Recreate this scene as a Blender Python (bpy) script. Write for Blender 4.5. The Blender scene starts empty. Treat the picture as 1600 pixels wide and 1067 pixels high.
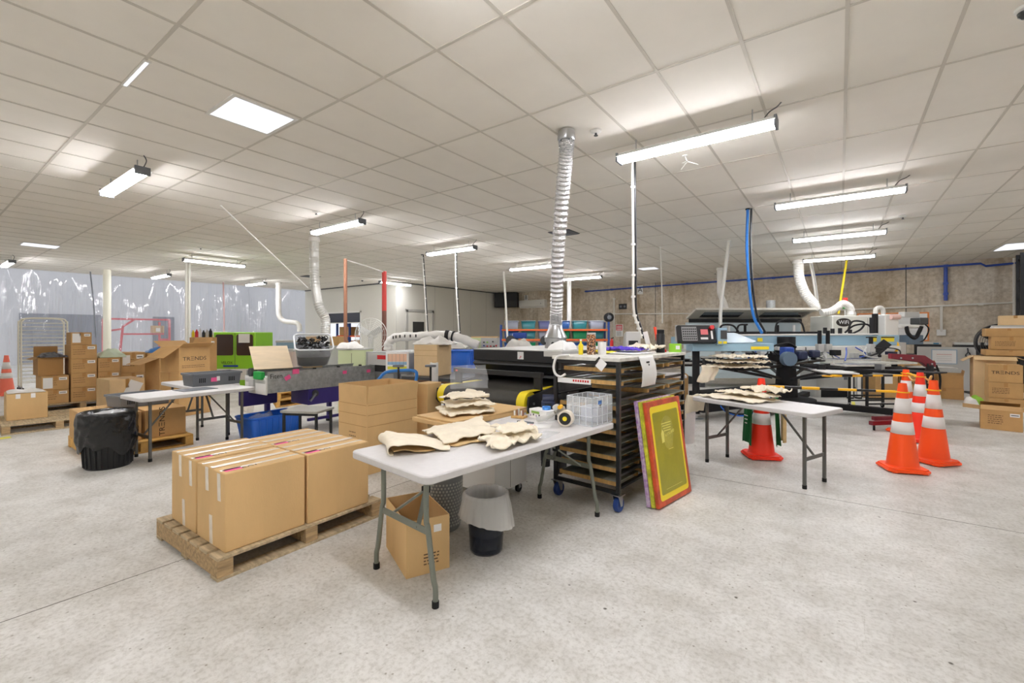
import bpy, math, random
from mathutils import Vector, Matrix
C = bpy.context.scene.collection
PI = math.pi
R = math.radians

# ---------------------------------------------------------------- camera, world, exposure
cam_d = bpy.data.cameras.new('camera')
cam_d.sensor_width = 36.0
cam_d.lens = 36.0 * 705.0 / 1600.0
cam_d.shift_y = -(533.5 - 518.0) / 1600.0
cam_d.clip_start = 0.05
cam_d.clip_end = 200
cam = bpy.data.objects.new('camera', cam_d)
C.objects.link(cam)
cam.location = (0, 0, 1.5)
cam.rotation_euler = (PI / 2, 0, R(36.0))
bpy.context.scene.camera = cam
sc = bpy.context.scene
sc.view_settings.view_transform = 'Standard'
sc.view_settings.look = 'None'
sc.view_settings.gamma = 1
sc.view_settings.use_curve_mapping = False
sc.view_settings.exposure = 0.0
sc.cycles.diffuse_bounces = 8
w = bpy.data.worlds.new('world')
sc.world = w
w.use_nodes = True
w.node_tree.nodes['Background'].inputs[0].default_value = (0.92, 0.945, 1.0, 1)
w.node_tree.nodes['Background'].inputs[1].default_value = 1.05
TUBE = 66.0          # emission strength of the fluorescent tubes

# ---------------------------------------------------------------- helpers
def lin(c):
    out = []
    for x in c:
        x /= 255.0
        out.append(x / 12.92 if x <= 0.04045 else ((x + 0.055) / 1.055) ** 2.4)
    return tuple(out) + (1.0,)

MATS = {}
def mat(name, rgb, rough=0.55, metal=0.0, var=0.0, scale=8.0, bump=0.0, bscale=60.0, emit=0.0, alpha=1.0, trans=0.0, spec=0.5, stretch=None, dark=None):
    if name in MATS:
        return MATS[name]
    m = bpy.data.materials.new(name)
    m.use_nodes = True
    nt = m.node_tree
    b = nt.nodes['Principled BSDF']
    b.inputs['Base Color'].default_value = lin(rgb)
    b.inputs['Roughness'].default_value = rough
    b.inputs['Metallic'].default_value = metal
    b.inputs['Specular IOR Level'].default_value = spec
    if alpha < 1:
        b.inputs['Alpha'].default_value = alpha
    if trans > 0:
        b.inputs['Transmission Weight'].default_value = trans
    if emit > 0:
        b.inputs['Emission Color'].default_value = lin(rgb)
        b.inputs['Emission Strength'].default_value = emit
    if var > 0 or bump > 0:
        tc = nt.nodes.new('ShaderNodeTexCoord')
        vec = tc.outputs['Object']
        if stretch:
            mp = nt.nodes.new('ShaderNodeMapping')
            mp.inputs['Scale'].default_value = stretch
            nt.links.new(vec, mp.inputs['Vector'])
            vec = mp.outputs['Vector']
    if var > 0:
        n = nt.nodes.new('ShaderNodeTexNoise')
        n.inputs['Scale'].default_value = scale
        n.inputs['Detail'].default_value = 6
        n.inputs['Roughness'].default_value = 0.6
        nt.links.new(vec, n.inputs['Vector'])
        rp = nt.nodes.new('ShaderNodeValToRGB')
        d = dark or tuple(x * (1 - var) for x in rgb)
        l = tuple(min(255, x * (1 + var * 0.5)) for x in rgb)
        rp.color_ramp.elements[0].position = 0.3
        rp.color_ramp.elements[1].position = 0.7
        rp.color_ramp.elements[0].color = lin(d)
        rp.color_ramp.elements[1].color = lin(l)
        nt.links.new(n.outputs['Fac'], rp.inputs['Fac'])
        nt.links.new(rp.outputs['Color'], b.inputs['Base Color'])
    if bump > 0:
        n2 = nt.nodes.new('ShaderNodeTexNoise')
        n2.inputs['Scale'].default_value = bscale
        n2.inputs['Detail'].default_value = 4
        nt.links.new(vec, n2.inputs['Vector'])
        bp = nt.nodes.new('ShaderNodeBump')
        bp.inputs['Strength'].default_value = bump
        bp.inputs['Distance'].default_value = 0.02
        nt.links.new(n2.outputs['Fac'], bp.inputs['Height'])
        nt.links.new(bp.outputs['Normal'], b.inputs['Normal'])
    MATS[name] = m
    return m

class MB:
    def __init__(s):
        s.v = []; s.f = []; s.mi = []; s.m = 0
    def add(s, vs, fs):
        o = len(s.v)
        s.v += [tuple(v) for v in vs]
        for f in fs:
            s.f.append(tuple(o + i for i in f)); s.mi.append(s.m)
        return s
    def box(s, x0, x1, y0, y1, z0, z1):
        vs = [(x, y, z) for z in (z0, z1) for y in (y0, y1) for x in (x0, x1)]
        return s.add(vs, [(0, 2, 3, 1), (4, 5, 7, 6), (0, 1, 5, 4), (2, 6, 7, 3), (0, 4, 6, 2), (1, 3, 7, 5)])
    def cbox(s, c, d, rot=None):
        q = rot.to_3x3() if rot else Matrix.Identity(3)
        vs = []
        for z in (-.5, .5):
            for y in (-.5, .5):
                for x in (-.5, .5):
                    vs.append(q @ Vector((x * d[0], y * d[1], z * d[2])) + Vector(c))
        return s.add(vs, [(0, 2, 3, 1), (4, 5, 7, 6), (0, 1, 5, 4), (2, 6, 7, 3), (0, 4, 6, 2), (1, 3, 7, 5)])
    def bar(s, p, q, w, h=None, up=(0, 0, 1)):
        p = Vector(p); q = Vector(q); h = h or w
        d = (q - p); L = d.length; d.normalize()
        u = Vector(up)
        if abs(d.dot(u)) > 0.99: u = Vector((0, 1, 0))
        x = u.cross(d).normalized(); y = d.cross(x)
        vs = []
        for e in (p, q):
            for a, b in ((-1, -1), (1, -1), (1, 1), (-1, 1)):
                vs.append(e + x * a * w / 2 + y * b * h / 2)
        return s.add(vs, [(3, 2, 1, 0), (4, 5, 6, 7), (0, 1, 5, 4), (1, 2, 6, 5), (2, 3, 7, 6), (3, 0, 4, 7)])
    def tube(s, pts, r, n=8, closed=False):
        pts = [Vector(p) for p in pts]; k = len(pts)
        rs = r if isinstance(r, (list, tuple)) else [r] * k
        t0 = (pts[1] - pts[0]).normalized()
        u = Vector((0, 0, 1)) if abs(t0.z) < 0.9 else Vector((1, 0, 0))
        x = t0.cross(u).normalized()
        vs = []; fs = []
        for i, p in enumerate(pts):
            if closed:
                t = (pts[(i + 1) % k] - pts[i - 1]).normalized()
            else:
                a = pts[max(i - 1, 0)]; b = pts[min(i + 1, k - 1)]
                t = (b - a).normalized()
            x = (x - t * x.dot(t)).normalized(); y = t.cross(x)
            for j in range(n):
                an = 2 * PI * j / n
                vs.append(p + (x * math.cos(an) + y * math.sin(an)) * rs[i])
        m = k if closed else k - 1
        for i in range(m):
            for j in range(n):
                a = i * n + j; b = i * n + (j + 1) % n
                c = ((i + 1) % k) * n + (j + 1) % n; d = ((i + 1) % k) * n + j
                fs.append((a, b, c, d))
        if not closed:
            fs.append(tuple(reversed(range(n)))); fs.append(tuple((k - 1) * n + j for j in range(n)))
        return s.add(vs, fs)
    def cyl(s, p, q, r, r2=None, n=16):
        return s.tube([p, q], [r, r if r2 is None else r2], n)
    def lathe(s, prof, n=24, c=(0, 0, 0), ax='z', cap=True):
        vs = []; fs = []
        for (r, z) in prof:
            for j in range(n):
                a = 2 * PI * j / n
                q = (r * math.cos(a), r * math.sin(a), z)
                if ax == 'x': q = (z, q[0], q[1])
                if ax == 'y': q = (q[1], z, q[0])
                vs.append((q[0] + c[0], q[1] + c[1], q[2] + c[2]))
        for i in range(len(prof) - 1):
            for j in range(n):
                fs.append((i * n + j, i * n + (j + 1) % n, (i + 1) * n + (j + 1) % n, (i + 1) * n + j))
        if cap:
            fs.append(tuple(reversed(range(n)))); fs.append(tuple((len(prof) - 1) * n + j for j in range(n)))
        return s.add(vs, fs)
    def prism(s, poly, a, b, ax='z'):
        def m(p, h):
            if ax == 'z': return (p[0], p[1], h)
            if ax == 'x': return (h, p[0], p[1])
            return (p[0], h, p[1])
        k = len(poly)
        vs = [m(p, a) for p in poly] + [m(p, b) for p in poly]
        fs = [tuple(reversed(range(k))), tuple(range(k, 2 * k))]
        for i in range(k):
            j = (i + 1) % k
            fs.append((i, j, k + j, k + i))
        return s.add(vs, fs)
    def grid(s, fn, nu, nv):
        vs = [fn(i / nu, j / nv) for j in range(nv + 1) for i in range(nu + 1)]
        fs = []
        for j in range(nv):
            for i in range(nu):
                a = j * (nu + 1) + i
                fs.append((a, a + 1, a + nu + 2, a + nu + 1))
        return s.add(vs, fs)
    def build(s, name, m, parent=None, loc=None, rz=0, bevel=0, smooth=True, ang=35, solid=0, sub=0, rot=None):
        me = bpy.data.meshes.new(name)
        me.from_pydata(s.v, [], s.f)
        ms = m if isinstance(m, (list, tuple)) else [m]
        for q in ms: me.materials.append(q)
        if len(ms) > 1:
            me.polygons.foreach_set('material_index', s.mi)
        import bmesh as _b
        bm = _b.new(); bm.from_mesh(me)
        _b.ops.recalc_face_normals(bm, faces=bm.faces)
        bm.to_mesh(me); bm.free()
        if smooth:
            me.polygons.foreach_set('use_smooth', [True] * len(me.polygons))
            me.set_sharp_from_angle(angle=R(ang))
        o = bpy.data.objects.new(name, me)
        C.objects.link(o)
        if parent: o.parent = parent
        if loc: o.location = loc
        if rot: o.rotation_euler = rot
        elif rz: o.rotation_euler = (0, 0, rz)
        if bevel:
            bv = o.modifiers.new('bevel', 'BEVEL'); bv.width = bevel; bv.segments = 2
            bv.limit_method = 'ANGLE'; bv.angle_limit = R(40)
        if solid:
            so = o.modifiers.new('solid', 'SOLIDIFY'); so.thickness = solid; so.offset = 0
        if sub:
            su = o.modifiers.new('sub', 'SUBSURF'); su.levels = sub; su.render_levels = sub
        return o

def tag(o, label, cat, group=None, kind=None):
    o['label'] = label; o['category'] = cat
    if group: o['group'] = group
    if kind: o['kind'] = kind
    return o
def thing(name, label, cat, loc=(0, 0, 0), rz=0, group=None):
    o = bpy.data.objects.new(name, None)
    o.empty_display_size = 0.1
    C.objects.link(o)
    o.location = loc; o.rotation_euler = (0, 0, rz)
    return tag(o, label, cat, group)
def struct(o):
    o['kind'] = 'structure'; return o
def box(name, m, x0, x1, y0, y1, z0, z1, parent=None, bevel=0, **k):
    return MB().box(x0, x1, y0, y1, z0, z1).build(name, m, parent, bevel=bevel, **k)
def kids(o):
    return [c for c in list(o.children)]
def dup(o, loc=None, rz=None, label=None, parent=None, group=None):
    c = o.copy(); C.objects.link(c)
    if parent is not None: c.parent = parent
    for k in kids(o): dup(k, parent=c)
    if loc is not None: c.location = loc
    if rz is not None: c.rotation_euler = (0, 0, rz)
    if label: c['label'] = label
    if group: c['group'] = group
    return c
def text(s, size, m, parent, loc, rot, name='printed_lettering', ext=0.0006, sx=1.0, align='CENTER'):
    cu = bpy.data.curves.new(name, 'FONT')
    cu.body = s; cu.size = size; cu.extrude = ext; cu.align_x = align; cu.align_y = 'CENTER'
    cu.resolution_u = 3
    t = bpy.data.objects.new(name + '_c', cu); C.objects.link(t)
    dg = bpy.context.evaluated_depsgraph_get()
    me = bpy.data.meshes.new_from_object(t.evaluated_get(dg))
    bpy.data.objects.remove(t)
    me.materials.clear(); me.materials.append(m)
    o = bpy.data.objects.new(name, me); C.objects.link(o)
    o.parent = parent; o.location = loc; o.rotation_euler = rot; o.scale = (sx, 1, 1)
    return o
FROT = {'-y': (PI / 2, 0, 0), '+x': (PI / 2, 0, PI / 2), '+y': (PI / 2, 0, PI), '-x': (PI / 2, 0, -PI / 2), 'top': (0, 0, 0), 'topx': (0, 0, PI / 2)}
def fpos(face, dims, u, v, e=0.0008):
    w, d, h = dims
    if face == '-y': return (u, -d / 2 - e, v)
    if face == '+x': return (w / 2 + e, u, v)
    if face == '+y': return (-u, d / 2 + e, v)
    if face == '-x': return (-w / 2 - e, -u, v)
    return (u, v, h + e)
def decal(name, m, w, h, parent, face, dims, u, v, ang=0, th=0.0012):
    b = MB().box(-w / 2, w / 2, -h / 2, h / 2, 0, th)
    o = b.build(name, m, parent, loc=fpos(face, dims, u, v, 0.0002))
    e = Matrix.Rotation(ang, 4, 'Z')
    from mathutils import Euler
    o.rotation_euler = (Euler(FROT[face]).to_matrix().to_4x4() @ e).to_euler()
    return o
def ftext(s, size, m, parent, face, dims, u, v, ang=0, sx=1.0, name='printed_lettering'):
    from mathutils import Euler
    r = (Euler(FROT[face]).to_matrix().to_4x4() @ Matrix.Rotation(ang, 4, 'Z')).to_euler()
    return text(s, size, m, parent, fpos(face, dims, u, v, 0.0004), r, name, sx=sx)
def lines(m, parent, face, dims, u0, u1, vs, th=0.006, name='printed_lines', seed=0):
    rr = random.Random(seed)
    b = MB()
    for v in vs:
        if len(vs) == 1:
            b.box(u0, u1, v - th / 2, v + th / 2, 0, 0.0008); continue
        x = u0
        while x < u1 - 0.01:
            L = rr.uniform(0.012, 0.04)
            b.box(x, min(x + L, u1), v - th / 2, v + th / 2, 0, 0.0008)
            x += L + 0.008
    o = b.build(name, m, parent, loc=fpos(face, dims, 0, 0, 0.0002))
    o.rotation_euler = FROT[face]
    return o
def catenary(p, q, sag, n=14):
    p = Vector(p); q = Vector(q); out = []
    for i in range(n + 1):
        t = i / n
        v = p.lerp(q, t); v.z -= sag * 4 * t * (1 - t)
        out.append(v)
    return out
def bez(ps, n=24):
    """Catmull-Rom through the points."""
    ps = [Vector(p) for p in ps]
    P = [ps[0] * 2 - ps[1]] + ps + [ps[-1] * 2 - ps[-2]]
    out = []
    seg = len(ps) - 1
    per = max(2, n // seg)
    for i in range(seg):
        a, b, c, d = P[i], P[i + 1], P[i + 2], P[i + 3]
        for k in range(per):
            t = k / per
            out.append(0.5 * ((2 * b) + (c - a) * t + (2 * a - 5 * b + 4 * c - d) * t * t + (3 * b - a - 3 * c + d) * t ** 3))
    out.append(ps[-1])
    return out
def vn(x, y, seed=0):
    from mathutils import noise
    return noise.noise(Vector((x + seed * 7.31, y - seed * 3.7, seed * 1.7)))
def ridge(x, y, seed=0):
    return 1 - abs(vn(x, y, seed)) * 2
def tri(x):
    x = x % 2.0
    return x if x < 1 else 2 - x
def crumple(name, outline, h, m, seed=0, parent=None, loc=(0, 0, 0), rz=0, freq=6.0, rough=0.5, ns=72, nr=16, edge=0.25, flat=0.0, hem=0.006):
    """folded cloth: closed skin over an irregular outline (list of (x, y)); straight sharp creases."""
    k = len(outline); b = MB(); vs = []
    rd = random.Random(seed)
    folds = [(rd.uniform(0, PI), freq * rd.uniform(0.5, 1.6), rd.uniform(0, 2), rd.uniform(0.4, 1.0)) for _ in range(5)]
    tot = sum(f[3] for f in folds)
    def F(x, y):
        wx = x + 0.05 * vn(x * 5, y * 5, seed); wy_ = y + 0.05 * vn(x * 5, y * 5, seed + 4)
        return sum(a * tri((wx * math.cos(t) + wy_ * math.sin(t)) * f + p) ** 1.6 for t, f, p, a in folds) / tot
    def oc(t):
        t = (t % 1.0) * k; i = int(t); f = t - i
        a, c = outline[i % k], outline[(i + 1) % k]
        return (a[0] + (c[0] - a[0]) * f, a[1] + (c[1] - a[1]) * f)
    cx = sum(p[0] for p in outline) / k; cy = sum(p[1] for p in outline) / k
    for i in range(nr + 1):
        rho = (i / nr) ** 0.8
        for j in range(ns):
            o = oc(j / ns)
            q = 1 + 0.05 * vn(o[0] * 14, o[1] * 14, seed + 5) * rho
            x = cx + (o[0] - cx) * rho * q; y = cy + (o[1] - cy) * rho * q
            prof = (1 - rho ** 5) * (1 - edge) + edge * (1 - rho)
            z = h * prof * (1 - rough + rough * 1.5 * F(x, y)) + hem
            if i == nr: z = hem + max(0, 0.35 * h * vn(x * 10, y * 10, seed + 9)) * (1 - flat)
            vs.append((x, y, max(z, hem * 0.7)))
    for j in range(ns):
        o = oc(j / ns)
        vs.append((cx + (o[0] - cx) * 0.96, cy + (o[1] - cy) * 0.96, 0.0))
    fs = []
    for i in range(nr + 1):
        for j in range(ns):
            fs.append((i * ns + j, i * ns + (j + 1) % ns, (i + 1) * ns + (j + 1) % ns, (i + 1) * ns + j))
    fs.append(tuple(reversed([(nr + 1) * ns + j for j in range(ns)])))
    b.add(vs, fs)
    return b.build(name, m, parent, loc=loc, rz=rz, ang=40)
def drape(name, quad, h, m, seed=0, loc=(0, 0, 0), rz=0, n=34, freq=7.0, crease=0.5, th=0.007, corners=(0, 0, 0, 0), lump=None, parent=None, roll=0.0):
    """one loose cloth layer: bent quad with sharp creases, wavy edges and some thickness; quad = 4 (x, y)."""
    rd = random.Random(seed * 7 + 1)
    folds = [(rd.uniform(0, PI), freq * rd.uniform(0.5, 1.7), rd.uniform(0, 2), rd.uniform(0.5, 1.0)) for _ in range(6)]
    b = MB()
    def fn(u, v):
        w0, w1, w2, w3 = (1 - u) * (1 - v), u * (1 - v), u * v, (1 - u) * v
        x = quad[0][0] * w0 + quad[1][0] * w1 + quad[2][0] * w2 + quad[3][0] * w3
        y = quad[0][1] * w0 + quad[1][1] * w1 + quad[2][1] * w2 + quad[3][1] * w3
        e = min(u, 1 - u, v, 1 - v)
        ew = max(0, 1 - e / 0.15)
        ox = 0.035 * ew * vn(u * 5, v * 5, seed); oy = 0.035 * ew * vn(u * 5, v * 5, seed + 6)
        wx = x + 0.04 * vn(x * 6, y * 6, seed + 1); wyy = y + 0.04 * vn(x * 6, y * 6, seed + 2)
        F = 0
        for t, f, p, a in folds:
            q = tri((wx * math.cos(t) + wyy * math.sin(t)) * f + p)
            F = max(F, a * (1 - abs(2 * q - 1)) ** 3 * (0.5 + 0.5 * vn(x * 5, y * 5, seed + int(10 * t))))
        base = (0.45 + 0.55 * min(1, e / 0.3)) * (0.7 + 0.6 * vn(x * 4, y * 4, seed + 3))
        z = h * (base * (1 - crease) + crease * F * 1.6)
        if lump: z += lump(x, y)
        for c, (cu, cv) in zip(corners, ((0, 0), (1, 0), (1, 1), (0, 1))):
            dd = math.hypot(u - cu, v - cv)
            if dd < 0.5: z += c * (1 - dd / 0.5) ** 2
        return (x + ox, y + oy, max(th / 2 + 0.001, z + th / 2))
    b.grid(fn, n, n)
    return b.build(name, m, parent, loc=loc, rz=rz, solid=th, ang=50)
def sheet(name, fn, nu, nv, m, parent=None, loc=(0, 0, 0), rz=0, th=0.003):
    b = MB(); b.grid(fn, nu, nv)
    return b.build(name, m, parent, loc=loc, rz=rz, solid=th, ang=70)
def rrect(w, d, r, n=5):
    out = []
    for cx, cy, a0 in ((w / 2 - r, d / 2 - r, 0), (-w / 2 + r, d / 2 - r, 90), (-w / 2 + r, -d / 2 + r, 180), (w / 2 - r, -d / 2 + r, 270)):
        for i in range(n + 1):
            a = R(a0 + 90 * i / n)
            out.append((cx + r * math.cos(a), cy + r * math.sin(a)))
    return out

# ---------------------------------------------------------------- materials
M_card = mat('cardboard', (214, 178, 124), 0.75, var=0.05, scale=3, bump=0.04, bscale=120, stretch=(1, 1, .3))
M_card2 = mat('cardboard_aged', (194, 154, 100), 0.78, var=0.07, scale=3, bump=0.04, bscale=120)
M_card3 = mat('cardboard_pale', (224, 194, 148), 0.75, var=0.05, scale=3)
M_cardin = mat('cardboard_inside', (176, 134, 80), 0.8, var=0.05, scale=3)
M_tape = mat('clear_tape', (238, 228, 212), 0.25, var=0.05, scale=20)
M_btape = mat('brown_tape', (176, 130, 72), 0.3)
M_paper = mat('white_paper', (240, 240, 238), 0.7)
M_pink = mat('pink_label', (238, 92, 150), 0.6)
M_ink = mat('black_ink', (40, 34, 28), 0.7)
M_inkb = mat('brown_ink', (96, 70, 40), 0.7)
M_red = mat('red_paint', (200, 30, 34), 0.5)
M_wood = mat('pallet_wood', (192, 172, 138), 0.85, var=0.2, scale=5, bump=0.3, bscale=25, stretch=(1, 8, 8))
M_wood2 = mat('pallet_wood_cross', (180, 152, 112), 0.85, var=0.24, scale=5, bump=0.3, bscale=25, stretch=(8, 1, 8))
M_woodf = mat('screen_frame_wood', (206, 164, 100), 0.6, var=0.14, scale=10, stretch=(3, 3, 1))
M_woody = mat('yellow_pine', (206, 160, 84), 0.7, var=0.18, scale=6)
M_white = mat('white_plastic', (212, 210, 209), 0.45, var=0.02, scale=30)
M_whitep = mat('white_paint', (232, 231, 226), 0.5)
M_grey = mat('grey_plastic', (112, 116, 122), 0.5)
M_lgrey = mat('light_grey_paint', (196, 196, 192), 0.45)
M_dgrey = mat('dark_grey_paint', (70, 72, 74), 0.5)
M_legs = mat('grey_green_steel', (124, 128, 118), 0.4, metal=0.3)
M_legd = mat('grey_steel_leg', (104, 104, 100), 0.4, metal=0.4)
M_black = mat('black_paint', (26, 27, 29), 0.4)
M_blackm = mat('black_matt', (20, 20, 22), 0.75)
M_rub = mat('black_rubber', (22, 22, 22), 0.8)
M_steel = mat('steel', (190, 192, 194), 0.28, metal=1.0)
M_galv = mat('galvanised_steel', (186, 190, 190), 0.42, metal=0.75, var=0.14, scale=18)
M_foil = mat('crinkled_foil', (226, 228, 230), 0.18, metal=1.0, bump=0.9, bscale=45)
M_purple = mat('purple_frame_paint', (62, 50, 126), 0.45)
M_blue = mat('blue_plastic', (30, 104, 212), 0.4)
M_blued = mat('blue_paint', (28, 70, 160), 0.45)
M_pblue = mat('pale_blue_machine_paint', (150, 184, 204), 0.4)
M_orange = mat('orange_cone_plastic', (255, 84, 10), 0.45)
M_redcone = mat('red_orange_cone_plastic', (252, 52, 22), 0.45)
M_refl = mat('white_reflective', (236, 232, 230), 0.4)
M_yel = mat('yellow_paint', (246, 222, 40), 0.5)
M_yelp = mat('amber_yellow_plastic', (250, 190, 30), 0.45)
M_canvas = mat('natural_canvas', (238, 228, 206), 0.9, var=0.04, scale=12, bump=0.12, bscale=260)
M_canvas2 = mat('natural_canvas_inside', (216, 186, 134), 0.9, var=0.08, scale=12)
M_clear = mat('clear_polythene', (238, 240, 242), 0.2, alpha=0.2)
M_clearb = mat('clear_plastic_tub', (236, 240, 242), 0.2, alpha=0.27)
M_binliner = mat('frosted_bin_liner', (236, 236, 234), 0.25, alpha=0.62)
M_smoke = mat('smoky_plastic', (34, 40, 54), 0.12, alpha=0.6)
M_bag = mat('black_bin_bag', (16, 16, 17), 0.22, bump=0.5, bscale=14)
M_green = mat('green_cloth', (20, 96, 48), 0.85)
M_greenp = mat('bright_green_paint', (150, 214, 52), 0.45)
M_lime = mat('pale_green_paint', (214, 224, 176), 0.5)
M_maroon = mat('maroon_paint', (122, 24, 40), 0.4)
M_navy = mat('navy_plastic', (34, 42, 70), 0.5)
M_violet = mat('violet_cloth', (88, 62, 190), 0.8)
M_pbag = mat('white_plastic_bag', (230, 228, 222), 0.35, bump=0.5, bscale=20)
M_pipew = mat('white_duct', (232, 230, 224), 0.45)
M_cable = mat('white_cable', (226, 224, 216), 0.5)
M_glass = mat('dark_window', (58, 60, 60), 0.12)
M_orb = mat('orange_rack_beam', (226, 96, 40), 0.5)
M_belt = mat('belt_dark', (58, 56, 50), 0.5, var=0.08, scale=20)
M_tub = [mat('tub_teal', (40, 120, 130), 0.3), mat('tub_blue', (36, 84, 150), 0.3), mat('tub_clear_grey', (150, 156, 172), 0.3), mat('tub_green', (20, 140, 92), 0.3), mat('tub_slate', (88, 96, 140), 0.3)]
# ---------------------------------------------------------------- setting
CZ = 3.54
def floor_material():
    m = bpy.data.materials.new('concrete_floor'); m.use_nodes = True
    nt = m.node_tree; b = nt.nodes['Principled BSDF']; L = nt.links
    tc = nt.nodes.new('ShaderNodeTexCoord')
    def noise(sc_, det, rg=0.6, st=None):
        n = nt.nodes.new('ShaderNodeTexNoise'); n.inputs['Scale'].default_value = sc_
        n.inputs['Detail'].default_value = det; n.inputs['Roughness'].default_value = rg
        src = tc.outputs['Object']
        if st:
            mp = nt.nodes.new('ShaderNodeMapping'); mp.inputs['Scale'].default_value = st
            mp.inputs['Rotation'].default_value = (0, 0, 0.6)
            L.new(src, mp.inputs['Vector']); src = mp.outputs['Vector']
        L.new(src, n.inputs['Vector']); return n
    def ramp(n, p0, c0, p1, c1):
        r = nt.nodes.new('ShaderNodeValToRGB')
        r.color_ramp.elements[0].position = p0; r.color_ramp.elements[0].color = c0
        r.color_ramp.elements[1].position = p1; r.color_ramp.elements[1].color = c1
        L.new(n.outputs['Fac'], r.inputs['Fac']); return r
    def mul(a, b_, f=1.0):
        x = nt.nodes.new('ShaderNodeMix'); x.data_type = 'RGBA'; x.blend_type = 'MULTIPLY'
        x.inputs[0].default_value = f
        L.new(a, x.inputs[6]); L.new(b_, x.inputs[7]); return x.outputs[2]
    big = ramp(noise(0.7, 5, 0.62), 0.3, lin((211, 210, 205)), 0.72, lin((233, 232, 228)))
    med = ramp(noise(3.2, 8, 0.68), 0.32, lin((226, 224, 220)), 0.62, (1, 1, 1, 1))
    fine = ramp(noise(38, 4, 0.7), 0.3, lin((222, 220, 216)), 0.55, (1, 1, 1, 1))
    scr = ramp(noise(5, 6, 0.75, (9, 0.5, 1)), 0.28, lin((218, 216, 210)), 0.4, (1, 1, 1, 1))
    vo = nt.nodes.new('ShaderNodeTexVoronoi'); vo.inputs['Scale'].default_value = 3.3
    L.new(tc.outputs['Object'], vo.inputs['Vector'])
    sp = nt.nodes.new('ShaderNodeValToRGB')
    sp.color_ramp.elements[0].position = 0.02; sp.color_ramp.elements[0].color = lin((120, 116, 108))
    sp.color_ramp.elements[1].position = 0.04; sp.color_ramp.elements[1].color = (1, 1, 1, 1)
    L.new(vo.outputs['Distance'], sp.inputs['Fac'])
    vo2 = nt.nodes.new('ShaderNodeTexVoronoi'); vo2.inputs['Scale'].default_value = 14
    L.new(tc.outputs['Object'], vo2.inputs['Vector'])
    sp2 = nt.nodes.new('ShaderNodeValToRGB')
    sp2.color_ramp.elements[0].position = 0.05; sp2.color_ramp.elements[0].color = lin((190, 186, 178))
    sp2.color_ramp.elements[1].position = 0.1; sp2.color_ramp.elements[1].color = (1, 1, 1, 1)
    L.new(vo2.outputs['Distance'], sp2.inputs['Fac'])
    c = mul(big.outputs[0], med.outputs[0]); c = mul(c, fine.outputs[0]); c = mul(c, scr.outputs[0])
    c = mul(c, sp.outputs[0]); c = mul(c, sp2.outputs[0])
    L.new(c, b.inputs['Base Color'])
    rr = ramp(noise(2.0, 6), 0.3, (0.42, 0.42, 0.42, 1), 0.7, (0.62, 0.62, 0.62, 1))
    L.new(rr.outputs[0], b.inputs['Roughness'])
    b.inputs['Specular IOR Level'].default_value = 0.4
    return m
def concrete_material():
    m = bpy.data.materials.new('stained_concrete'); m.use_nodes = True
    nt = m.node_tree; b = nt.nodes['Principled BSDF']; L = nt.links
    tc = nt.nodes.new('ShaderNodeTexCoord')
    def noise(sc_, det, rg, st):
        n = nt.nodes.new('ShaderNodeTexNoise'); n.inputs['Scale'].default_value = sc_
        n.inputs['Detail'].default_value = det; n.inputs['Roughness'].default_value = rg
        mp = nt.nodes.new('ShaderNodeMapping'); mp.inputs['Scale'].default_value = st
        L.new(tc.outputs['Object'], mp.inputs['Vector']); L.new(mp.outputs['Vector'], n.inputs['Vector']); return n
    def ramp(n, els):
        r = nt.nodes.new('ShaderNodeValToRGB')
        e = r.color_ramp.elements
        e[0].position, e[0].color = els[0]; e[1].position, e[1].color = els[-1]
        for p, c in els[1:-1]:
            k = e.new(p); k.color = c
        L.new(n.outputs['Fac'], r.inputs['Fac']); return r
    a = ramp(noise(0.45, 8, 0.68, (1, 1, 1)), [(0.34, lin((182, 165, 138))), (0.5, lin((214, 202, 182))), (0.66, lin((232, 225, 212)))])
    s_ = ramp(noise(1.2, 6, 0.6, (2.2, 1, 0.22)), [(0.3, lin((214, 206, 194))), (0.5, (1, 1, 1, 1))])
    f = ramp(noise(9, 6, 0.7, (1, 1, 1)), [(0.3, lin((214, 208, 200))), (0.6, (1, 1, 1, 1))])
    lt = ramp(noise(1.7, 8, 0.75, (1, 1, 1.3)), [(0.66, (0, 0, 0, 1)), (0.8, lin((120, 116, 108)))])
    def mix(x, y, mode, fac=1.0):
        q = nt.nodes.new('ShaderNodeMix'); q.data_type = 'RGBA'; q.blend_type = mode; q.inputs[0].default_value = fac
        L.new(x, q.inputs[6]); L.new(y, q.inputs[7]); return q.outputs[2]
    c = mix(a.outputs[0], s_.outputs[0], 'MULTIPLY'); c = mix(c, f.outputs[0], 'MULTIPLY'); c = mix(c, lt.outputs[0], 'SCREEN', 0.5)
    L.new(c, b.inputs['Base Color']); b.inputs['Roughness'].default_value = 0.8
    return m
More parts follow.
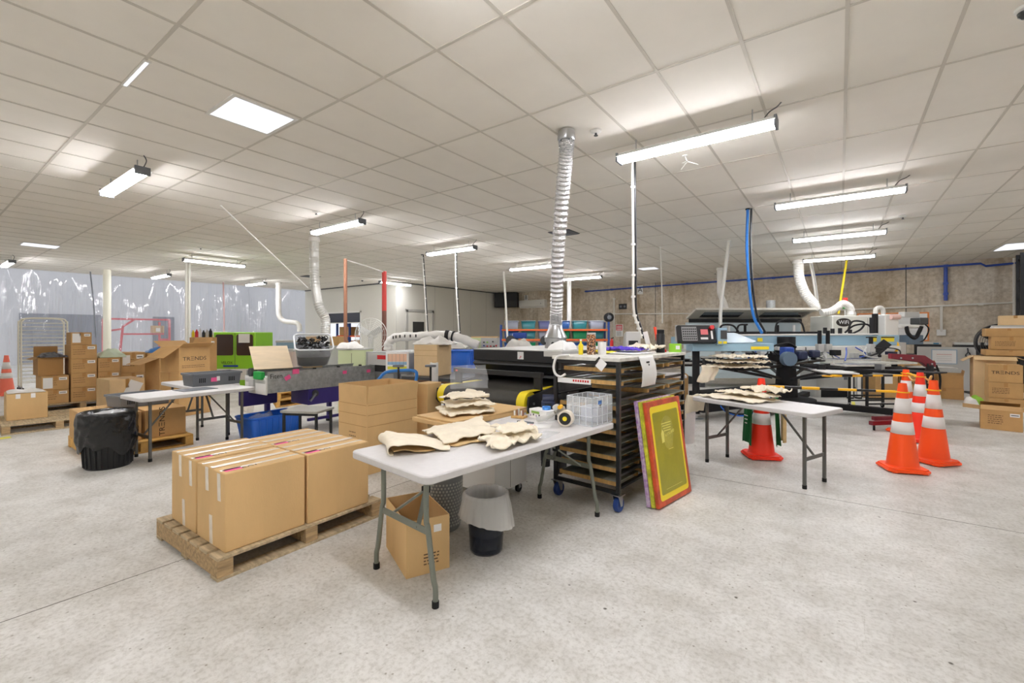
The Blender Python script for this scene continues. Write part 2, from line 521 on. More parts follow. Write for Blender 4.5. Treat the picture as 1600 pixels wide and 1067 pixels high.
def curtain_material():
    m = bpy.data.materials.new('clear_pvc_sheet'); m.use_nodes = True
    nt = m.node_tree; L = nt.links
    nt.nodes.remove(nt.nodes['Principled BSDF'])
    out = nt.nodes['Material Output']
    tr = nt.nodes.new('ShaderNodeBsdfTransparent'); tr.inputs[0].default_value = (0.95, 0.95, 0.97, 1)
    df = nt.nodes.new('ShaderNodeBsdfTranslucent'); df.inputs[0].default_value = (0.94, 0.94, 0.96, 1)
    gl = nt.nodes.new('ShaderNodeBsdfGlossy'); gl.inputs['Roughness'].default_value = 0.05
    m1 = nt.nodes.new('ShaderNodeMixShader'); m1.inputs[0].default_value = 0.2
    m2 = nt.nodes.new('ShaderNodeMixShader'); m2.inputs[0].default_value = 0.17
    L.new(tr.outputs[0], m1.inputs[1]); L.new(df.outputs[0], m1.inputs[2])
    L.new(m1.outputs[0], m2.inputs[1]); L.new(gl.outputs[0], m2.inputs[2])
    L.new(m2.outputs[0], out.inputs['Surface'])
    tc = nt.nodes.new('ShaderNodeTexCoord')
    def nz(st, sc_, amp):
        mp = nt.nodes.new('ShaderNodeMapping'); mp.inputs['Scale'].default_value = st
        n = nt.nodes.new('ShaderNodeTexNoise'); n.inputs['Scale'].default_value = sc_; n.inputs['Detail'].default_value = 1.5
        L.new(tc.outputs['Object'], mp.inputs['Vector']); L.new(mp.outputs['Vector'], n.inputs['Vector'])
        k = nt.nodes.new('ShaderNodeMath'); k.operation = 'MULTIPLY'; k.inputs[1].default_value = amp
        L.new(n.outputs['Fac'], k.inputs[0]); return k.outputs[0]
    ad = nt.nodes.new('ShaderNodeMath'); ad.operation = 'ADD'
    L.new(nz((1, 1.5, 0.27), 0.9, 1.05), ad.inputs[0]); L.new(nz((1, 8, 0.3), 1.6, 0.05), ad.inputs[1])
    bp = nt.nodes.new('ShaderNodeBump'); bp.inputs['Strength'].default_value = 1.0; bp.inputs['Distance'].default_value = 1.0
    L.new(ad.outputs[0], bp.inputs['Height']); L.new(bp.outputs['Normal'], gl.inputs['Normal'])
    return m
M_floor = floor_material(); M_conc = concrete_material(); M_curt = curtain_material()
M_ceil = mat('ceiling_tile', (240, 236, 227), 0.85, var=0.015, scale=2)
M_bar = mat('ceiling_bar', (206, 201, 190), 0.6)
M_panel = mat('beige_panel_wall', (222, 220, 210), 0.5, var=0.012, scale=0.5)
M_joint = mat('dark_joint', (96, 92, 84), 0.9)
M_lampw = mat('lamp_housing', (232, 232, 230), 0.5)
M_tube = mat('lit_tube', (251, 250, 255), 0.5, emit=TUBE)
M_troff = mat('lit_troffer', (236, 242, 255), 0.5, emit=1.15)

fl = MB(); fl.box(-36, 8, -4, 20.2, -0.2, 0)
struct(fl.build('floor', M_floor, smooth=False))
b = MB(); b.box(-21.55, 8.1, -4.1, 20, CZ, CZ + 0.2)
struct(b.build('ceiling', M_ceil, smooth=False))
b = MB()
x = 0.04
while x > -21.5: x -= 0.6
x += 0.6
while x < 8:
    b.box(x - 0.012, x + 0.012, -4, 19.6, CZ - 0.005, CZ - 0.0005); x += 0.6
y = 1.12
while y > -4: y -= 1.203
y += 1.203
while y < 19.5:
    b.box(-21.5, 8, y - 0.012, y + 0.012, CZ - 0.0045, CZ - 0.0002); y += 1.203
struct(b.build('trim_1', M_bar, smooth=False))
def wy(x): return 18.3 - 0.075 * x
b = MB(); b.prism([(8.1, wy(8.1)), (-14.7, wy(-14.7)), (-14.7, wy(-14.7) + 0.2), (8.1, wy(8.1) + 0.2)], 0, CZ)
struct(b.build('wall_back', M_conc, smooth=False))
b = MB()
for xx in (-10.6, -6.23, -2.6, 1.63, 5.4):
    b.box(xx - 0.012, xx + 0.012, wy(xx) - 0.006, wy(xx) + 0.002, 0, CZ)
struct(b.build('trim_2', M_joint, smooth=False))
struct(box('wall_left', M_panel, -14.85, -14.65, 12.1, 19.4, 0, CZ))
# window wall between the curtain and the panel wall, with an opening
b = MB()
b.box(-21.5, -19.62, 12.1, 12.3, 0, CZ); b.box(-16.98, -14.85, 12.1, 12.3, 0, CZ)
b.box(-19.62, -16.98, 12.1, 12.3, 2.36, CZ); b.box(-19.62, -16.98, 12.1, 12.3, 0, 0.7)
struct(b.build('wall_window', M_panel, smooth=False))
wn = struct(box('window_1', mat('tinted_glass', (62, 64, 74), 0.05), -19.62, -16.98, 12.19, 12.21, 1.9, 2.36))
fr = MB()
for (a0, a1, c0, c1) in ((-19.66, -19.6, 0.7, 2.4), (-17.0, -16.94, 0.7, 2.4), (-19.66, -16.94, 2.34, 2.4), (-19.66, -16.94, 1.87, 1.91)):
    fr.box(a0, a1, 12.07, 12.12, c0, c1)
fr.build('window_frame', M_whitep, wn, smooth=False)
struct(box('wall_inner', M_panel, -19.7, -16.9, 14.0, 14.1, 0, CZ))
struct(box('wall_right', M_whitep, 8.0, 8.2, -4, 17.8, 0, CZ))
struct(box('wall_front', M_whitep, -36, 8.2, -4.2, -4.0, 0, CZ))
b = MB(); b.box(-14.66, -14.635, 12.08, 19.4, CZ - 0.045, CZ); b.box(-21.5, -14.635, 12.075, 12.1, CZ - 0.045, CZ)
struct(b.build('trim_3', M_dgrey, smooth=False))
b = MB()
for yy in (12.12, 14.3, 15.5, 16.7, 17.9):
    b.box(-14.65, -14.645, yy - 0.004, yy + 0.004, 0, CZ - 0.05)
struct(b.build('trim_4', mat('panel_joint', (168, 166, 158), 0.7), smooth=False))
dr = struct(box('door_1', mat('door_leaf', (226, 224, 214), 0.5), -14.65, -14.62, 12.72, 14.08, 0, 2.33, bevel=0.004))
b = MB(); b.box(-14.65, -14.6, 12.6, 12.72, 0, 2.42); b.box(-14.65, -14.6, 14.08, 14.2, 0, 2.42); b.box(-14.65, -14.6, 12.6, 14.2, 2.33, 2.45)
b.build('door_frame', mat('door_frame_grey', (186, 184, 178), 0.5), dr, bevel=0.004)
box('door_window', M_glass, -14.622, -14.612, 12.98, 13.62, 1.15, 1.92, dr)

# plastic curtain
def curt(u, v):
    y = -4 + 16.05 * u; z = 0.03 + (CZ - 0.03) * v
    f = 1 - 0.75 * v
    return (-21.48 + 0.05 * f * math.sin(y * 4.1 + 1.3 * math.sin(y * 1.7)) + 0.06 * f * vn(y * 1.4, z * 0.5, 3), y, z)
b = MB(); b.grid(curt, 260, 14)
tag(b.build('plastic_curtain', M_curt, ang=180), 'wide clear plastic sheet curtain hanging from the ceiling across the far side', 'curtain')

# the yard beyond the curtain
M_out = mat('outside_cladding', (222, 224, 228), 0.6, var=0.02, scale=0.7)
b = MB(); b.box(-30.2, -30, -4, 13.6, 0, 4.35)
for k in range(40):
    b.box(-30, -29.985, -4 + k * 0.44, -4 + k * 0.44 + 0.02, 0, 4.35)
struct(b.build('wall_outside', M_out, smooth=False))
struct(box('wall_outside_end', M_out, -30, -21.6, 13.2, 13.4, 0, 5))
struct(box('window_2', mat('outside_dark_glazing', (116, 124, 138), 0.3), -29.99, -29.9, 3.4, 6.4, 0.02, 2.33))
struct(box('window_3', mat('outside_dark_glazing2', (116, 124, 138), 0.3), -29.99, -29.9, 8.3, 9.25, 0.02, 2.3))
b = MB(); rn = random.Random(5)
for k in range(12):
    y0 = -3 + k * 1.3
    b.box(-31.5 - rn.random(), -30.6, y0, y0 + rn.uniform(0.5, 1.1), 3.0, 4.5 + rn.random() * 0.9)
struct(b.build('wall_neighbour', mat('roof_clutter', (150, 132, 128), 0.7, var=0.2, scale=2), smooth=False))

# ---------------------------------------------------------------- fluorescent battens
def make_batten():
    t = thing('fluorescent_batten', 'x', 'light')
    b = MB(); b.prism([(-0.088, -0.044), (-0.045, 0.0), (0.045, 0.0), (0.088, -0.044)], -0.74, 0.74, 'x')
    b.build('housing', M_lampw, t, smooth=False)
    for sy in (-0.037, 0.037):
        b = MB(); b.cyl((-0.725, sy, -0.062), (0.725, sy, -0.062), 0.028, n=10); b.build('tube', M_tube, t)
    for sx in (-0.74, 0.74):
        b = MB(); b.box(sx - 0.012, sx + 0.012, -0.075, 0.075, -0.094, 0.0); b.build('end_cap', M_grey, t, bevel=0.004)
    for sx in (-0.55, 0.55):
        b = MB(); b.cyl((sx, 0, 0.0), (sx, 0, 0.12), 0.006, n=6); b.build('hanger', M_steel, t)
    b = MB(); b.tube(bez([(0.62, 0.03, 0.0), (0.68, 0.05, 0.08), (0.74, 0.03, 0.1), (0.78, 0.0, 0.121)], 12), 0.006, 6)
    b.build('flex', M_dgrey, t)
    return t
bat0 = make_batten(); first = True
spots = []
near = ['closest over the camera end of the floor', 'hanging above the tall screen rack', 'hanging behind the big one, over the cone barrier', 'hanging over the carousel press', 'hanging closest to the concrete wall over the press']
for i, yy in enumerate((1.5, 4.65, 7.8, 10.9, 14.2)):
    spots.append((-1.2 if i < 2 else -0.04, yy, 0, 'long twin tube ceiling light ' + near[i]))
mid = ['over the left folding table, seen end on with two tubes', 'in front of the pale duct over the galvanised conveyor', 'between two white hanging cables over the blue bin', 'above the cable in front of the black speaker', 'beside the white round column by the concrete wall']
for i, yy in enumerate((1.72, 4.7, 7.63, 11.0, 14.2)):
    spots.append((-7.3, yy, 0, 'twin tube ceiling light ' + mid[i]))
for i, yy in enumerate((1.9, 5.38, 8.45)):
    spots.append((-18.6, yy, 0, 'far twin tube ceiling light ' + ['by the curtain near the small pale ceiling panel', 'right beside the cream column by the curtain', 'at the corner of the curtain near the green machine'][i]))
spots.append((-13.78, 5.2, PI / 2, 'sideways twin tube ceiling light over the stacked cartons'))
spots.append((-14.0, 11.55, PI / 2, 'sideways twin tube ceiling light in front of the panel wall door'))
for i, yy in enumerate((-1.65, -1.4)):
    spots.append(((-1.2, -7.3)[i], yy, 0, 'twin tube ceiling light behind the viewer ' + ['over the open floor', 'toward the left tables'][i]))
for i, yy in enumerate((1.5, 7.8, 14.2)):
    spots.append((6.3, yy, 0, 'twin tube ceiling light off to the right side ' + ['nearest', 'in the middle of the row', 'by the concrete wall'][i]))
for (xx, yy, rz, lb) in spots:
    if first: o = bat0; first = False; o.location = (xx, yy, CZ - 0.122); o.rotation_euler = (0, 0, rz); o['label'] = lb
    else: o = dup(bat0, (xx, yy, CZ - 0.122), rz, lb)
    o['group'] = 'fluorescent battens on the ceiling'

def troffer(x0, x1, y0, y1, label):
    t = thing('ceiling_troffer', label, 'light', ((x0 + x1) / 2, (y0 + y1) / 2, CZ), 0, 'recessed ceiling panels')
    a, c = (x1 - x0) / 2, (y1 - y0) / 2
    b = MB(); b.box(-a, a, -c, -c + 0.03, -0.012, -0.001); b.box(-a, a, c - 0.03, c, -0.012, -0.001)
    b.box(-a, -a + 0.03, -c + 0.03, c - 0.03, -0.012, -0.001); b.box(a - 0.03, a, -c + 0.03, c - 0.03, -0.012, -0.001)
    b.build('frame', M_whitep, t, smooth=False)
    box('diffuser', M_troff, -a + 0.03, a - 0.03, -c + 0.03, c - 0.03, -0.008, -0.002, t)
troffer(-4.79, -4.2, 1.72, 2.3, 'large square white ceiling panel light over the front cartons')
troffer(-15.6, -15.0, 1.75, 2.4, 'small far pale ceiling panel near the left curtain light')
troffer(-5.3, -4.7, 14.1, 14.65, 'tiny far ceiling panel above the concrete wall sign A')
troffer(3.1, 4.3, 15.2, 16.4, 'far right ceiling panel above the carton stack')
t = thing('linear_vent', 'narrow bright slot strip set in the ceiling beside the square panel', 'vent', (-4.5, 1.135, CZ))
box('frame', M_whitep, -0.29, 0.29, -0.022, 0.022, -0.012, -0.001, t); box('slot', M_troff, -0.27, 0.27, -0.011, 0.011, -0.014, -0.0125, t)

def vent(xx, yy, s_, label):
    t = thing('ceiling_vent', label, 'vent', (xx, yy, CZ), 0, 'dark ceiling vents')
    b = MB(); b.box(-s_, s_, -s_, s_, -0.014, -0.001); b.build('frame', M_dgrey, t, smooth=False)
    b = MB()
    for k in range(6):
        q = s_ * (0.9 - k * 0.15)
        for sx, sy in ((1, 0), (-1, 0), (0, 1), (0, -1)):
            if sx: b.box(sx * q - 0.008, sx * q + 0.008, -q, q, -0.024, -0.014)
            else: b.box(-q, q, sy * q - 0.008, sy * q + 0.008, -0.024, -0.014)
    b.build('louvre', M_grey, t, smooth=False)
vent(-4.6, 8.15, 0.24, 'square grey ceiling vent behind the silver flexible duct')
vent(-15.8, 9.1, 0.26, 'dark ceiling vent near the pale duct bend by the curtain')
def detector(xx, yy, label, dome=False, kind='smoke_detector'):
    t = thing(kind, label, 'detector' if not dome else 'camera', (xx, yy, CZ), 0, 'small ceiling fittings')
    b = MB(); b.lathe([(0.055, -0.001), (0.055, -0.018), (0.03, -0.03)], 16); b.build('base', M_whitep, t)
    b = MB()
    if dome: b.lathe([(0.042, -0.03), (0.038, -0.05), (0.022, -0.066), (0.004, -0.07)], 16); b.build('dome', M_glass, t)
    else: b.lathe([(0.012, -0.03), (0.012, -0.05), (0.022, -0.052), (0.022, -0.056)], 10); b.build('sensor', M_dgrey, t)
detector(-2.0, 4.2, 'small white ceiling detector beside the top of the silver duct')
detector(-15.2, 10.9, 'dark dome security camera on the ceiling near the panel wall', True, 'dome_camera')
detector(-7.2, 4.25, 'small white ceiling sprinkler above the pale duct light')
detector(-12.5, 4.4, 'small white ceiling fitting over the far carton stacks')
detector(0.9, 10.5, 'small ceiling detector beside the third light over the press')
detector(0.95, 4.2, 'white round ceiling detector above the cones in the corner', True, 'smoke_detector')
detector(-3.5, 16.8, 'small ceiling detector just before the concrete wall')
# wireless access point with prongs hanging from the ceiling
t = thing('ceiling_hook', 'white three pronged wire hook hanging from the ceiling beside the big light', 'hook', (-1.45, 5.4, CZ))
b = MB(); b.lathe([(0.03, -0.001), (0.03, -0.012)], 12); b.build('base', M_whitep, t)
b = MB(); b.tube([(0, 0, -0.01), (0.02, 0.02, -0.07)], 0.007, 6)
for a in (0.3, 2.4, 4.5): b.tube([(0.02, 0.02, -0.07), (0.02 + 0.12 * math.cos(a), 0.02 + 0.12 * math.sin(a), -0.12)], [0.008, 0.004], 6)
b.build('prongs', M_whitep, t)

# columns
def column(xx, yy, r, m, label, z1=CZ):
    t = thing('round_column', label, 'column', (xx, yy, 0))
    b = MB(); b.cyl((0, 0, 0), (0, 0, z1), r, n=20); b.build('shaft', m, t)
    b = MB(); b.box(-r * 1.6, r * 1.6, -r * 1.6, r * 1.6, 0, 0.015); b.build('base_plate', M_grey, t, smooth=False)
column(-19.6, 4.2, 0.105, mat('cream_column', (226, 224, 208), 0.5), 'cream round steel column in front of the plastic curtain')
column(-8.35, 15.2, 0.085, M_whitep, 'white round column in front of the tub shelving')
def post(xx, yy, r, m, label, z0, z1, name='steel_post', m2=None, zs=None):
    t = thing(name, label, 'post', (xx, yy, 0))
    b = MB(); b.cyl((0, 0, z0), (0, 0, zs or z1), r, n=12); b.build('shaft', m, t)
    if zs:
        b = MB(); b.cyl((0, 0, zs), (0, 0, z1), r, n=12); b.build('upper_shaft', m2, t)
    return t
M_brown = mat('brown_conduit', (150, 104, 78), 0.5)
post(-7.98, 5.33, 0.035, M_brown, 'thin brown pipe post behind the tub of black rings', 0, 2.95, 'pipe_post')
post(-8.9, 7.0, 0.055, mat('dark_brown_pipe', (112, 70, 56), 0.5), 'red and brown pipe post in front of the panel wall', 0, 2.95, 'pipe_post', mat('red_pipe', (196, 60, 52), 0.5), 2.0)
b = MB(); b.tube([(-7.98, 5.33, 2.93), (-8.45, 6.2, 2.94), (-8.86, 6.93, 2.93)], 0.012, 6)
tag(b.build('connecting_rail', M_whitep), 'thin white rail joining the brown pipe post to the red one', 'rail')

# ---------------------------------------------------------------- ducts and hanging cables
def flexduct(name, pts, r, m, label, n=90, rib=0.12, base=None, coarse=1.0):
    t = thing(name, label, 'duct', tuple(pts[0]))
    o0 = Vector(pts[0])
    path = [Vector(p) - o0 for p in bez(pts, n)]
    rs = [r * (1 + rib * (1 if k % 2 else -1) + 0.03 * vn(k * 0.9, 1.0)) for k in range(len(path))]
    b = MB(); b.tube(path, rs, 14); b.build('flexible_hose', m, t, ang=25)
    b = MB(); b.lathe([(r * 1.12, 0), (r * 1.25, 0.02), (r * 1.12, 0.1)], 16, c=tuple(path[-1] + Vector((0, 0, -0.1)))); b.build('collar', M_steel if m is M_foil else M_pipew, t)
    return t
dt = flexduct('foil_duct', [(-2.78, 4.72, 1.56), (-2.74, 4.68, 1.8), (-2.62, 4.5, 2.35), (-2.42, 4.25, 2.95), (-2.25, 4.03, 3.3), (-2.24, 4.02, 3.42), (-2.24, 4.02, 3.53)], 0.074, M_foil, 'long crinkled silver foil duct rising from the black dryer to the ceiling', 130, 0.09)
b = MB(); b.lathe([(0.13, -0.26), (0.13, -0.14), (0.14, -0.13), (0.085, -0.02), (0.078, 0.03)], 24); b.build('cone_adapter', M_steel, dt)
b = MB()
for a in range(6): b.cyl((0.128 * math.cos(a), 0.128 * math.sin(a), -0.2), (0.134 * math.cos(a), 0.134 * math.sin(a), -0.2), 0.018, n=10)
b.build('adapter_hole', M_blackm, dt)
flexduct('pale_duct', [(-8.97, 5.5, 1.2), (-8.97, 5.5, 1.5), (-8.97, 5.5, 1.78), (-9.08, 5.42, 2.05), (-9.15, 5.37, 2.58), (-9.16, 5.36, 3.0), (-9.16, 5.36, 3.53)], 0.095, mat('silver_grey_duct', (206, 206, 200), 0.35, metal=0.5, bump=0.4, bscale=40), 'pale silver duct with a crook dropping from the ceiling behind the conveyor', 90, 0.04)
flexduct('white_duct', [(-18.1, 9.95, 1.5), (-18.12, 9.93, 1.75), (-18.25, 9.84, 1.87), (-18.6, 9.58, 1.93), (-18.77, 9.45, 2.15), (-18.8, 9.43, 2.6), (-18.8, 9.43, 3.53)], 0.1, M_pipew, 'white bent duct dropping by the green machine', 80, 0.03)
flexduct('white_duct', [(-0.55, 15.47, 2.12), (-0.6, 15.43, 2.28), (-0.8, 15.29, 2.59), (-0.93, 15.19, 3.01), (-0.95, 15.17, 3.3), (-0.95, 15.17, 3.53)], 0.13, M_pipew, 'white flexible duct curving down to the raised machine lid by the concrete wall', 80, 0.05)
flexduct('white_duct', [(-2.94, 15.64, 2.1), (-2.96, 15.63, 2.32), (-3.08, 15.53, 2.7), (-3.09, 15.53, 3.0), (-3.09, 15.53, 3.53)], 0.09, M_pipew, 'narrow white pipe with a black top dropping to the press', 60, 0.02)
flexduct('white_duct', [(-0.4, 14.5, 2.0), (-0.22, 14.62, 2.03), (-0.08, 14.72, 2.12), (0.06, 14.82, 2.24), (0.2, 14.92, 2.16), (0.24, 14.95, 2.03)], 0.09, M_pipew, 'short white hose looping over the white machine cabinet', 50, 0.05)
def cable(name, pts, r, m, label, m2=None, cat='cable', clips=0, off=0.02):
    o0 = Vector(pts[-1])
    t = thing(name, label, cat, tuple(o0))
    path = [Vector(p) - o0 for p in bez(pts, 30)]
    b = MB(); b.tube(path, r, 8); b.build('sheath', m, t)
    if m2:
        b = MB(); b.tube([p + Vector((off, off * 0.6, 0)) for p in path], r * 0.8, 6); b.build('second_lead', m2, t)
    if clips:
        for k in range(clips):
            i = 1 + int((len(path) - 2) * (k + 0.5) / clips)
            b = MB(); b.cyl(path[i] - Vector((0, 0, 0.012)), path[i] + Vector((0, 0, 0.012)), r * 1.5 + 0.004, n=8)
            b.build('cable_tie', M_whitep, t)
    b = MB(); b.lathe([(0.035, -0.02), (0.035, 0.0)], 12); b.build('ceiling_rose', M_blackm if m2 is M_black else M_whitep, t)
cable('hanging_cable', [(-1.87, 5.14, 1.42), (-1.9, 5.12, 1.56), (-1.95, 5.1, 1.78), (-1.95, 5.09, 2.38), (-1.96, 5.09, 3.53)], 0.016, M_cable, 'thick white power cable hanging to the top of the screen rack', M_black, clips=8, off=.024)
cable('hanging_cable', [(-7.78, 8.45, 1.3), (-7.85, 8.4, 2.76), (-7.86, 8.39, 3.53)], 0.02, M_cable, 'white cable hanging on the side of the blue bin nearest the concrete wall', M_black, clips=8)
cable('hanging_cable', [(-8.79, 8.31, 1.3), (-8.86, 8.26, 2.82), (-8.9, 8.23, 3.53)], 0.02, M_cable, 'white cable hanging in front of the panel wall door', M_black, clips=8)
cable('hanging_cable', [(-9.12, 12.29, 1.2), (-9.17, 12.25, 2.54), (-9.22, 12.21, 3.53)], 0.035, M_cable, 'pale cable tube hanging in front of the black speaker')
cable('hanging_cable', [(-1.04, 8.45, 1.47), (-1.17, 8.36, 1.85), (-1.24, 8.31, 2.75), (-1.23, 8.31, 3.53)], 0.022, mat('hose_blue', (40, 120, 205), .4), 'bright blue air hose and black lead hanging down to the press', M_black, 'hose', off=0.05)
cable('hanging_cable', [(-2.16, 10.86, 1.6), (-2.15, 10.87, 2.04), (-2.07, 10.93, 2.9), (-2.0, 10.98, 3.53)], 0.03, M_cable, 'white cable sweeping down to the press control panel', M_lgrey)
cable('hanging_cable', [(-3.44, 10.86, 1.7), (-3.45, 10.85, 2.54), (-3.48, 10.84, 3.53)], 0.014, M_cable, 'thin white cord with a coiled end hanging near the sign A')
cable('hanging_cable', [(-0.03, 15.71, 2.0), (0.07, 15.79, 2.82), (0.16, 15.85, 3.53)], 0.028, M_yel, 'bright yellow air hose slanting down to the white machine', None, 'hose')
cable('hanging_cable', [(-0.53, 15.77, 2.1), (-0.62, 15.71, 2.95), (-0.71, 15.64, 3.53)], 0.025, M_cable, 'white twin lead slanting down beside the white machine duct', M_lgrey, off=0.05)
cable('hanging_cable', [(-20.19, 4.04, 1.3), (-20.26, 3.99, 2.53), (-20.35, 3.93, 3.53)], 0.02, M_grey, 'thin grey cable hanging on the far side of the cream column')
cable('hanging_cable', [(-15.59, 5.13, 1.2), (-15.59, 5.13, 2.4), (-15.59, 5.13, 3.53)], 0.045, M_cable, 'white conduit drop above the far carton stacks', M_cable, off=.07)
cable('hanging_cable', [(-20.36, 8.0, 1.3), (-20.36, 8.0, 2.2), (-20.38, 7.98, 3.53)], 0.03, mat('pink_cable', (206, 170, 168), 0.5), 'pinkish thin cable hanging above the green machine')
b = MB(); b.cyl((0, 0, 0), (-1.0, 2.04, -1.11), 0.011, n=8)
tag(b.build('stay_rod', M_whitep, loc=(-8.06, 3.12, CZ - 0.012)), 'thin white rod slanting from the ceiling to the pale duct', 'rod')
# ---------------------------------------------------------------- builders: pallets, cartons, tables
def pallet(label, loc, rz=0, W=1.0, L=1.2, m=None, m2=None, nb=6):
    t = thing('wooden_pallet', label, 'pallet', loc, rz)
    m = m or M_wood; m2 = m2 or M_wood2
    for y in (-L / 2 + 0.045, 0, L / 2 - 0.045):
        box('bearer', m2, -W / 2, W / 2, y - 0.045, y + 0.045, 0.02, 0.122, t, bevel=0.004)
    bw = W / (nb + (nb - 1) * 0.28)
    for k in range(nb):
        x = -W / 2 + k * bw * 1.28
        box('deck_board', m, x, x + bw, -L / 2, L / 2, 0.1225, 0.143, t, bevel=0.003)
    for x in (-W / 2, -0.05, W / 2 - 0.1):
        box('base_board', m, x, x + 0.1, -L / 2, L / 2, 0.0, 0.0198, t, bevel=0.003)
    return t
def carton(label, loc, dims, rz=0, m=None, group=None, tape=True, tapem=None, ends=True, seam='y'):
    """closed carton; local x = width, y = depth, origin at the base centre."""
    w, d, h = dims
    t = thing('cardboard_box', label, 'box', loc, rz, group)
    m = m or M_card2
    b = MB(); b.box(-w / 2, w / 2, -d / 2, d / 2, 0, h)
    b.build('carton_body', m, t, bevel=0.006)
    if tape:
        tm = tapem or M_btape
        if seam == 'y':
            decal('packing_tape', tm, 0.055, d, t, 'top', dims, 0, 0)
            if ends:
                decal('packing_tape', tm, 0.055, h * .28, t, '-y', dims, 0, h * .86)
        else:
            decal('packing_tape', tm, w, 0.055, t, 'top', dims, 0, 0)
            if ends:
                decal('packing_tape', tm, 0.055, h * .28, t, '+x', dims, 0, h * .86)
    return t
def open_carton(label, loc, dims, rz=0, m=None, flaps=((-110, .5), (-110, .5), (-110, .5), (-110, .5)), group=None, th=0.006, min_=None):
    """open carton; flaps: (angle from closed, length fraction of depth) for -y, +x, +y, -x; None = no flap."""
    w, d, h = dims
    t = thing('open_cardboard_box', label, 'box', loc, rz, group)
    m = m or M_card2
    b = MB()
    b.box(-w / 2, w / 2, -d / 2, -d / 2 + th, 0, h); b.box(-w / 2, w / 2, d / 2 - th, d / 2, 0, h)
    b.box(-w / 2, -w / 2 + th, -d / 2 + th, d / 2 - th, 0, h); b.box(w / 2 - th, w / 2, -d / 2 + th, d / 2 - th, 0, h)
    b.box(-w / 2 + th, w / 2 - th, -d / 2 + th, d / 2 - th, 0, th)
    b.build('carton_body', m, t, smooth=False)
    for i, fl_ in enumerate(flaps):
        if not fl_: continue
        a, L = fl_
        W = w if i in (0, 2) else d
        Ln = L * min(w, d)
        b = MB(); b.box(-W / 2 + 0.004, W / 2 - 0.004, 0, Ln, -th / 2, th / 2)
        o = b.build('flap', m, t, smooth=False)
        ax = {0: (0, -d / 2 + th / 2), 1: (w / 2 - th / 2, 0), 2: (0, d / 2 - th / 2), 3: (-w / 2 + th / 2, 0)}[i]
        yaw = {0: 0, 1: PI / 2, 2: PI, 3: -PI / 2}[i]
        o.location = (ax[0], ax[1], h)
        o.rotation_euler = (Matrix.Rotation(yaw, 4, 'Z') @ Matrix.Rotation(R(-a), 4, 'X')).to_euler()
    return t
def trends(t, face, dims, u, v, size=0.1, ang=0):
    ftext('TR\u039eNDS', size, M_ink, t, face, dims, u, v, ang, sx=1.15)
def fold_table(label, loc, rz, L=1.83, W=0.76, H=0.74, bent=True, m_leg=None, casters=False):
    t = thing('folding_table', label, 'table', loc, rz)
    m_leg = m_leg or M_legs
    b = MB(); b.prism(rrect(W, L, 0.05), H - 0.045, H)
    b.build('table_top', M_white, t, bevel=0.008)
    for s in (-1, 1):
        ye = s * (L / 2 - 0.13 if bent else L / 2 - 0.13)
        hx = W / 2 - 0.115
        for sx in (-1, 1):
            b = MB()
            if bent:
                b.tube(bez([(sx * hx * 0.78, ye, H - 0.05), (sx * hx * 0.78, ye, 0.46), (sx * hx * 0.84, ye, 0.4), (sx * (hx + 0.0), ye, 0.16), (sx * (hx + 0.02), ye, 0.1), (sx * (hx + 0.02), ye, 0.0)], 30), 0.0155, 10)
                fx = sx * (hx + 0.02)
            else:
                b.box(sx * hx - 0.013, sx * hx + 0.013, ye - 0.013, ye + 0.013, 0.012, H - 0.045)
                fx = sx * hx
            lg = b.build('leg', m_leg, t)
            b = MB(); b.cyl((fx, ye, 0), (fx, ye, 0.035), 0.02, n=12); b.build('rubber_foot', M_rub, lg)
        if bent:
            box('crossbar', m_leg, -hx * 0.85, hx * 0.85, ye - 0.004, ye + 0.004, 0.37, 0.41, t, bevel=0.002)
            b = MB(); b.bar((-hx * 0.5, ye, 0.385), (0, ye - s * 0.16, 0.53), 0.024, 0.012); b.build('brace', m_leg, t)
            b = MB(); b.bar((hx * 0.5, ye, 0.385), (0, ye - s * 0.16, 0.53), 0.024, 0.012); b.build('brace', m_leg, t)
            b = MB(); b.bar((0, ye - s * 0.15, 0.52), (0, ye - s * 0.42, H - 0.05), 0.026, 0.016); b.build('stay', m_leg, t)
            box('latch', M_blackm, -0.02, 0.02, ye - s * 0.16 - 0.02, ye - s * 0.16 + 0.02, 0.51, 0.55, t, bevel=0.003)
        else:
            box('crossbar', m_leg, -hx + 0.013, hx - 0.013, ye - 0.006, ye + 0.006, 0.26, 0.295, t)
            b = MB(); b.bar((0, ye, 0.28), (0, ye - s * 0.34, H - 0.05), 0.022, 0.014); b.build('brace', m_leg, t)
    return t

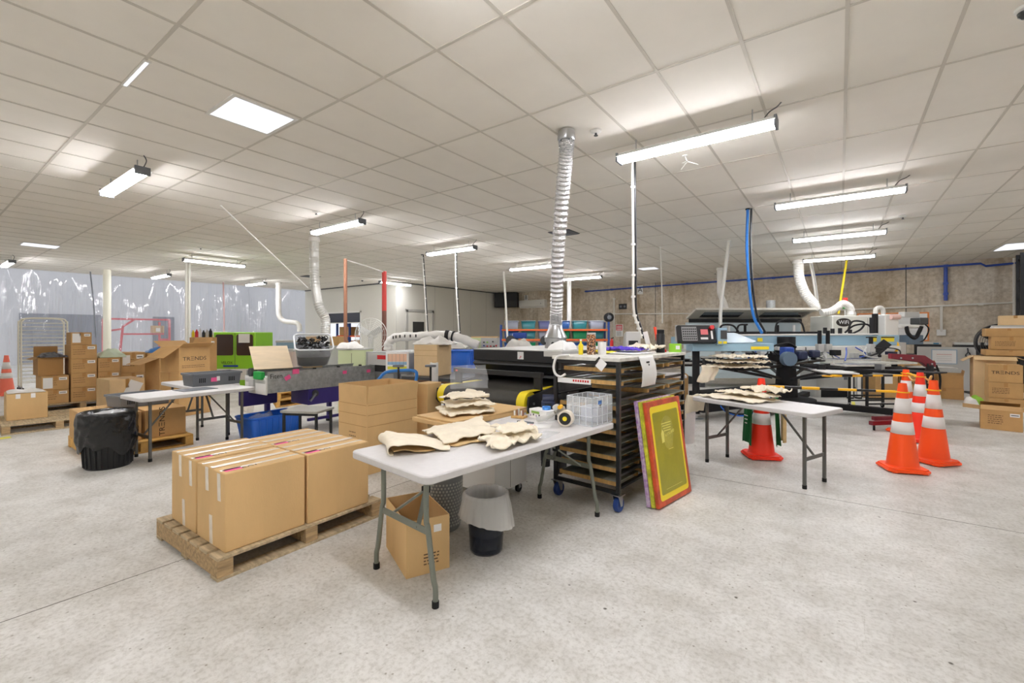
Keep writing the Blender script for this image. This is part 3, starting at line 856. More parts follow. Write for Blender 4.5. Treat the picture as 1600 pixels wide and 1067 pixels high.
# ---------------------------------------------------------------- the pallet of four cartons in front
pallet('rough wooden pallet under the four pink labelled cartons', (-3.52, 1.74, 0), R(0.5), 1.02, 1.2, nb=7)
def big_carton(label, x0, x1, y0, y1, h, seed):
    dims = (x1 - x0, y1 - y0, h)
    w, d, _ = dims
    t = carton(label, ((x0 + x1) / 2, (y0 + y1) / 2, 0.1435), dims, 0, M_card, 'cartons on the front pallet', tape=False)
    for u, wd in ((-w * 0.32, 0.03), (0.0, 0.05), (w * 0.3, 0.03)):
        decal('packing_tape', M_tape, wd, d * 0.98, t, 'top', dims, u, 0)
    b = MB(); b.box(-0.004, 0.004, -d / 2, d / 2, 0, 0.0016); b.build('lid_seam', M_cardin, t, loc=(0.03, 0, h + 0.0002))
    for u, v, q in ((-w * .12, h * .84, .15), (w * .3, h * .8, .17), (w * .02, h * .2, .18)):
        decal('packing_tape', M_tape, 0.045, q, t, '-y', dims, u, v, R(3))
    decal('pink_sticker', M_pink, 0.1, 0.055, t, 'topx', dims, w * .34, -d * .36)
    o = ftext('EX1', 0.06, M_ink, t, 'topx', dims, w * .34, -d * .36 + 0.1, 0)
    return t
big_carton('front carton on the pallet facing the table, nearest of four', -3.47, -3.04, 1.2, 1.71, 0.485, 1)
big_carton('carton on the pallet behind the front one, beside the white table', -3.46, -3.03, 1.725, 2.23, 0.485, 2)
big_carton('carton on the pallet corner farthest from the table, with tape strips down its end', -3.93, -3.49, 1.2, 1.71, 0.49, 3)
big_carton('rearmost carton of the pallet of four, only its taped lid showing', -3.92, -3.48, 1.73, 2.23, 0.48, 4)

# tall open carton behind the table
t = open_carton('tall tan open carton standing behind the front table', (-5.1, 3.9, 0), (0.52, 0.68, 0.74), R(-1), M_card, ((-91, .36), (-97, .36), (-90, .36), (-89, .36)))
t.location = (-4.24, 3.26, 0)
dm = (.52, .68, .74)
for v in (.725, .62, .5): decal('fold_line', M_cardin, .5, .005, t, '-y', dm, 0, v); decal('fold_line', M_cardin, .66, .005, t, '+x', dm, 0, v)
lines(M_inkb, t, '-y', dm, -.06, .06, (.3, .34, .38, .42), .008, seed=14)

# ---------------------------------------------------------------- the front folding table and what is on it
TA = R(-6.5); TC = Vector((-1.985, 2.59, 0))
fold_table('large white folding table in front with grey green bent legs', tuple(TC), TA, 1.9, 0.79, 0.755, True)
TZ = 0.756
def on_t(x, y, z=TZ): return (x, y, z)
def cloth(label, o, cat='bag', group='canvas bags on the front table'):
    return tag(o, label, cat, group)
t = thing('canvas_tote_bag', 'smooth folded cream canvas bag on the near end of the front table', 'bag', (-2.24, 1.98, TZ), R(62), 'canvas bags on the front table')
def fold(u, v):      # cross-section of a folded-over bag: tight roll at one edge, top layer sloping to the table
    k = u * 1.0
    if k < .42:
        a = PI * (1.5 - k / .42 * 1.05); r = .032 + .008 * vn(v * 3, 0, 4)
        x = -.15 + r * math.cos(a); z = .034 + r * math.sin(a)
    else:
        q = (k - .42) / .58
        x = -.15 + .012 + q * (.32 + .03 * math.sin(v * 4)); z = .034 + .031 + .012 * math.sin(q * 5 + v * 2) * (1 - q) - .058 * q ** 1.6 + .01 * vn(q * 4, v * 4, 7)
    y = -.2 + .4 * v + .03 * (u - .5) * (v - .5) * 4 + .012 * math.sin(u * 9)
    return (x + .02 * math.sin(v * 3), y, max(z, .004))
b = MB(); b.grid(fold, 46, 26); b.build('bag_body', M_canvas, t, solid=.005, ang=60)
def under(u, v):
    return (-.15 + .26 * u, -.18 + .37 * v + .02 * math.sin(u * 7), .006 + .022 * (1 - u) + .006 * vn(u * 5, v * 5, 9))
b = MB(); b.grid(under, 16, 16); b.build('inner_layer', M_canvas2, t, solid=.004, ang=60)
cloth('flat lower canvas bag sticking out beneath the pile on the front table', drape('canvas_tote_bag', [(-2.44, 2.34), (-2.02, 2.12), (-1.88, 2.5), (-2.28, 2.74)], .014, M_canvas2, 3, loc=(0, 0, TZ), crease=.5))
cloth('broad white canvas bag draped over the middle of the front table pile', drape('canvas_tote_bag', [(-2.46, 2.26), (-2.06, 2.1), (-1.93, 2.48), (-2.32, 2.78)], .05, M_canvas, 21, loc=(0, 0, TZ + .024), freq=5, crease=.45, corners=(-.02, -.035, .0, .02)))
cloth('crumpled twisted canvas bag at the table edge of the pile', drape('canvas_tote_bag', [(-1.96, 2.3), (-1.7, 2.16), (-1.64, 2.6), (-1.86, 2.86)], .075, M_canvas, 33, loc=(0, 0, TZ + .001), freq=8, crease=.6))
cloth('small canvas bag bunched on the crumpled one in the table pile', drape('canvas_tote_bag', [(-1.98, 2.5), (-1.78, 2.36), (-1.7, 2.6), (-1.9, 2.76)], .045, M_canvas, 35, loc=(0, 0, TZ + .06), freq=9, crease=.6))
def bag(label, quad, h, seed, z=TZ, m=None, group='canvas bags on the front table', **k):
    return tag(drape('canvas_tote_bag', quad, h, m or M_canvas, seed, loc=(0, 0, z), **k), label, 'bag', group)
# small things at the far end of the table
t = thing('clear_crate', 'clear grid-sided plastic crate on the far corner of the front table', 'crate', (-1.66, 3.37, TZ), TA)
w_, d_, h_ = 0.24, 0.3, 0.225
for (x0, x1, y0, y1) in ((-w_ / 2, w_ / 2, -d_ / 2, -d_ / 2 + .003), (-w_ / 2, w_ / 2, d_ / 2 - .003, d_ / 2), (-w_ / 2, -w_ / 2 + .003, -d_ / 2, d_ / 2), (w_ / 2 - .003, w_ / 2, -d_ / 2, d_ / 2)):
    box('side_panel', M_clearb, x0, x1, y0, y1, 0.002, h_, t)
box('base', M_clearb, -w_ / 2, w_ / 2, -d_ / 2, d_ / 2, 0, 0.004, t)
M_rib = mat('frosted_rib', (232, 236, 240), 0.4)
b = MB()
for z in (0.004, h_ * .33, h_ * .66, h_):
    for sx in (-1, 1):
        b.bar((sx * w_ / 2, -d_ / 2, z), (sx * w_ / 2, d_ / 2, z), .004); b.bar((-w_ / 2, sx * d_ / 2, z), (w_ / 2, sx * d_ / 2, z), .004)
for k in range(5):
    for sx in (-1, 1):
        y = -d_ / 2 + d_ * k / 4; x = -w_ / 2 + w_ * k / 4
        b.bar((sx * w_ / 2, y, 0), (sx * w_ / 2, y, h_), .004); b.bar((x, sx * d_ / 2, 0), (x, sx * d_ / 2, h_), .004)
b.build('grid_rib', M_rib, t, smooth=False)
decal('blue_sticker', mat('blue_sticker', (70, 120, 190), .5), .05, .03, t, '+x', (w_, d_, h_), -.04, .18)
decal('dark_sticker', M_ink, .02, .02, t, '+x', (w_, d_, h_), -.035, .15)
box('stored_film_roll', mat('pale_lilac', (200, 202, 220), .5), -.08, .09, -.02, .13, .006, .13, t, bevel=.01)
# tape gun
t = thing('tape_gun', 'grey hand tape gun with a large yellow-hubbed roll on the front table', 'tape gun', (-1.82, 3.1, TZ), R(14))
b = MB(); b.lathe([(.03, -.03), (.062, -.03), (.062, .03), (.03, .03)], 28, c=(.08, -.0, .064), ax='y'); b.build('tape_roll', mat('buff_tape_roll', (232, 222, 206), .4), t)
b = MB(); b.lathe([(.018, -.034), (.048, -.034), (.048, -.026), (.018, -.026)], 24, c=(.08, 0, .064), ax='y'); b.build('hub', M_black, t)
b = MB(); b.lathe([(.004, -.038), (.018, -.038), (.018, -.03), (.004, -.03)], 16, c=(.08, 0, .064), ax='y'); b.build('hub_cap', M_yel, t)
b = MB(); b.prism([(.05, .05), (.1, .05), (.06, .15), (-.02, .16), (-.03, .12), (.0, .07)], .032, .036, 'y'); b.build('frame_plate', M_lgrey, t)
b = MB(); b.tube([(-.01, .0, .1), (-.07, 0, .06), (-.16, 0, .035)], [.018, .02, .022], 10); b.build('handle', M_lgrey, t)
b = MB(); b.cyl((.0, -.03, .145), (.0, .03, .145), .022, n=14); b.build('roller', M_lgrey, t)
b = MB(); b.cyl((.035, -.03, .15), (.035, .03, .15), .016, n=12); b.build('yellow_knob', M_yelp, t)
# desk tape dispenser
t = thing('tape_dispenser', 'black desk tape dispenser with a white roll on the front table', 'tape dispenser', (-1.87, 3.4, TZ), R(72))
b = MB(); b.prism([(-.13, 0), (.13, 0), (.13, .05), (.07, .045), (.0, .03), (-.08, .03), (-.1, .085), (-.13, .085)], -.035, .035, 'y'); b.build('base', M_black, t, bevel=.004)
b = MB(); b.lathe([(.045, -.022), (.058, -.022), (.058, .022), (.045, .022), (.045, -.022)], 24, c=(.05, 0, .085), ax='y', cap=False); b.build('tape_roll', mat('buff_tape_roll', (232, 222, 206), .4), t)
# tissue box
t = thing('tissue_box', 'white flowered tissue box on the front table by the black dryer', 'box', (-2.06, 3.28, TZ), R(-15))
box('carton', M_paper, -.11, .11, -.055, .055, 0, .08, t, bevel=.003)
decal('green_band', mat('leaf_green', (150, 190, 90), .6), .1, .02, t, '-y', (.22, .11, .08), -.03, .055)
for k in range(6): decal('printed_flower', M_ink if k % 2 else mat('lilac', (170, 150, 190), .6), .012, .016, t, '-y', (.22, .11, .08), -.09 + k * .036, .025 + .008 * (k % 2))
t = thing('blue_tape_roll', 'small blue tape roll lying on the tissue box', 'tape roll', (-2.02, 3.28, TZ + .081))
b = MB(); b.lathe([(.022, 0), (.036, 0), (.036, .026), (.022, .026), (.022, 0)], 20, cap=False); b.build('tape', mat('sky_blue_tape', (80, 150, 230), .4), t)
t = thing('label_machine', 'dark blue label machine behind the tissue box', 'label machine', (-2.1, 3.44, TZ), R(30))
box('case', M_navy, -.06, .06, -.05, .05, 0, .13, t, bevel=.012); b = MB(); b.cyl((-.05, 0, .14), (.05, 0, .14), .045, n=16); b.build('roll', M_navy, t); box('window', M_glass, -.03, .03, -.054, -.05, .07, .11, t)
t = thing('wooden_block_tray', 'small wooden tray of vials on the front table', 'tray', (-2.24, 3.19, TZ), R(10))
box('tray', M_woodf, -.06, .06, -.045, .045, 0, .02, t, bevel=.003)
for k in range(5):
    b = MB(); b.cyl((-.04 + .02 * k, -.01 + .012 * (k % 2), .02), (-.04 + .02 * k, -.01 + .012 * (k % 2), .06 + .01 * (k % 3)), .008, n=8); b.build('vial', [M_paper, M_brown, M_lgrey][k % 3], t)
b = MB(); b.cyl((0, 0, .008), (.14, .02, .008), .007, n=8)
o = tag(b.build('marker_pen', M_black, loc=(-2.14, 3.02, TZ)), 'black marker pen on the front table beside the note paper', 'pen')
b = MB(); b.cyl((.06, .0085, .008), (.145, .0207, .008), .0085, n=8); b.build('cap', M_grey, o)
t = thing('note_paper', 'sheet of white note paper on the front table', 'paper', (-1.93, 3.0, TZ), R(24))
box('sheet', M_paper, -.105, .105, -.07, .07, 0, .001, t)
b = MB(); b.box(-.07, -.04, .03, .045, .001, .0016); b.build('red_scribble', M_red, t)
t = thing('clear_poly_sleeve', 'flat clear plastic sleeve on the front table by the crumpled bag', 'sleeve', (-1.72, 2.78, TZ), R(5))
box('film', M_clearb, -.06, .06, -.12, .12, 0, .002, t)

# ---------------------------------------------------------------- under the table
t = open_carton('open tan carton under the near end of the front table', (-2.285, 2.06, 0), (0.48, 0.28, 0.34), R(-24.4), M_card, (None, None, None, None))
decal('white_sticker', M_paper, .05, .045, t, '+x', (.48, .28, .34), .06, .27)
lines(M_inkb, t, '+x', (.48, .28, .34), -.03, .07, (.06, .08, .1, .12), .008, seed=4)
t = thing('waste_bin', 'smoky plastic waste bin with a frosted liner under the front table', 'bin', (-1.97, 2.41, 0))
b = MB(); b.lathe([(.105, 0), (.112, .01), (.135, .38), (.142, .385), (.136, .375), (.106, .014), (.0, .012)], 28, cap=False); b.build('bucket', M_smoke, t)
def lin_fn(u, v):
    a = 2 * PI * u
    if v < .45:
        q = v / .4375; r = .108 + .025 * q; z = .12 + .28 * q
    else:
        q = max(0, (v - .5) / .5); r = .1495 + .01 * math.sin(q * 3.1) + .03 * q * q + .014 * q * math.sin(a * 2 + 1) + .004 * math.sin(a * 14) * q; z = .402 - q * (.2 + .035 * math.sin(a + .6))
    r += .0035 * math.sin(a * 23 + v * 9)
    return (r * math.cos(a), r * math.sin(a), z)
b = MB(); b.grid(lin_fn, 72, 16); b.build('liner', M_binliner, t, ang=180)
crumple('rubbish', [(.09 * math.cos(k), .09 * math.sin(k)) for k in range(6)], .16, mat('mixed_rubbish', (150, 150, 146), .6, var=.5, scale=22), 8, t, loc=(0, 0, .02), rough=.6, ns=24, nr=5)
t = thing('mesh_bin', 'grey perforated metal bin standing behind the open carton under the table', 'bin', (-2.47, 2.5, 0))
M_perf = mat('perforated_metal', (150, 154, 156), .4, metal=.5)
b = MB(); b.lathe([(.12, 0), (.13, .02), (.15, .4), (.156, .41), (.146, .4), (.118, .01)], 28, cap=False); b.build('wall', M_perf, t)
b = MB()
for r_ in range(14):
    for k in range(36):
        a = 2 * PI * (k + .5 * (r_ % 2)) / 36; z = .05 + r_ * .024; rr = .131 + .019 * (z / .4)
        b.cbox((rr * math.cos(a), rr * math.sin(a), z), (.006, .012, .012), Matrix.Rotation(a, 4, 'Z'))
b.build('hole_pattern', M_lgrey, t, smooth=False)

# white cabinet cart with a flat carton on top
t = thing('cabinet_cart', 'low white cabinet on castors partly hidden under the front table', 'cabinet', (-2.72, 3.27, 0))
box('cabinet_body', mat('cabinet_white', (222, 222, 220), .45), -.34, .34, -.24, .24, .1, .74, t, bevel=.006)
box('door_gap', M_joint, .3402, .341, -.02, -.016, .11, .73, t)
def caster(parent, x, y, r=.04, m=M_rub, z0=.1, bm=None):
    b = MB(); b.box(x - .02, x + .02, y - .025, y + .025, z0 - .006, z0); b.bar((x - .018, y, z0), (x - .018, y + .012, r), .004, .03); b.bar((x + .018, y, z0), (x + .018, y + .012, r), .004, .03)
    o = b.build('caster', bm or M_steel, parent)
    b = MB(); b.lathe([(r * .4, -.012), (r, -.012), (r, .012), (r * .4, .012)], 18, c=(x, y + .012, r), ax='x'); b.build('wheel', m, o)
    return o
for x in (-.28, .28):
    for y in (-.18, .18): caster(t, x, y)
t = thing('flat_carton', 'flat folded brown carton lying on the white cabinet behind the table', 'carton', (-2.66, 3.08, .741), R(-4))
box('panel', M_card, -.24, .25, -.5, .45, 0, .035, t, bevel=.004); box('panel', M_card, -.22, .25, -.47, .45, .036, .05, t, bevel=.003)
for (lb, q, h, sd, z, fr) in (
    ('crumpled canvas bag lowest on the flat brown carton', [(-2.9, 2.84), (-2.6, 2.66), (-2.4, 3.06), (-2.7, 3.3)], .05, 41, .793, 9),
    ('rolled canvas bag in the middle of the heap on the flat carton', [(-2.92, 2.92), (-2.62, 2.72), (-2.44, 3.1), (-2.72, 3.32)], .05, 44, .846, 8),
    ('printed grey cream canvas bag on top of the heap on the flat carton', [(-2.86, 2.86), (-2.6, 2.8), (-2.48, 3.1), (-2.74, 3.28)], .085, 47, .9, 4)):
    bag(lb, q, h, sd, z, freq=fr, crease=.6, group='canvas bags on the flat carton')
def poly(u, v):
    x = -.17 + .34 * u; z = .0 + .2 * v
    return (x + .03 * vn(v * 3, u * 3, 2), .05 * vn(u * 3, v * 3, 8) + .1 * v, z)
b = MB(); b.grid(poly, 16, 12)
tag(b.build('clear_plastic_bag', M_clear, loc=(-2.69, 3.06, .99), rz=R(50), ang=180), 'crinkled clear plastic bag standing on the canvas heap before the dryer', 'bag')
# ---------------------------------------------------------------- the black screen rack
RKC = Vector((-1.735, 4.29, 0)); RKR = R(-4.5); RW, RL, RH = 0.66, 1.5, 1.28
rk = thing('screen_rack', 'black steel drying rack on blue castors full of wooden print screens', 'rack', tuple(RKC), RKR)
for sx in (-1, 1):
    for sy in (-1, 1):
        x, y = sx * (RW / 2 - .016), sy * (RL / 2 - .016)
        box('post', M_black, x - .016, x + .016, y - .016, y + .016, .15, RH - .03, rk, bevel=.002)
LV = [.2 + .1055 * k for k in range(10)]
for z in LV:
    for sx in (-1, 1):
        x = sx * (RW / 2 - .035)
        b = MB(); b.box(x - .02, x + .02, -RL / 2 + .03, RL / 2 - .03, z, z + .003); b.box(x + sx * .017, x + sx * .02, -RL / 2 + .03, RL / 2 - .03, z - .016, z)
        b.build('shelf_rail', M_black, rk, smooth=False)
for y in (-RL / 2 + .016, RL / 2 - .016):
    box('cross_bar', M_black, -RW / 2 + .03, RW / 2 - .03, y - .012, y + .012, .15, .18, rk); box('cross_bar', M_black, -RW / 2 + .03, RW / 2 - .03, y - .012, y + .012, RH - .06, RH - .03, rk)
box('top_board', mat('worn_white_board', (214, 212, 204), .6, var=.1, scale=14), -RW / 2 - .01, RW / 2 + .01, -RL / 2 - .01, RL / 2 + .01, RH - .03, RH, rk, bevel=.003)
M_cblue = mat('blue_wheel', (30, 62, 130), .45)
for sx in (-1, 1):
    for sy in (-1, 1):
        x, y = sx * (RW / 2 - .03), sy * (RL / 2 - .03)
        b = MB(); b.box(x - .045, x + .045, y - .045, y + .045, .142, .15)
        for q in (-.028, .028): b.prism([(y - .04, .142), (y + .035, .142), (y + .03, .05), (y + .0, .05)], x + q - .002, x + q + .002, 'x')
        o = b.build('caster_bracket', M_steel, rk)
        b = MB(); b.lathe([(.02, -.02), (.056, -.022), (.062, -.014), (.062, .014), (.056, .022), (.02, .02)], 22, c=(x, y + .012, .062), ax='x'); b.build('wheel', M_cblue, o)
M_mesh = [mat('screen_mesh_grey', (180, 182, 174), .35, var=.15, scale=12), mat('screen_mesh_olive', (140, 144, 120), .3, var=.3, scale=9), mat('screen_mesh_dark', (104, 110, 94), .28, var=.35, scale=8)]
M_alu = mat('pale_screen_edge', (212, 212, 204), .35, var=.08, scale=20)
def rack_screen():
    t = thing('print_screen', 'x', 'print screen', (0, 0, 0))
    L_, W_ = .58, .40
    b = MB()
    for sy in (-1, 1): b.box(-L_ / 2, L_ / 2, sy * W_ / 2 - .018 - sy * .018, sy * W_ / 2 + .018 - sy * .018, 0, .034)
    for sx in (-1, 1): b.box(sx * (L_ / 2 - .09) - .018, sx * (L_ / 2 - .09) + .018, -W_ / 2 + .036, W_ / 2 - .036, .004, .0335)
    b.build('wooden_frame', M_woodf, t, smooth=False)
    box('mesh', M_mesh[0], -L_ / 2 + .02, L_ / 2 - .004, -W_ / 2 + .004, W_ / 2 - .004, .0345, .0372, t)
    box('pale_border', M_alu, L_ / 2 - .13, L_ / 2 + .012, -W_ / 2 - .004, W_ / 2 + .004, .0375, .0405, t)
    return t
ords = ['lowest', 'second lowest', 'third lowest', 'fourth lowest', 'fifth lowest', 'fifth highest', 'fourth highest', 'third highest', 'second highest', 'topmost']
slots = ['front table end', 'middle bay', 'far end']
rmat = Matrix.Translation(RKC) @ Matrix.Rotation(RKR, 4, 'Z')
rr = random.Random(4); sc0 = None
for li in range(10):
    for si, yy in enumerate((-.49, -.0, .49)):
        if (li + si * 5) % 11 == 7: continue
        p = rmat @ Vector((rr.uniform(.03, .05) if (li >= 7 or si == 2) else rr.uniform(-.006, .0), yy + rr.uniform(-.015, .015), LV[li] + .0035))
        lb = 'print screen on the %s level of the black rack, %s' % (ords[li], slots[si])
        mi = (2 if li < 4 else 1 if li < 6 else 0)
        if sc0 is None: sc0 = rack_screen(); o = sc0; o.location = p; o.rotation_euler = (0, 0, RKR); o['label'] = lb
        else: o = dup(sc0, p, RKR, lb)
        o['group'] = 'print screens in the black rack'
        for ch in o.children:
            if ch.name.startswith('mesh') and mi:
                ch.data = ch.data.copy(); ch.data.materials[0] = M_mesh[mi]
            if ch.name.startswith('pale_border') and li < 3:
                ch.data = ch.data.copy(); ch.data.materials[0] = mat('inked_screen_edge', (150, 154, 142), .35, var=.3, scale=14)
def rk_at(x, y, z=RH): return tuple(rmat @ Vector((x, y, z)))

# hanging papers and tags on the rack
t = thing('hanging_sheet', 'long white paper sheet taped over the side of the screen rack', 'paper', rk_at(RW / 2 + .022, -.28, RH), RKR)
def hs(u, v): return (.012 * math.sin(v * 3) + .006 * vn(u * 4, v * 4, 2) + .05 * v * (1 - v), -.15 + .3 * u + .04 * v, -.27 * v)
b = MB(); b.grid(hs, 10, 14); b.build('sheet', M_paper, t, solid=.0012, ang=180)
b = MB(); b.box(.02, .0235, -.04, .02, -.06, -.045); b.box(.02, .0235, -.0, .02, -.085, -.07); b.build('printed_lines', M_ink, t)
t = thing('square_tag', 'small square white tag hung askew on the rack edge', 'tag', rk_at(.17, -RL / 2 - .016, RH + .0), RKR)
b = MB(); b.cbox((0, 0, -.06), (.075, .002, .085), Matrix.Rotation(R(38), 4, 'Y')); b.build('card', M_paper, t)
b = MB(); b.cbox((-.03, -.001, -.015), (.05, .003, .016), Matrix.Rotation(R(-45), 4, 'Y')); b.build('black_strip', M_black, t)
b = MB(); b.tube(bez([(.05, 0, .0), (-.06, -.02, -.015), (-.1, -.02, -.1), (-.085, -.02, -.17), (-.03, -.02, -.195), (.02, -.02, -.17)], 30), .011, 6)
tag(b.build('white_strap', M_paper, loc=rk_at(-.2, -RL / 2 - .012, RH + .012)), 'curled white strap hanging off the near corner of the rack top', 'strap')
t = thing('banner_strip', 'white banner strip with red print on the second highest rack level', 'banner', rk_at(-.02, -RL / 2 - .03, LV[8] + .002), RKR)
box('strip', M_paper, -.24, .1, -.002, .0, 0, .045, t)
for k in range(7): box('red_print', M_red, -.08 + k * .024, -.064 + k * .024, -.003, -.0021, .016, .034, t)

# things on the rack top
def onrack(px_xy, z=RH + .0005): return (px_xy[0], px_xy[1], z)
t = thing('tall_canister', 'tall leopard print canister standing on the screen rack', 'canister', onrack((-1.93, 3.95)))
b = MB(); b.lathe([(.04, 0), (.042, .004), (.042, .19), (.04, .192)], 24)
def leopard():
    m = mat('leopard_print', (206, 160, 120), .4)
    nt = m.node_tree; vo = nt.nodes.new('ShaderNodeTexVoronoi'); vo.inputs['Scale'].default_value = 46
    tc = nt.nodes.new('ShaderNodeTexCoord'); rp = nt.nodes.new('ShaderNodeValToRGB')
    nt.links.new(tc.outputs['Object'], vo.inputs['Vector']); nt.links.new(vo.outputs['Distance'], rp.inputs['Fac'])
    e = rp.color_ramp.elements; e[0].position = .38; e[0].color = lin((196, 140, 96)); e[1].position = .46; e[1].color = lin((50, 30, 22))
    k = e.new(.62); k.color = lin((60, 36, 26)); k = e.new(.7); k.color = lin((226, 200, 176))
    nt.links.new(rp.outputs['Color'], nt.nodes['Principled BSDF'].inputs['Base Color']); return m
b.build('can', leopard(), t); b = MB(); b.lathe([(.043, .192), (.043, .205), (.04, .208)], 24); b.build('lid', M_lgrey, t)
t = thing('yellow_bottle', 'slim yellow bottle beside the leopard print canister', 'bottle', onrack((-2.0, 3.87)))
b = MB(); b.lathe([(.022, 0), (.024, .09), (.01, .11), (.01, .13)], 16); b.build('bottle', M_yel, t); b = MB(); b.lathe([(.011, .13), (.011, .145)], 12); b.build('cap', M_whitep, t)
t = thing('white_tube_roll', 'white upright roll beside the leopard print canister', 'roll', onrack((-1.85, 4.02)))
b = MB(); b.lathe([(.012, 0), (.04, 0), (.04, .12), (.012, .12)], 20); b.build('roll', M_paper, t)
t = thing('black_flask', 'tall black flask at the far edge of the screen rack top', 'flask', onrack((-1.52, 4.74)))
b = MB(); b.lathe([(.043, 0), (.043, .185), (.036, .2)], 24); b.build('body', M_black, t); b = MB(); b.lathe([(.037, .2), (.037, .235), (.032, .24)], 20); b.build('cap', M_blackm, t)
t = thing('green_carton', 'small bright green carton behind the black flask', 'box', onrack((-1.43, 4.95)), R(10))
box('body', M_greenp, -.06, .06, -.04, .04, 0, .09, t, bevel=.003); decal('white_sticker', M_paper, .04, .04, t, '-y', (.12, .08, .09), .03, .05)
t = thing('red_plug', 'small red tool cap beside the green carton', 'cap', onrack((-1.52, 4.87)))
b = MB(); b.lathe([(.022, 0), (.022, .02), (.012, .03)], 14); b.build('cap', M_red, t)
def rackcloth(label, quad, h, sd, m, z, **k):
    return tag(drape('folded_cloth', quad, h, m, sd, loc=(0, 0, z), n=24, **k), label, 'cloth', 'cloths on the rack top')
rackcloth('white paper garment spread under the violet cloth', [(-1.98, 4.12), (-1.55, 4.08), (-1.5, 4.55), (-1.9, 4.62)], .015, 5, M_paper, RH, crease=.3)
rackcloth('rumpled violet cloth on the screen rack top', [(-1.96, 4.26), (-1.64, 4.18), (-1.55, 4.5), (-1.9, 4.58)], .06, 6, M_violet, RH + .02, freq=10, crease=.7)
rackcloth('yellow and black rag beside the violet cloth', [(-2.0, 4.06), (-1.82, 4.06), (-1.8, 4.22), (-1.98, 4.24)], .035, 7, M_yel, RH, freq=12, crease=.7)
rackcloth('draped canvas strap cloth by the black flask', [(-1.76, 4.46), (-1.52, 4.42), (-1.45, 4.66), (-1.66, 4.72)], .09, 9, M_canvas, RH + .024, freq=10, crease=.6)
t = thing('grey_label_printer', 'pale grey label printer on the back of the rack top', 'printer', onrack((-1.88, 4.86)), R(32))
b = MB(); b.prism([(-.09, 0), (.09, 0), (.09, .1), (.03, .2), (-.09, .22)], -.08, .08, 'x'); b.build('case', M_lgrey, t, bevel=.008)
box('slot', M_blackm, -.05, .05, -.0945, -.09, .06, .12, t); box('panel', M_dgrey, -.05, .05, -.096, -.0946, .03, .05, t)
t = thing('white_folder', 'white folder standing behind the pale printer on the rack', 'folder', onrack((-1.74, 4.97)), R(20))
b = MB(); b.cbox((0, 0, .115), (.05, .13, .21), Matrix.Rotation(R(-14), 4, 'Y')); b.build('board', M_paper, t, bevel=.002)
t = thing('orange_squeegee', 'orange red squeegee blade leaning upright on the rack top', 'squeegee', onrack((-1.62, 4.92)))
b = MB(); b.bar((.03, 0, .012), (-.02, 0, .27), .045, .02); b.build('blade', mat('orange_red_blade', (240, 70, 30), .4), t, bevel=.003)
b = MB(); b.box(.0, .07, -.03, .03, 0, .012); b.build('foot', M_dgrey, t)

# ---------------------------------------------------------------- screens leaning on the rack
def lean_screen(label, p0, ang, lean, w_, h_, m_edge, front=False):
    t = thing('print_screen', label, 'print screen', p0, 0, 'print screens leaning on the rack')
    t.rotation_euler = (Matrix.Rotation(ang, 4, 'Z') @ Matrix.Rotation(PI / 2 - lean, 4, 'X')).to_euler()
    th = .032; fw = .055
    for (x0, x1, y0, y1) in ((-w_ / 2, -w_ / 2 + fw, 0, h_), (w_ / 2 - fw, w_ / 2, 0, h_), (-w_ / 2 + fw, w_ / 2 - fw, 0, fw), (-w_ / 2 + fw, w_ / 2 - fw, h_ - fw, h_)):
        box('frame_bar', m_edge, x0, x1, y0, y1, 0, th, t, bevel=.002)
    b = MB(); b.prism([(x, y + h_ / 2) for x, y in rrect(w_ - .09, h_ - .09, .03)], th - .012, th + .0006); b.build('yellow_margin', M_yel, t, smooth=False)
    if front:
        b = MB(); b.prism([(x, y + h_ / 2 - .005) for x, y in rrect(w_ - .15, h_ - .19, .02)], th, th + .0012)
        b.build('coated_mesh', mat('olive_emulsion', (166, 160, 28), .3, var=.06, scale=6), t, smooth=False)
        b = MB(); pts = []
        for k in range(26):
            a = 2 * PI * k / 26; pts.append((.105 * math.cos(a) * (1 + .12 * math.sin(3 * a)), .67 * h_ + .16 * math.sin(a) * (1 + .1 * math.cos(2 * a))))
        b.prism(pts, th + .0012, th + .0016); b.build('ghost_stain', mat('ghost_stain', (178, 174, 66), .35, var=.1, scale=12), t, smooth=False)
        mg = mat('stencil_pale', (232, 226, 120), .5)
        text('AUCKLAND', .034, mg, t, (.035, .655 * h_, th + .0016), (0, 0, R(9)), sx=1.0)
        b = MB(); b.prism([(-.12, .58 * h_), (-.075, .585 * h_), (-.07, .68 * h_), (-.095, .71 * h_), (-.12, .67 * h_)], th + .0016, th + .002); b.build('stencil_mark', mg, t, smooth=False)
        for k in range(4):
            b = MB(); b.box(-.1 + .012 * k, .08 - .006 * k, .76 * h_ - k * .022, .768 * h_ - k * .022, th + .0016, th + .002); b.build('stencil_line', mg, t, smooth=False)
        b = MB(); b.box(-.02, .07, .5 * h_, .505 * h_, th + .0016, th + .002); b.box(-.15, .15, .14 * h_, .143 * h_, th + .0016, th + .002); b.build('stencil_line', mg, t, smooth=False)
    else:
        b = MB(); b.box(-w_ / 2 + fw, w_ / 2 - fw, fw, h_ - fw, th - .004, th - .002); b.build('coated_mesh', M_mesh[1], t, smooth=False)
    return t
M_rfr = mat('red_stained_wood', (206, 84, 48), .45, var=.22, scale=9)
M_yfr = mat('lime_stained_wood', (206, 206, 60), .5, var=.25, scale=20)
M_pfr = mat('purple_stained_wood', (120, 70, 140), .5, var=.5, scale=26, dark=(226, 214, 222))
an = math.atan2(.6, .1)
nx, ny = math.sin(an), -math.cos(an)
base = Vector((-1.2, 4.09, .001))
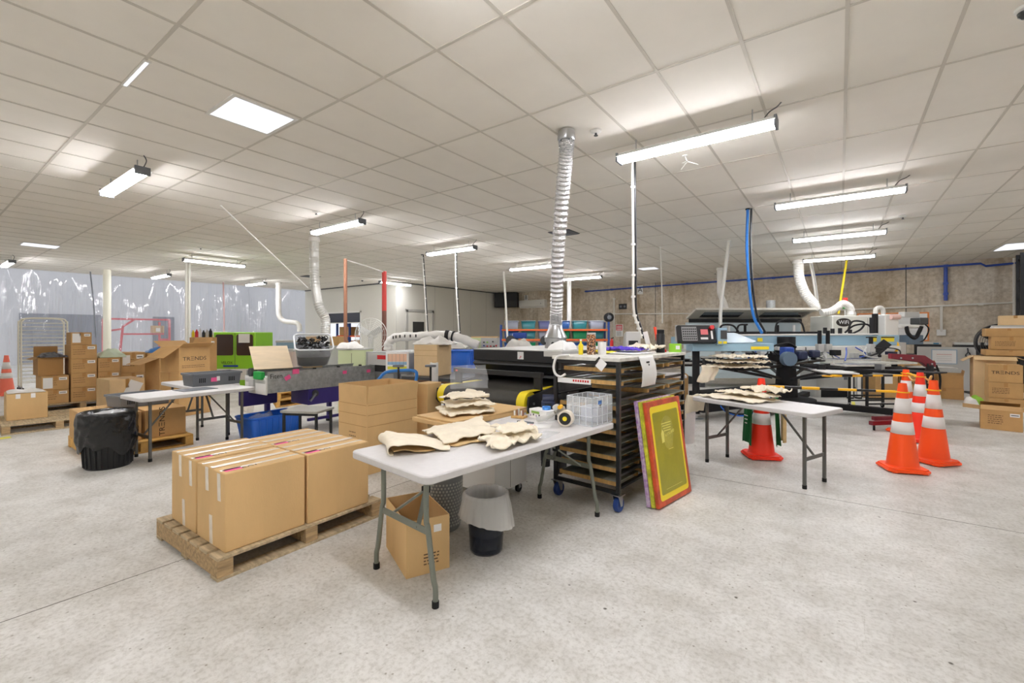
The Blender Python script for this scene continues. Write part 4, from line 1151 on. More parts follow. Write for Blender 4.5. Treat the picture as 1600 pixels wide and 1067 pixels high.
for k, (lb, me, fr_) in enumerate((('front leaning print screen with red stained frame and olive yellow mesh', M_rfr, True), ('lime edged print screen sandwiched in the leaning group of three', M_yfr, False), ('purple mottled print screen nearest the rack in the leaning group', M_pfr, False))):
    p = base - Vector((nx, ny, 0)) * (k * .036) - Vector((math.cos(an), math.sin(an), 0)) * (.012 * k)
    p.z = .008
    lean_screen(lb, tuple(p), an, R(8.2), .62, .885 + .004 * k, me, fr_)

# ---------------------------------------------------------------- the black conveyor dryer
dx0, dx1 = -3.84, -2.6
t = thing('conveyor_dryer', 'black conveyor dryer with yellow ended belt roller behind the front table', 'dryer', ((dx0 + dx1) / 2, 4.9, 0))
hw = (dx1 - dx0) / 2; o_y = 4.9
def dbox(n, m, x0, x1, y0, y1, z0, z1, bv=.004): return box(n, m, x0, x1, y0 - o_y, y1 - o_y, z0, z1, t, bevel=bv)
b = MB(); b.cyl((-hw + .1, 3.9 - o_y, .755), (hw - .1, 3.9 - o_y, .755), .115, n=32); b.build('belt_roller', M_belt, t)
for s in (-1, 1):
    b = MB(); b.cyl((s * hw, 3.9 - o_y, .755), (s * (hw - .1), 3.9 - o_y, .755), .117, n=32); b.build('yellow_roller_end', M_yel, t)
    b = MB(); b.box(s * (hw - .05) - .05, s * (hw - .05) + .05, 3.9 - o_y, 4.5 - o_y, .8685, .8725); b.build('yellow_belt_edge', M_yel, t)
dbox('belt', M_belt, -hw + .1, hw - .1, 3.9, 6.6, .86, .8705, 0)
for s in (-1, 1):
    b = MB(); b.prism([(3.84 - o_y, .66), (3.8 - o_y, .7), (3.82 - o_y, .83), (3.95 - o_y, .85), (4.9 - o_y, .96), (4.9 - o_y, .62), (4.2 - o_y, .58)], s * (hw + .03) - .012, s * (hw + .03) + .012, 'x'); o = b.build('side_plate', M_black, t, bevel=.003)
    for (yy, zz) in ((3.9, .755), (4.15, .7), (4.4, .74), (4.5, .86), (4.62, .8)):
        b = MB(); b.cyl((s * (hw + .042), yy - o_y, zz), (s * (hw + .052), yy - o_y, zz), .014, n=10); b.build('bolt', M_steel, o)
    dbox('guard_post', M_black, s * (hw - .04) - .05, s * (hw - .04) + .05, 4.1, 4.13, .86, 1.06)
dbox('guard_bar', M_black, -hw - .02, hw + .02, 4.08, 4.14, 1.0, 1.056)
dbox('red_mark', mat('orange_red_blade', (240, 70, 30), .4), -hw + .02, -hw + .05, 4.077, 4.08, 1.015, 1.035, 0)
dbox('hood', M_black, -hw - .03, hw + .06, 4.47, 6.4, 1.13, 1.27, .008)
b = MB(); b.prism([(4.47 - o_y, 1.13), (4.44 - o_y, 1.1), (4.52 - o_y, 1.0), (6.3 - o_y, 1.0), (6.3 - o_y, 1.13)], -hw - .01, hw + .04, 'x'); b.build('lower_hood', M_black, t, bevel=.004)
dbox('hood_lip', M_dgrey, -hw + .0, hw + .05, 4.425, 4.445, 1.09, 1.105, .002)
dbox('hood_side', M_black, -hw - .03, -hw + .07, 4.5, 6.3, .8, 1.0); dbox('hood_side', M_black, hw - .04, hw + .06, 4.5, 6.3, .8, 1.0)
dbox('silver_bar', M_dgrey, -hw + .1, hw - .05, 4.49, 4.52, .955, .985)
dbox('hood_top', mat('pale_hood_top', (206, 206, 200), .4), -hw - .03, hw + .06, 4.475, 6.4, 1.2705, 1.278, .002)
dbox('undercarriage', M_blackm, -hw + .05, hw - .05, 4.2, 6.4, .58, .72)
for sx in (-1, 1):
    for yy in (4.3, 6.2):
        dbox('leg', M_black, sx * (hw - .06) - .04, sx * (hw - .06) + .04, yy - .04, yy + .04, .06, .6)
        b = MB(); b.cyl((sx * (hw - .06), yy - o_y, 0), (sx * (hw - .06), yy - o_y, .06), .05, n=14); b.build('foot', M_rub, t)
dbox('foot_rail', M_black, hw - .1, hw - .02, 4.3, 6.2, .2, .27); dbox('foot_rail', M_black, -hw + .02, -hw + .1, 4.3, 6.2, .2, .27)
decal('caution_sticker', M_paper, .09, .09, t, '-y', (1, (o_y - 4.47) * 2, 1), .1, 1.21)
decal('caution_band', M_yel, .085, .025, t, '-y', (1, (o_y - 4.472) * 2, 1), .1, 1.24)
ftext('CAUTION', .018, M_ink, t, '-y', (1, (o_y - 4.4735) * 2, 1), .1, 1.24)
b = MB(); b.prism([(.07, 1.175), (.1, 1.19), (.09, 1.21), (.11, 1.2), (.12, 1.215), (.1, 1.18)], -(o_y - 4.468), -(o_y - 4.469), 'y'); b.build('warning_mark', M_red, t)
t = thing('paper_tray', 'pale grey tray of crumpled papers between the dryer and the rack', 'tray', (-2.4, 4.2, 1.0))
box('tray_base', M_lgrey, -.1, .12, -.2, .2, .24, .3, t, bevel=.005); box('stand', M_black, -.03, .03, -.06, .06, -1.0, .24, t)
crumple('crumpled_paper', [(-.09, -.15), (.1, -.16), (.11, .15), (-.08, .16)], .13, M_paper, 61, t, loc=(0, 0, .301), freq=9, rough=.8, ns=32, nr=7)
# ---------------------------------------------------------------- right hand table, cones, barrier poles
t = fold_table('small white folding table with canvas bags by the orange cones', (-0.68, 5.5, 0), R(-112.2), 1.3, 0.62, 0.745, False, M_legd)
RT = .746
def rbag(label, quad, h, sd, z=RT, **k):
    return tag(drape('canvas_tote_bag', quad, h, M_canvas, sd, loc=(0, 0, z), **k), label, 'bag', 'canvas bags on the small table')
rbag('long flat canvas bag draped over the left half of the small table', [(-1.32, 5.5), (-.72, 5.22), (-.5, 5.6), (-1.08, 5.9)], .04, 71, freq=6, crease=.6)
rbag('second canvas bag lying along the back of the small table', [(-1.18, 5.66), (-.62, 5.4), (-.5, 5.62), (-1.0, 5.9)], .05, 72, RT + .04, freq=7, crease=.6)
rbag('bunched dotted canvas bag heaped against the cone stub on the small table', [(-.9, 5.66), (-.54, 5.48), (-.42, 5.7), (-.74, 5.92)], .12, 74, RT + .07, freq=8, crease=.6)
t = thing('hanging_canvas_bag', 'canvas bag hanging down off the left end of the small table', 'bag', (-1.35, 5.6, RT), R(-22))
def hb(u, v):
    return (-.006 + .02 * math.sin(u * 5) * v - .02 * v, -.2 + .36 * u, .012 - .2 * v + .02 * vn(u * 4, v * 3, 5))
b = MB(); b.grid(hb, 12, 10); b.build('bag_body', M_canvas, t, solid=.006, ang=60)
b = MB(); b.tube(bez([(-.01, -.18, .02), (-.03, -.2, -.1), (-.02, -.22, -.22), (-.03, -.2, -.25)], 16), .012, 6); b.build('strap', M_canvas, t)

def make_cone():
    t = thing('traffic_cone', 'x', 'traffic cone')
    b = MB()
    pl = [(x * .19, y * .19) for x, y in ((-1, -.7), (-.7, -1), (.7, -1), (1, -.7), (1, .7), (.7, 1), (-.7, 1), (-1, .7))]
    b.prism(pl, .012, .035); b.prism([(x * .93, y * .93) for x, y in pl], .035, .05)
    for x in (-.13, .13):
        for y in (-.13, .13): b.box(x - .03, x + .03, y - .03, y + .03, 0, .012)
    b.build('base', M_orange, t, bevel=.004)
    rz_ = lambda z: .142 - (.142 - .036) * (z - .05) / .89
    b = MB(); b.lathe([(rz_(.05) + .012, .048), (rz_(.05), .06), (rz_(.8), .8), (.036, .94), (.03, .94), (.03, .9)], 32, cap=False); b.build('cone_body', M_orange, t)
    for z0, z1 in ((.4, .53), (.62, .78)):
        b = MB(); b.lathe([(rz_(z0) + .0022, z0), (rz_(z1) + .0022, z1)], 32, cap=False); b.build('reflective_band', M_refl, t, solid=.0015)
    return t
cone0 = make_cone()
def recolour(o, m):
    for ch in o.children:
        if ch.name.startswith(('base', 'cone_body')):
            ch.data = ch.data.copy(); ch.data.materials[0] = m
CONES = [((.55, 6.45), 20, 'orange cone in front, nearest of the group of four', None), ((.87, 7.03), 48, 'orange cone with the yellow ring standing beside the front cone', None),
         ((.79, 8.8), 30, 'orange cone farthest back in the group of four', None), ((.89, 8.28), 10, 'red orange cone behind the yellow ringed cone', M_redcone),
         ((-.76, 6.13), 28, 'red cone draped with a green shirt behind the small table', M_redcone)]
for k, ((x, y), a, lb, mm) in enumerate(CONES):
    if k == 0: o = cone0; o.location = (x, y, 0); o.rotation_euler = (0, 0, R(a)); o['label'] = lb
    else: o = dup(cone0, (x, y, 0), R(a), lb)
    o['group'] = 'traffic cones'
    if mm: recolour(o, mm)
def barrier(p, q, label, n=7, y0=True):
    p = Vector(p); q = Vector(q); L = (q - p).length
    t = thing('barrier_pole', label, 'barrier pole', tuple(p), math.atan2(q.y - p.y, q.x - p.x), 'striped cone barrier poles')
    r0 = .062
    s0, s1 = r0, L - r0
    for k in range(n):
        a = s0 + (s1 - s0) * k / n; c = s0 + (s1 - s0) * (k + 1) / n
        b = MB(); b.cyl((a, 0, (q.z - p.z) * a / L), (c, 0, (q.z - p.z) * c / L), .0175 if k < n // 2 else .0145, n=12)
        b.build('yellow_sleeve' if k % 2 == 0 else 'black_sleeve', M_yelp if k % 2 == 0 else M_black, t)
    for x, z in ((0, 0), (L, q.z - p.z)):
        b = MB(); b.lathe([(.05, -.006), (.062, -.006), (.062, .006), (.05, .006), (.05, -.006)], 24, c=(x, 0, z), cap=False); b.build('end_ring', M_yelp, t)
    return t
barrier((-.76, 6.13, .845), (.55, 6.45, .845), 'striped yellow black pole from the green draped cone to the front cone')
barrier((-.15, 7.93, .86), (.79, 8.8, .852), 'striped yellow black pole running behind, from the press to the rear cone')
barrier((.79, 8.8, .887), (.89, 8.28, .884), 'short yellow sleeve between the two rear cones', 1)
t = thing('cone_ring', 'loose yellow ring round the top of the second orange cone', 'ring', (.87, 7.03, .83))
b = MB(); b.lathe([(.051, -.007), (.066, -.007), (.066, .007), (.051, .007), (.051, -.007)], 24, cap=False); b.build('ring', M_yelp, t)
t = thing('coiled_rope', 'buff rope loops hanging between the rear cones', 'rope', (.86, 8.4, .86))
b = MB(); b.tube(bez([(-.06, .2, .0), (-.02, .1, -.05), (.08, .0, .0), (.13, -.06, -.03), (.14, -.16, .04), (.12, -.2, .02), (.11, -.14, -.06)], 40), .011, 6); b.build('rope', mat('buff_rope', (226, 176, 110), .8), t)
# green shirt and canvas bag round the red cone
t = thing('green_shirt', 'dark green printed shirt hanging on the red cone behind the small table', 'shirt', (-.76, 6.13, 0))
for s, a0, z0, z1 in ((-1, -2.95, .74, .17), (1, -.55, .72, .16)):
    def gf(u, v, a0=a0, z0=z0, z1=z1):
        a = a0 + (.95 if a0 < -1 else .75) * u
        z = z0 + (z1 - z0) * v + .02 * math.sin(u * 4)
        r = .16 + .03 * v + .014 * math.sin(u * 13 + v * 2)
        return (r * math.cos(a), r * math.sin(a), z)
    b = MB(); b.grid(gf, 16, 14); b.build('front_panel' if s < 0 else 'back_panel', M_green, t, solid=.004, ang=80)
b = MB()
for k in range(3):
    a = -2.45
    b.cbox((.192 * math.cos(a), .192 * math.sin(a), .5 - .045 * k), (.004, .07 - .015 * k, .012), Matrix.Rotation(a, 4, 'Z'))
b.build('white_print', M_paper, t)
t = thing('hanging_canvas_bag', 'cream canvas bag hanging on the far side of the red cone', 'bag', (-.55, 6.1, 0))
def cf(u, v): return (.02 + .03 * math.sin(u * 6), -.08 + .2 * u, .66 - .44 * v)
b = MB(); b.grid(cf, 12, 10); b.build('bag_body', M_canvas2, t, solid=.006, ang=80)

# ---------------------------------------------------------------- maroon shop crane
t = thing('shop_crane', 'maroon shop crane with a raised boom behind the cones', 'crane', (1.13, 9.5, 0))
def lg(p, q, w=.07, h=.06): return MB().bar(p, q, w, h)
for (p, q) in (((-.12, -.08, .11), (-.75, -.76, .11)), ((-.15, .2, .11), (-.7, -.25, .11))):
    o = lg(p, q).build('leg', M_maroon, t, bevel=.006)
    b = MB(); b.lathe([(.01, -.014), (.04, -.014), (.04, .014), (.01, .014)], 14, c=(q[0] + .04, q[1] + .04, .04), ax='x'); b.build('wheel', M_rub, o)
lg((-.15, .25, .1), (.1, -.25, .1), .09, .07).build('base_beam', M_maroon, t, bevel=.005)
box('mast', mat('black_mast', (36, 34, 36), .4), -.045, .045, -.045, .045, .13, .98, t, bevel=.005)
b = MB(); b.prism([(.07, .95), (.07, 1.02), (-.1, 1.13), (-.62, 1.16), (-.62, 1.08), (-.15, 1.02), (-.06, .95)], -.035, .035, 'y'); o = b.build('boom', M_maroon, t, bevel=.006, rz=R(36))
for x in (-.3, -.48, .0):
    b = MB(); b.cyl((x, -.045, 1.09 if x else 1.0), (x, .045, 1.09 if x else 1.0), .014, n=10); b.build('pin', M_steel, o)
b = MB(); b.tube(bez([(-.03, -.06, 1.0), (.0, -.12, .85), (.0, -.1, .72), (-.0, -.05, .68)], 20), .016, 8); b.build('hydraulic_hose', M_rub, t)
b = MB(); b.tube(bez([(.08, .05, .98), (.13, .08, .8), (.12, .06, .6), (.08, .03, .55), (.06, .02, .75)], 24), .014, 8); b.build('hydraulic_hose', M_rub, t)
b = MB(); b.bar((.05, .0, .25), (.02, 0, .9), .05); b.build('jack', M_maroon, t)

# ---------------------------------------------------------------- concrete wall fittings
def wfit(o, x, z):
    o.location = (x, wy(x) - .002, z); o.rotation_euler = (0, 0, -math.atan(.075)); return o
for s_, x, z, sz, lb in (('A', -6.9, 3.28, .26, 'white wall sign with a black letter A on the concrete wall'), ('B', -13.1, 3.26, .24, 'white wall sign with a black letter B above the air conditioner')):
    t = thing('wall_sign', lb, 'sign'); wfit(t, x, z)
    box('plate', M_paper, -sz / 2 * .95, sz / 2 * .95, -.012, 0, -sz * .72, sz * .72 if s_ == 'A' else sz * .5, t)
    text(s_, sz * 1.15, M_ink, t, (0, -.0125, .0), (PI / 2, 0, 0), 'sign_letter')
t = thing('air_conditioner', 'white wall mounted air conditioner on the concrete wall', 'air conditioner'); wfit(t, -12.6, 2.9)
b = MB(); b.prism([(0, -.2), (-.12, -.2), (-.22, -.1), (-.23, .14), (-.2, .2), (0, .2)], -.82, .82, 'x'); b.build('case', M_whitep, t, bevel=.01)
box('louvre', M_lgrey, -.7, .7, -.19, -.17, -.165, -.145, t); b = MB(); b.cyl((.6, -.236, 0), (.6, -.225, 0), .02, n=10); b.build('badge', M_grey, t)
t = thing('loudspeaker', 'black box hung in the corner under the ceiling', 'speaker', (-13.95, 18.72, 3.15), R(20))
box('cabinet', M_blackm, -.62, .62, -.15, .15, -.4, .36, t, bevel=.01); box('grille', M_black, -.6, .0, -.158, -.15, -.36, .32, t); box('grille', M_black, .03, .6, -.158, -.15, -.36, .32, t)
for x in (-.4, .4):
    b = MB(); b.cyl((x, 0, .355), (x, 0, .388), .02, n=8); b.build('bracket', M_black, t)
def wpipe(name, pts, r, m, label, clips=()):
    t = thing(name, label, 'pipe')
    b = MB()
    P = [Vector((x, wy(x) - .05 - r, z)) for x, z in pts]
    b.tube(P, r, 8); b.build('pipe', m, t)
    for x, z in clips:
        box('clip', m, x - .05, x + .05, wy(x) - .06 - 2 * r, wy(x) - .009, z - .035, z + .035, t)
    return t
M_pblu = mat('air_pipe_blue', (52, 84, 176), .45)
wpipe('air_pipe', [(-9.58, 3.36), (-4.28, 3.4), (-.4, 3.41), (3.2, 3.41), (3.3, 3.33), (3.9, 3.36)], .03, M_pblu, 'long blue compressed air pipe along the top of the concrete wall', ((-9.5, 3.36), (-8.2, 3.37), (-4.9, 3.4), (-1.9, 3.4), (-.0, 3.41), (2.49, 3.41)))
wpipe('air_drop', [(2.49, 3.36), (2.49, 2.4)], .045, M_pblu, 'blue air drop with valves hanging on the concrete wall', ((2.49, 2.9), (2.49, 2.6)))
wpipe('conduit', [(-8.09, 1.2), (-8.09, 2.95)], .03, M_cable, 'white vertical conduit with a box on top left of the sign A', ((-8.09, 2.95), (-8.09, 2.3)))
wpipe('conduit', [(-8.05, 2.28), (-4.3, 2.2), (-.04, 2.2), (2.4, 2.25), (3.85, 2.29)], .026, M_cable, 'long white horizontal conduit across the concrete wall', ((-6, 2.24), (-4, 2.2), (-2.4, 2.2), (-.8, 2.2), (.9, 2.22), (3.2, 2.27)))
t = wpipe('conduit', [(2.4, 2.24), (2.4, 1.5)], .03, M_cable, 'white conduit drop to a socket above the printers')
box('socket_box', M_whitep, 2.3, 2.5, wy(2.4) - .09, wy(2.4) - .012, 1.38, 1.56, t, bevel=.008)
wpipe('conduit', [(3.83, 1.7), (3.83, 3.5)], .03, M_cable, 'white vertical conduit beside the dark rack in the far corner')
t = thing('wall_board', 'white planner board with an orange border on the concrete wall', 'board'); wfit(t, 1.3, 1.66)
box('border', mat('orange_border', (240, 150, 84), .6), -.85, .85, -.02, 0, -.44, .42, t); box('sheet', M_paper, -.81, .81, -.024, -.0205, -.4, .38, t)
for k in range(5): box('grid_line', M_lgrey, -.78, .78, -.0255, -.0242, -.3 + .14 * k, -.296 + .14 * k, t)
t = thing('safety_poster', 'small red and white safety notice by the tub shelving', 'poster'); wfit(t, -7.87, 1.55)
box('sheet', M_paper, -.18, .18, -.01, 0, -.27, .27, t); box('red_block', M_red, -.15, .15, -.0115, -.0102, .0, .25, t)
for k in range(3): box('white_bar', M_paper, -.12, .12, -.013, -.0117, .03 + .07 * k, .06 + .07 * k, t)
for k in range(4): box('text_line', M_dgrey, -.13, .1, -.0115, -.0102, -.22 + .05 * k, -.205 + .05 * k, t)
t = thing('double_socket', 'small black twin wall socket beneath the blue pipe', 'socket'); wfit(t, -7.7, 2.6)
box('plate', M_black, -.19, .19, -.02, 0, -.12, .12, t, bevel=.02)
for x in (-.09, .09):
    b = MB(); b.cyl((x, -.024, 0), (x, -.019, 0), .05, n=14); b.build('outlet', M_grey, t)

# ---------------------------------------------------------------- right hand corner: boards, printers, cartons
t = thing('grey_board', 'large light grey board with a white sheet standing behind the cartons', 'board', (2.1, 15.3, 0), R(6))
box('panel', M_lgrey, -.52, .55, -.02, .02, .06, 1.12, t, bevel=.006); box('foot', M_dgrey, -.5, -.4, -.2, .2, 0, .06, t); box('foot', M_dgrey, .4, .5, -.2, .2, 0, .06, t)
box('sheet', M_paper, -.24, .2, -.024, -.0205, .72, 1.04, t); box('sheet_edge', mat('pale_blue_edge', (150, 176, 196), .6), -.26, .22, -.0225, -.0203, .7, 1.06, t)
for k in range(4): box('printed_line', M_red if k == 3 else M_lgrey, -.16, .12, -.0255, -.0242, .78 + .05 * k, .788 + .05 * k, t)
b = MB(); b.tube(bez([(.4, -.03, 1.1), (.4, -.05, 1.0), (.36, -.05, .93), (.4, -.05, .88), (.44, -.05, .93), (.42, -.05, 1.0)], 24), .014, 6); b.build('hook_strap', M_black, t)
t = thing('wall_bench', 'dark bench along the concrete wall carrying printers', 'bench', (2.6, 17.2, 0), R(-4))
box('top', M_dgrey, -1.2, 1.1, -.35, .35, .82, .86, t)
for x in (-1.1, 1.0):
    for y in (-.3, .3): box('leg', M_black, x - .025, x + .025, y - .025, y + .025, 0, .82, t)
def printer(x, y, w_, label, z=.861):
    t = thing('office_printer', label, 'printer', (x, y, z), R(-4), 'printers on the wall bench')
    box('body', M_black, -w_ / 2, w_ / 2, -.25, .25, 0, .28, t, bevel=.015); box('scanner_lid', M_lgrey, -w_ / 2, w_ / 2, -.26, .25, .281, .34, t, bevel=.012)
    box('panel', mat('blue_panel', (60, 120, 150), .4), w_ * .2, w_ * .4, -.265, -.26, .29, .33, t); box('paper_slot', M_blackm, -w_ * .3, w_ * .3, -.256, -.25, .1, .2, t)
printer(2.0, 17.2, .55, 'black printer near the grey board hook'); printer(3.0, 17.15, .95, 'wide black printer with a pale lid by the round fan')
t = thing('drum_fan', 'large black round fan behind the right carton stack', 'fan', (2.95, 14.75, 0))
b = MB(); b.lathe([(.4, -.12), (.43, -.1), (.43, .1), (.4, .12), (.39, .1), (.39, -.1), (.4, -.12)], 32, c=(0, 0, 1.25), ax='y', cap=False); b.build('shroud', M_black, t)
for k in range(9):
    b = MB(); b.lathe([(.04 + .04 * k, -.13), (.048 + .04 * k, -.13), (.048 + .04 * k, -.122), (.04 + .04 * k, -.122), (.04 + .04 * k, -.13)], 28, c=(0, 0, 1.25), ax='y', cap=False); b.build('guard_ring', M_dgrey, t)
for k in range(5):
    a = k * 2 * PI / 5; b = MB(); b.cbox((.2 * math.cos(a), 0, 1.25 + .2 * math.sin(a)), (.34, .012, .15), Matrix.Rotation(-a, 4, 'Y') @ Matrix.Rotation(.5, 4, 'X')); b.build('blade', M_blackm, t)
b = MB(); b.cyl((0, -.06, 1.25), (0, .1, 1.25), .08, n=16); b.build('motor', M_dgrey, t)
b = MB(); b.bar((-.3, 0, .02), (-.3, 0, 1.25), .05); b.bar((.3, 0, .02), (.3, 0, 1.25), .05); b.bar((-.3, -.3, .02), (-.3, .3, .02), .05, .04); b.bar((.3, -.3, .02), (.3, .3, .02), .05, .04); b.build('stand', M_black, t)
def box_with(label, loc, dims, rz=0, m=None, tr=None, lab=False, ln=False, lnu=(-.4, .1), seed=1, seam='y', group='cartons in the right corner', txt=.1):
    t = carton(label, loc, dims, rz, m, group, seam=seam)
    w_, d_, h_ = dims
    if tr: trends(t, tr, dims, .0, h_ * .55, txt)
    if lab: decal('address_label', M_paper, w_ * .26, h_ * .2, t, '-y', dims, w_ * .28, h_ * .78); lines(M_ink, t, '-y', (w_, d_ + .003, h_), w_ * .2, w_ * .36, (h_ * .78,), h_ * .04, seed=seed)
    if ln: lines(M_inkb, t, '-y', dims, w_ * lnu[0], w_ * lnu[1], [h_ * q for q in (.32, .42, .52, .62)], h_ * .035, seed=seed)
    return t
t = open_carton('open carton with splayed flaps alone on the floor at the right edge', (2.02, 10.15, 0), (.44, .5, .3), R(-9), M_card2, ((-14, .45), (-160, .4), (-30, .4), (-176, .45)))
decal('address_label', M_paper, .1, .05, t, '-y', (.44, .5, .3), .14, .24); lines(M_ink, t, '-y', (.44, .503, .3), .1, .18, (.24,), .012, seed=3); lines(M_inkb, t, '-y', (.44, .5, .3), -.14, .02, (.1, .13, .16, .19, .22), .01, seed=9)
box_with('carton at the bottom of the right corner stack', (2.6, 12.8, 0), (.46, .46, .21), R(-4), M_card2, ln=True, seed=2)
box_with('second carton up in the right corner stack with printed lines', (2.6, 12.85, .213), (.46, .46, .3), R(-3), M_card2, ln=True, seed=5)
box_with('carton printed with bold lettering on the right corner stack', (2.6, 12.85, .516), (.46, .46, .34), R(-5), M_card2, tr='-y', txt=.085)
box_with('small printed carton at the far right beside the corner stack', (3.1, 12.75, 0), (.4, .4, .4), R(-3), M_card2, ln=True, seed=12)
t = open_carton('tall open carton with drooping flaps behind the lettered carton', (2.62, 13.75, 0), (.62, .56, .98), R(-4), M_card3, ((-205, .3), (-205, .3), (-205, .25), (-215, .35)))
box_with('flat carton laid on top of the tall open carton', (2.85, 13.78, .998), (.72, .6, .12), R(-3), M_card2)
box_with('carton with a brown tape band above the flat carton in the right corner', (2.88, 13.78, 1.123), (.58, .5, .27), R(-6), M_card2, ln=True, seed=7)
box_with('lidded carton near the top of the right corner stack', (2.84, 13.78, 1.396), (.68, .5, .17), R(-4), M_card2)
t = thing('white_folder_stack', 'white folders lying on the lidded carton', 'folders', (2.88, 13.78, 1.569), R(-4)); box('folder', M_paper, -.26, .3, -.2, .2, 0, .03, t); box('folder', M_lgrey, -.25, .28, -.2, .2, .0305, .06, t)
box_with('pale carton topmost on the right corner stack', (2.95, 13.78, 1.631), (.46, .4, .2), R(-8), M_card3)
t = carton('wide flat carton standing on the floor in front of the grey board', (1.9, 14.0, 0), (.62, .4, .24), R(-4), M_card2, 'cartons in the right corner')
t = open_carton('wide open carton on top of the floor carton before the grey board', (1.9, 14.0, .242), (.6, .4, .28), R(-3), M_card2, ((-20, .4), (-100, .3), (-20, .3), (-100, .3)))
t = thing('low_table', 'low black legged table beside the shop crane and cartons', 'table', (1.42, 14.6, 0), R(-5)); box('top', M_lgrey, -.3, .3, -.3, .3, .56, .6, t)
for x in (-.27, .27):
    for y in (-.27, .27): box('leg', M_black, x - .02, x + .02, y - .02, y + .02, 0, .56, t)
t = thing('dark_shelving', 'tall dark steel shelving in the far right corner', 'shelving', (4.2, 16.6, 0), R(-4))
for x in (-.55, .55):
    for y in (-.25, .25): box('upright', M_black, x - .03, x + .03, y - .03, y + .03, 0, 3.45, t)
for k in range(7): box('shelf', M_blackm, -.55, .55, -.27, .27, .3 + k * .5, .33 + k * .5, t)
box('back_panel', M_blackm, -.55, .55, .26, .28, .1, 3.45, t)
for x, y, m_, lb in ((2.3, 13.22, M_greenp, 'bright green bag scrap beside the right cartons'), (2.15, 12.85, M_pbag, 'white plastic bag on the floor by the right cartons')):
    o = crumple('plastic_bag', [(-.12, -.1), (.1, -.12), (.06, .12), (-.1, .14)], .2, m_, 77, loc=(x, y, 0), ns=24, nr=6, freq=8, rough=.6); tag(o, lb, 'bag')
# ---------------------------------------------------------------- carousel press
HB = Vector((-.85, 10.3, 0))
P = thing('carousel_press', 'pale blue carousel screen press with black platen arms and hoses', 'printing press', tuple(HB))
def pr(o): return o
b = MB(); b.lathe([(.5, .1), (.5, .2), (.2, .24), (.16, .9), (.32, .95), (.32, 1.06), (.16, 1.1), (.16, 1.4)], 24); b.build('hub', M_blackm, P)
A = R(36)
ca, sa = math.cos(A), math.sin(A)
def vr(r, d, z): return Vector((r * ca - d * sa, r * sa + d * ca, z))       # right / away from the door side
for k in range(4):
    a = A + PI / 4 + k * PI / 2
    b = MB(); b.bar((0, 0, .13), (1.6 * math.cos(a), 1.6 * math.sin(a), .13), .14, .1); o = b.build('base_arm', M_blackm, P)
    c = (1.55 * math.cos(a), 1.55 * math.sin(a))
    b = MB(); b.lathe([(.09, 0), (.09, .02), (.03, .03), (.03, .06), (.06, .065), (.06, .09), (.03, .1), (.03, .14)], 16, c=(c[0], c[1], 0)); b.build('levelling_foot', M_steel if k else M_blackm, o)
M_plat = mat('grey_platen', (176, 174, 168), .4, var=.12, scale=8)
for k in range(10):
    a = R(-104 + 36 * k); u = Vector((math.cos(a), math.sin(a), 0)); n_ = Vector((-u.y, u.x, 0))
    b = MB(); b.bar(u * .3 + Vector((0, 0, .84)), u * 2.2 + Vector((0, 0, .86)), .06, .05); b.bar(u * .3 + Vector((0, 0, .6)), u * 1.5 + Vector((0, 0, .82)), .05, .04)
    for s in (-1, 1): b.bar(u * 1.1 + Vector((0, 0, .85)), u * 1.75 + n_ * (s * .16) + Vector((0, 0, .87)), .04, .03)
    o = b.build('platen_arm', M_black, P)
    b = MB(); b.prism([tuple((u * (2.1 + y) + n_ * x)[:2]) for x, y in rrect(.42, .62, .05)], .885, .9); b.build('platen', M_plat if k % 2 else M_blackm, o)
    b = MB(); b.cbox(u * 1.62 + Vector((0, 0, .93)), (.1, .09, .09), Matrix.Rotation(a, 4, 'Z')); b.build('clamp', M_black if k % 2 else M_steel, o)
# long blue beam across the press with its heads
def beam(p, q, w_, h_, name='print_head_beam', m=None): return MB().bar(p, q, w_, h_).build(name, m or M_pblue, P, bevel=.01)
bm_ = beam(vr(-1.0, .1, 1.31), vr(2.35, .25, 1.33), .18, .2)
box_b = MB().bar(vr(-1.0, .1, 1.43), vr(1.9, .22, 1.45), .2, .03).build('beam_cap', M_whitep, P, bevel=.005)
MB().bar(vr(-.2, -.0, 1.17), vr(2.3, .12, 1.18), .1, .07).build('head_rail', M_whitep, P, bevel=.004)
for r_ in (1.75, 2.1):
    b = MB(); b.cbox(vr(r_, .135, 1.35), (.26, .004, .1), Matrix.Rotation(A, 4, 'Z')); o = b.build('warning_plate', M_yel, P)
    b = MB(); b.cbox(vr(r_, .131, 1.385), (.26, .004, .022), Matrix.Rotation(A, 4, 'Z')); b.build('warning_header', M_ink, o)
b = MB(); b.cbox(vr(-.5, .02, 1.34), (.1, .004, .07), Matrix.Rotation(A, 4, 'Z')); b.build('warning_plate', M_yel, P)
rr = random.Random(9)
for k, r_ in enumerate((.62, .78, 1.62)):
    b = MB(); b.cbox(vr(r_, -.05, 1.18), (.11, .1, .16), Matrix.Rotation(A, 4, 'Z')); o = b.build('squeegee_head', M_lgrey, P, bevel=.006)
    b = MB(); b.cyl(vr(r_, -.05, 1.26), vr(r_, -.05, 1.52 if k < 2 else 1.4), .035, n=12); b.build('air_cylinder', M_blackm, o)
    for s in (-.05, .05):
        b = MB(); b.bar(vr(r_ + s, -.05, 1.1), vr(r_ + s * 1.6, -.12, .97), .03); b.build('clamp_arm', M_lgrey, o)
for r_, h_ in ((.9, .14), (1.05, .12), (1.2, .13), (1.4, .1), (1.85, .34)):
    b = MB(); b.cyl(vr(r_, .2, 1.44), vr(r_, .2, 1.44 + h_), .035 if h_ < .3 else .05, n=12); b.build('valve_post', M_blackm, P)
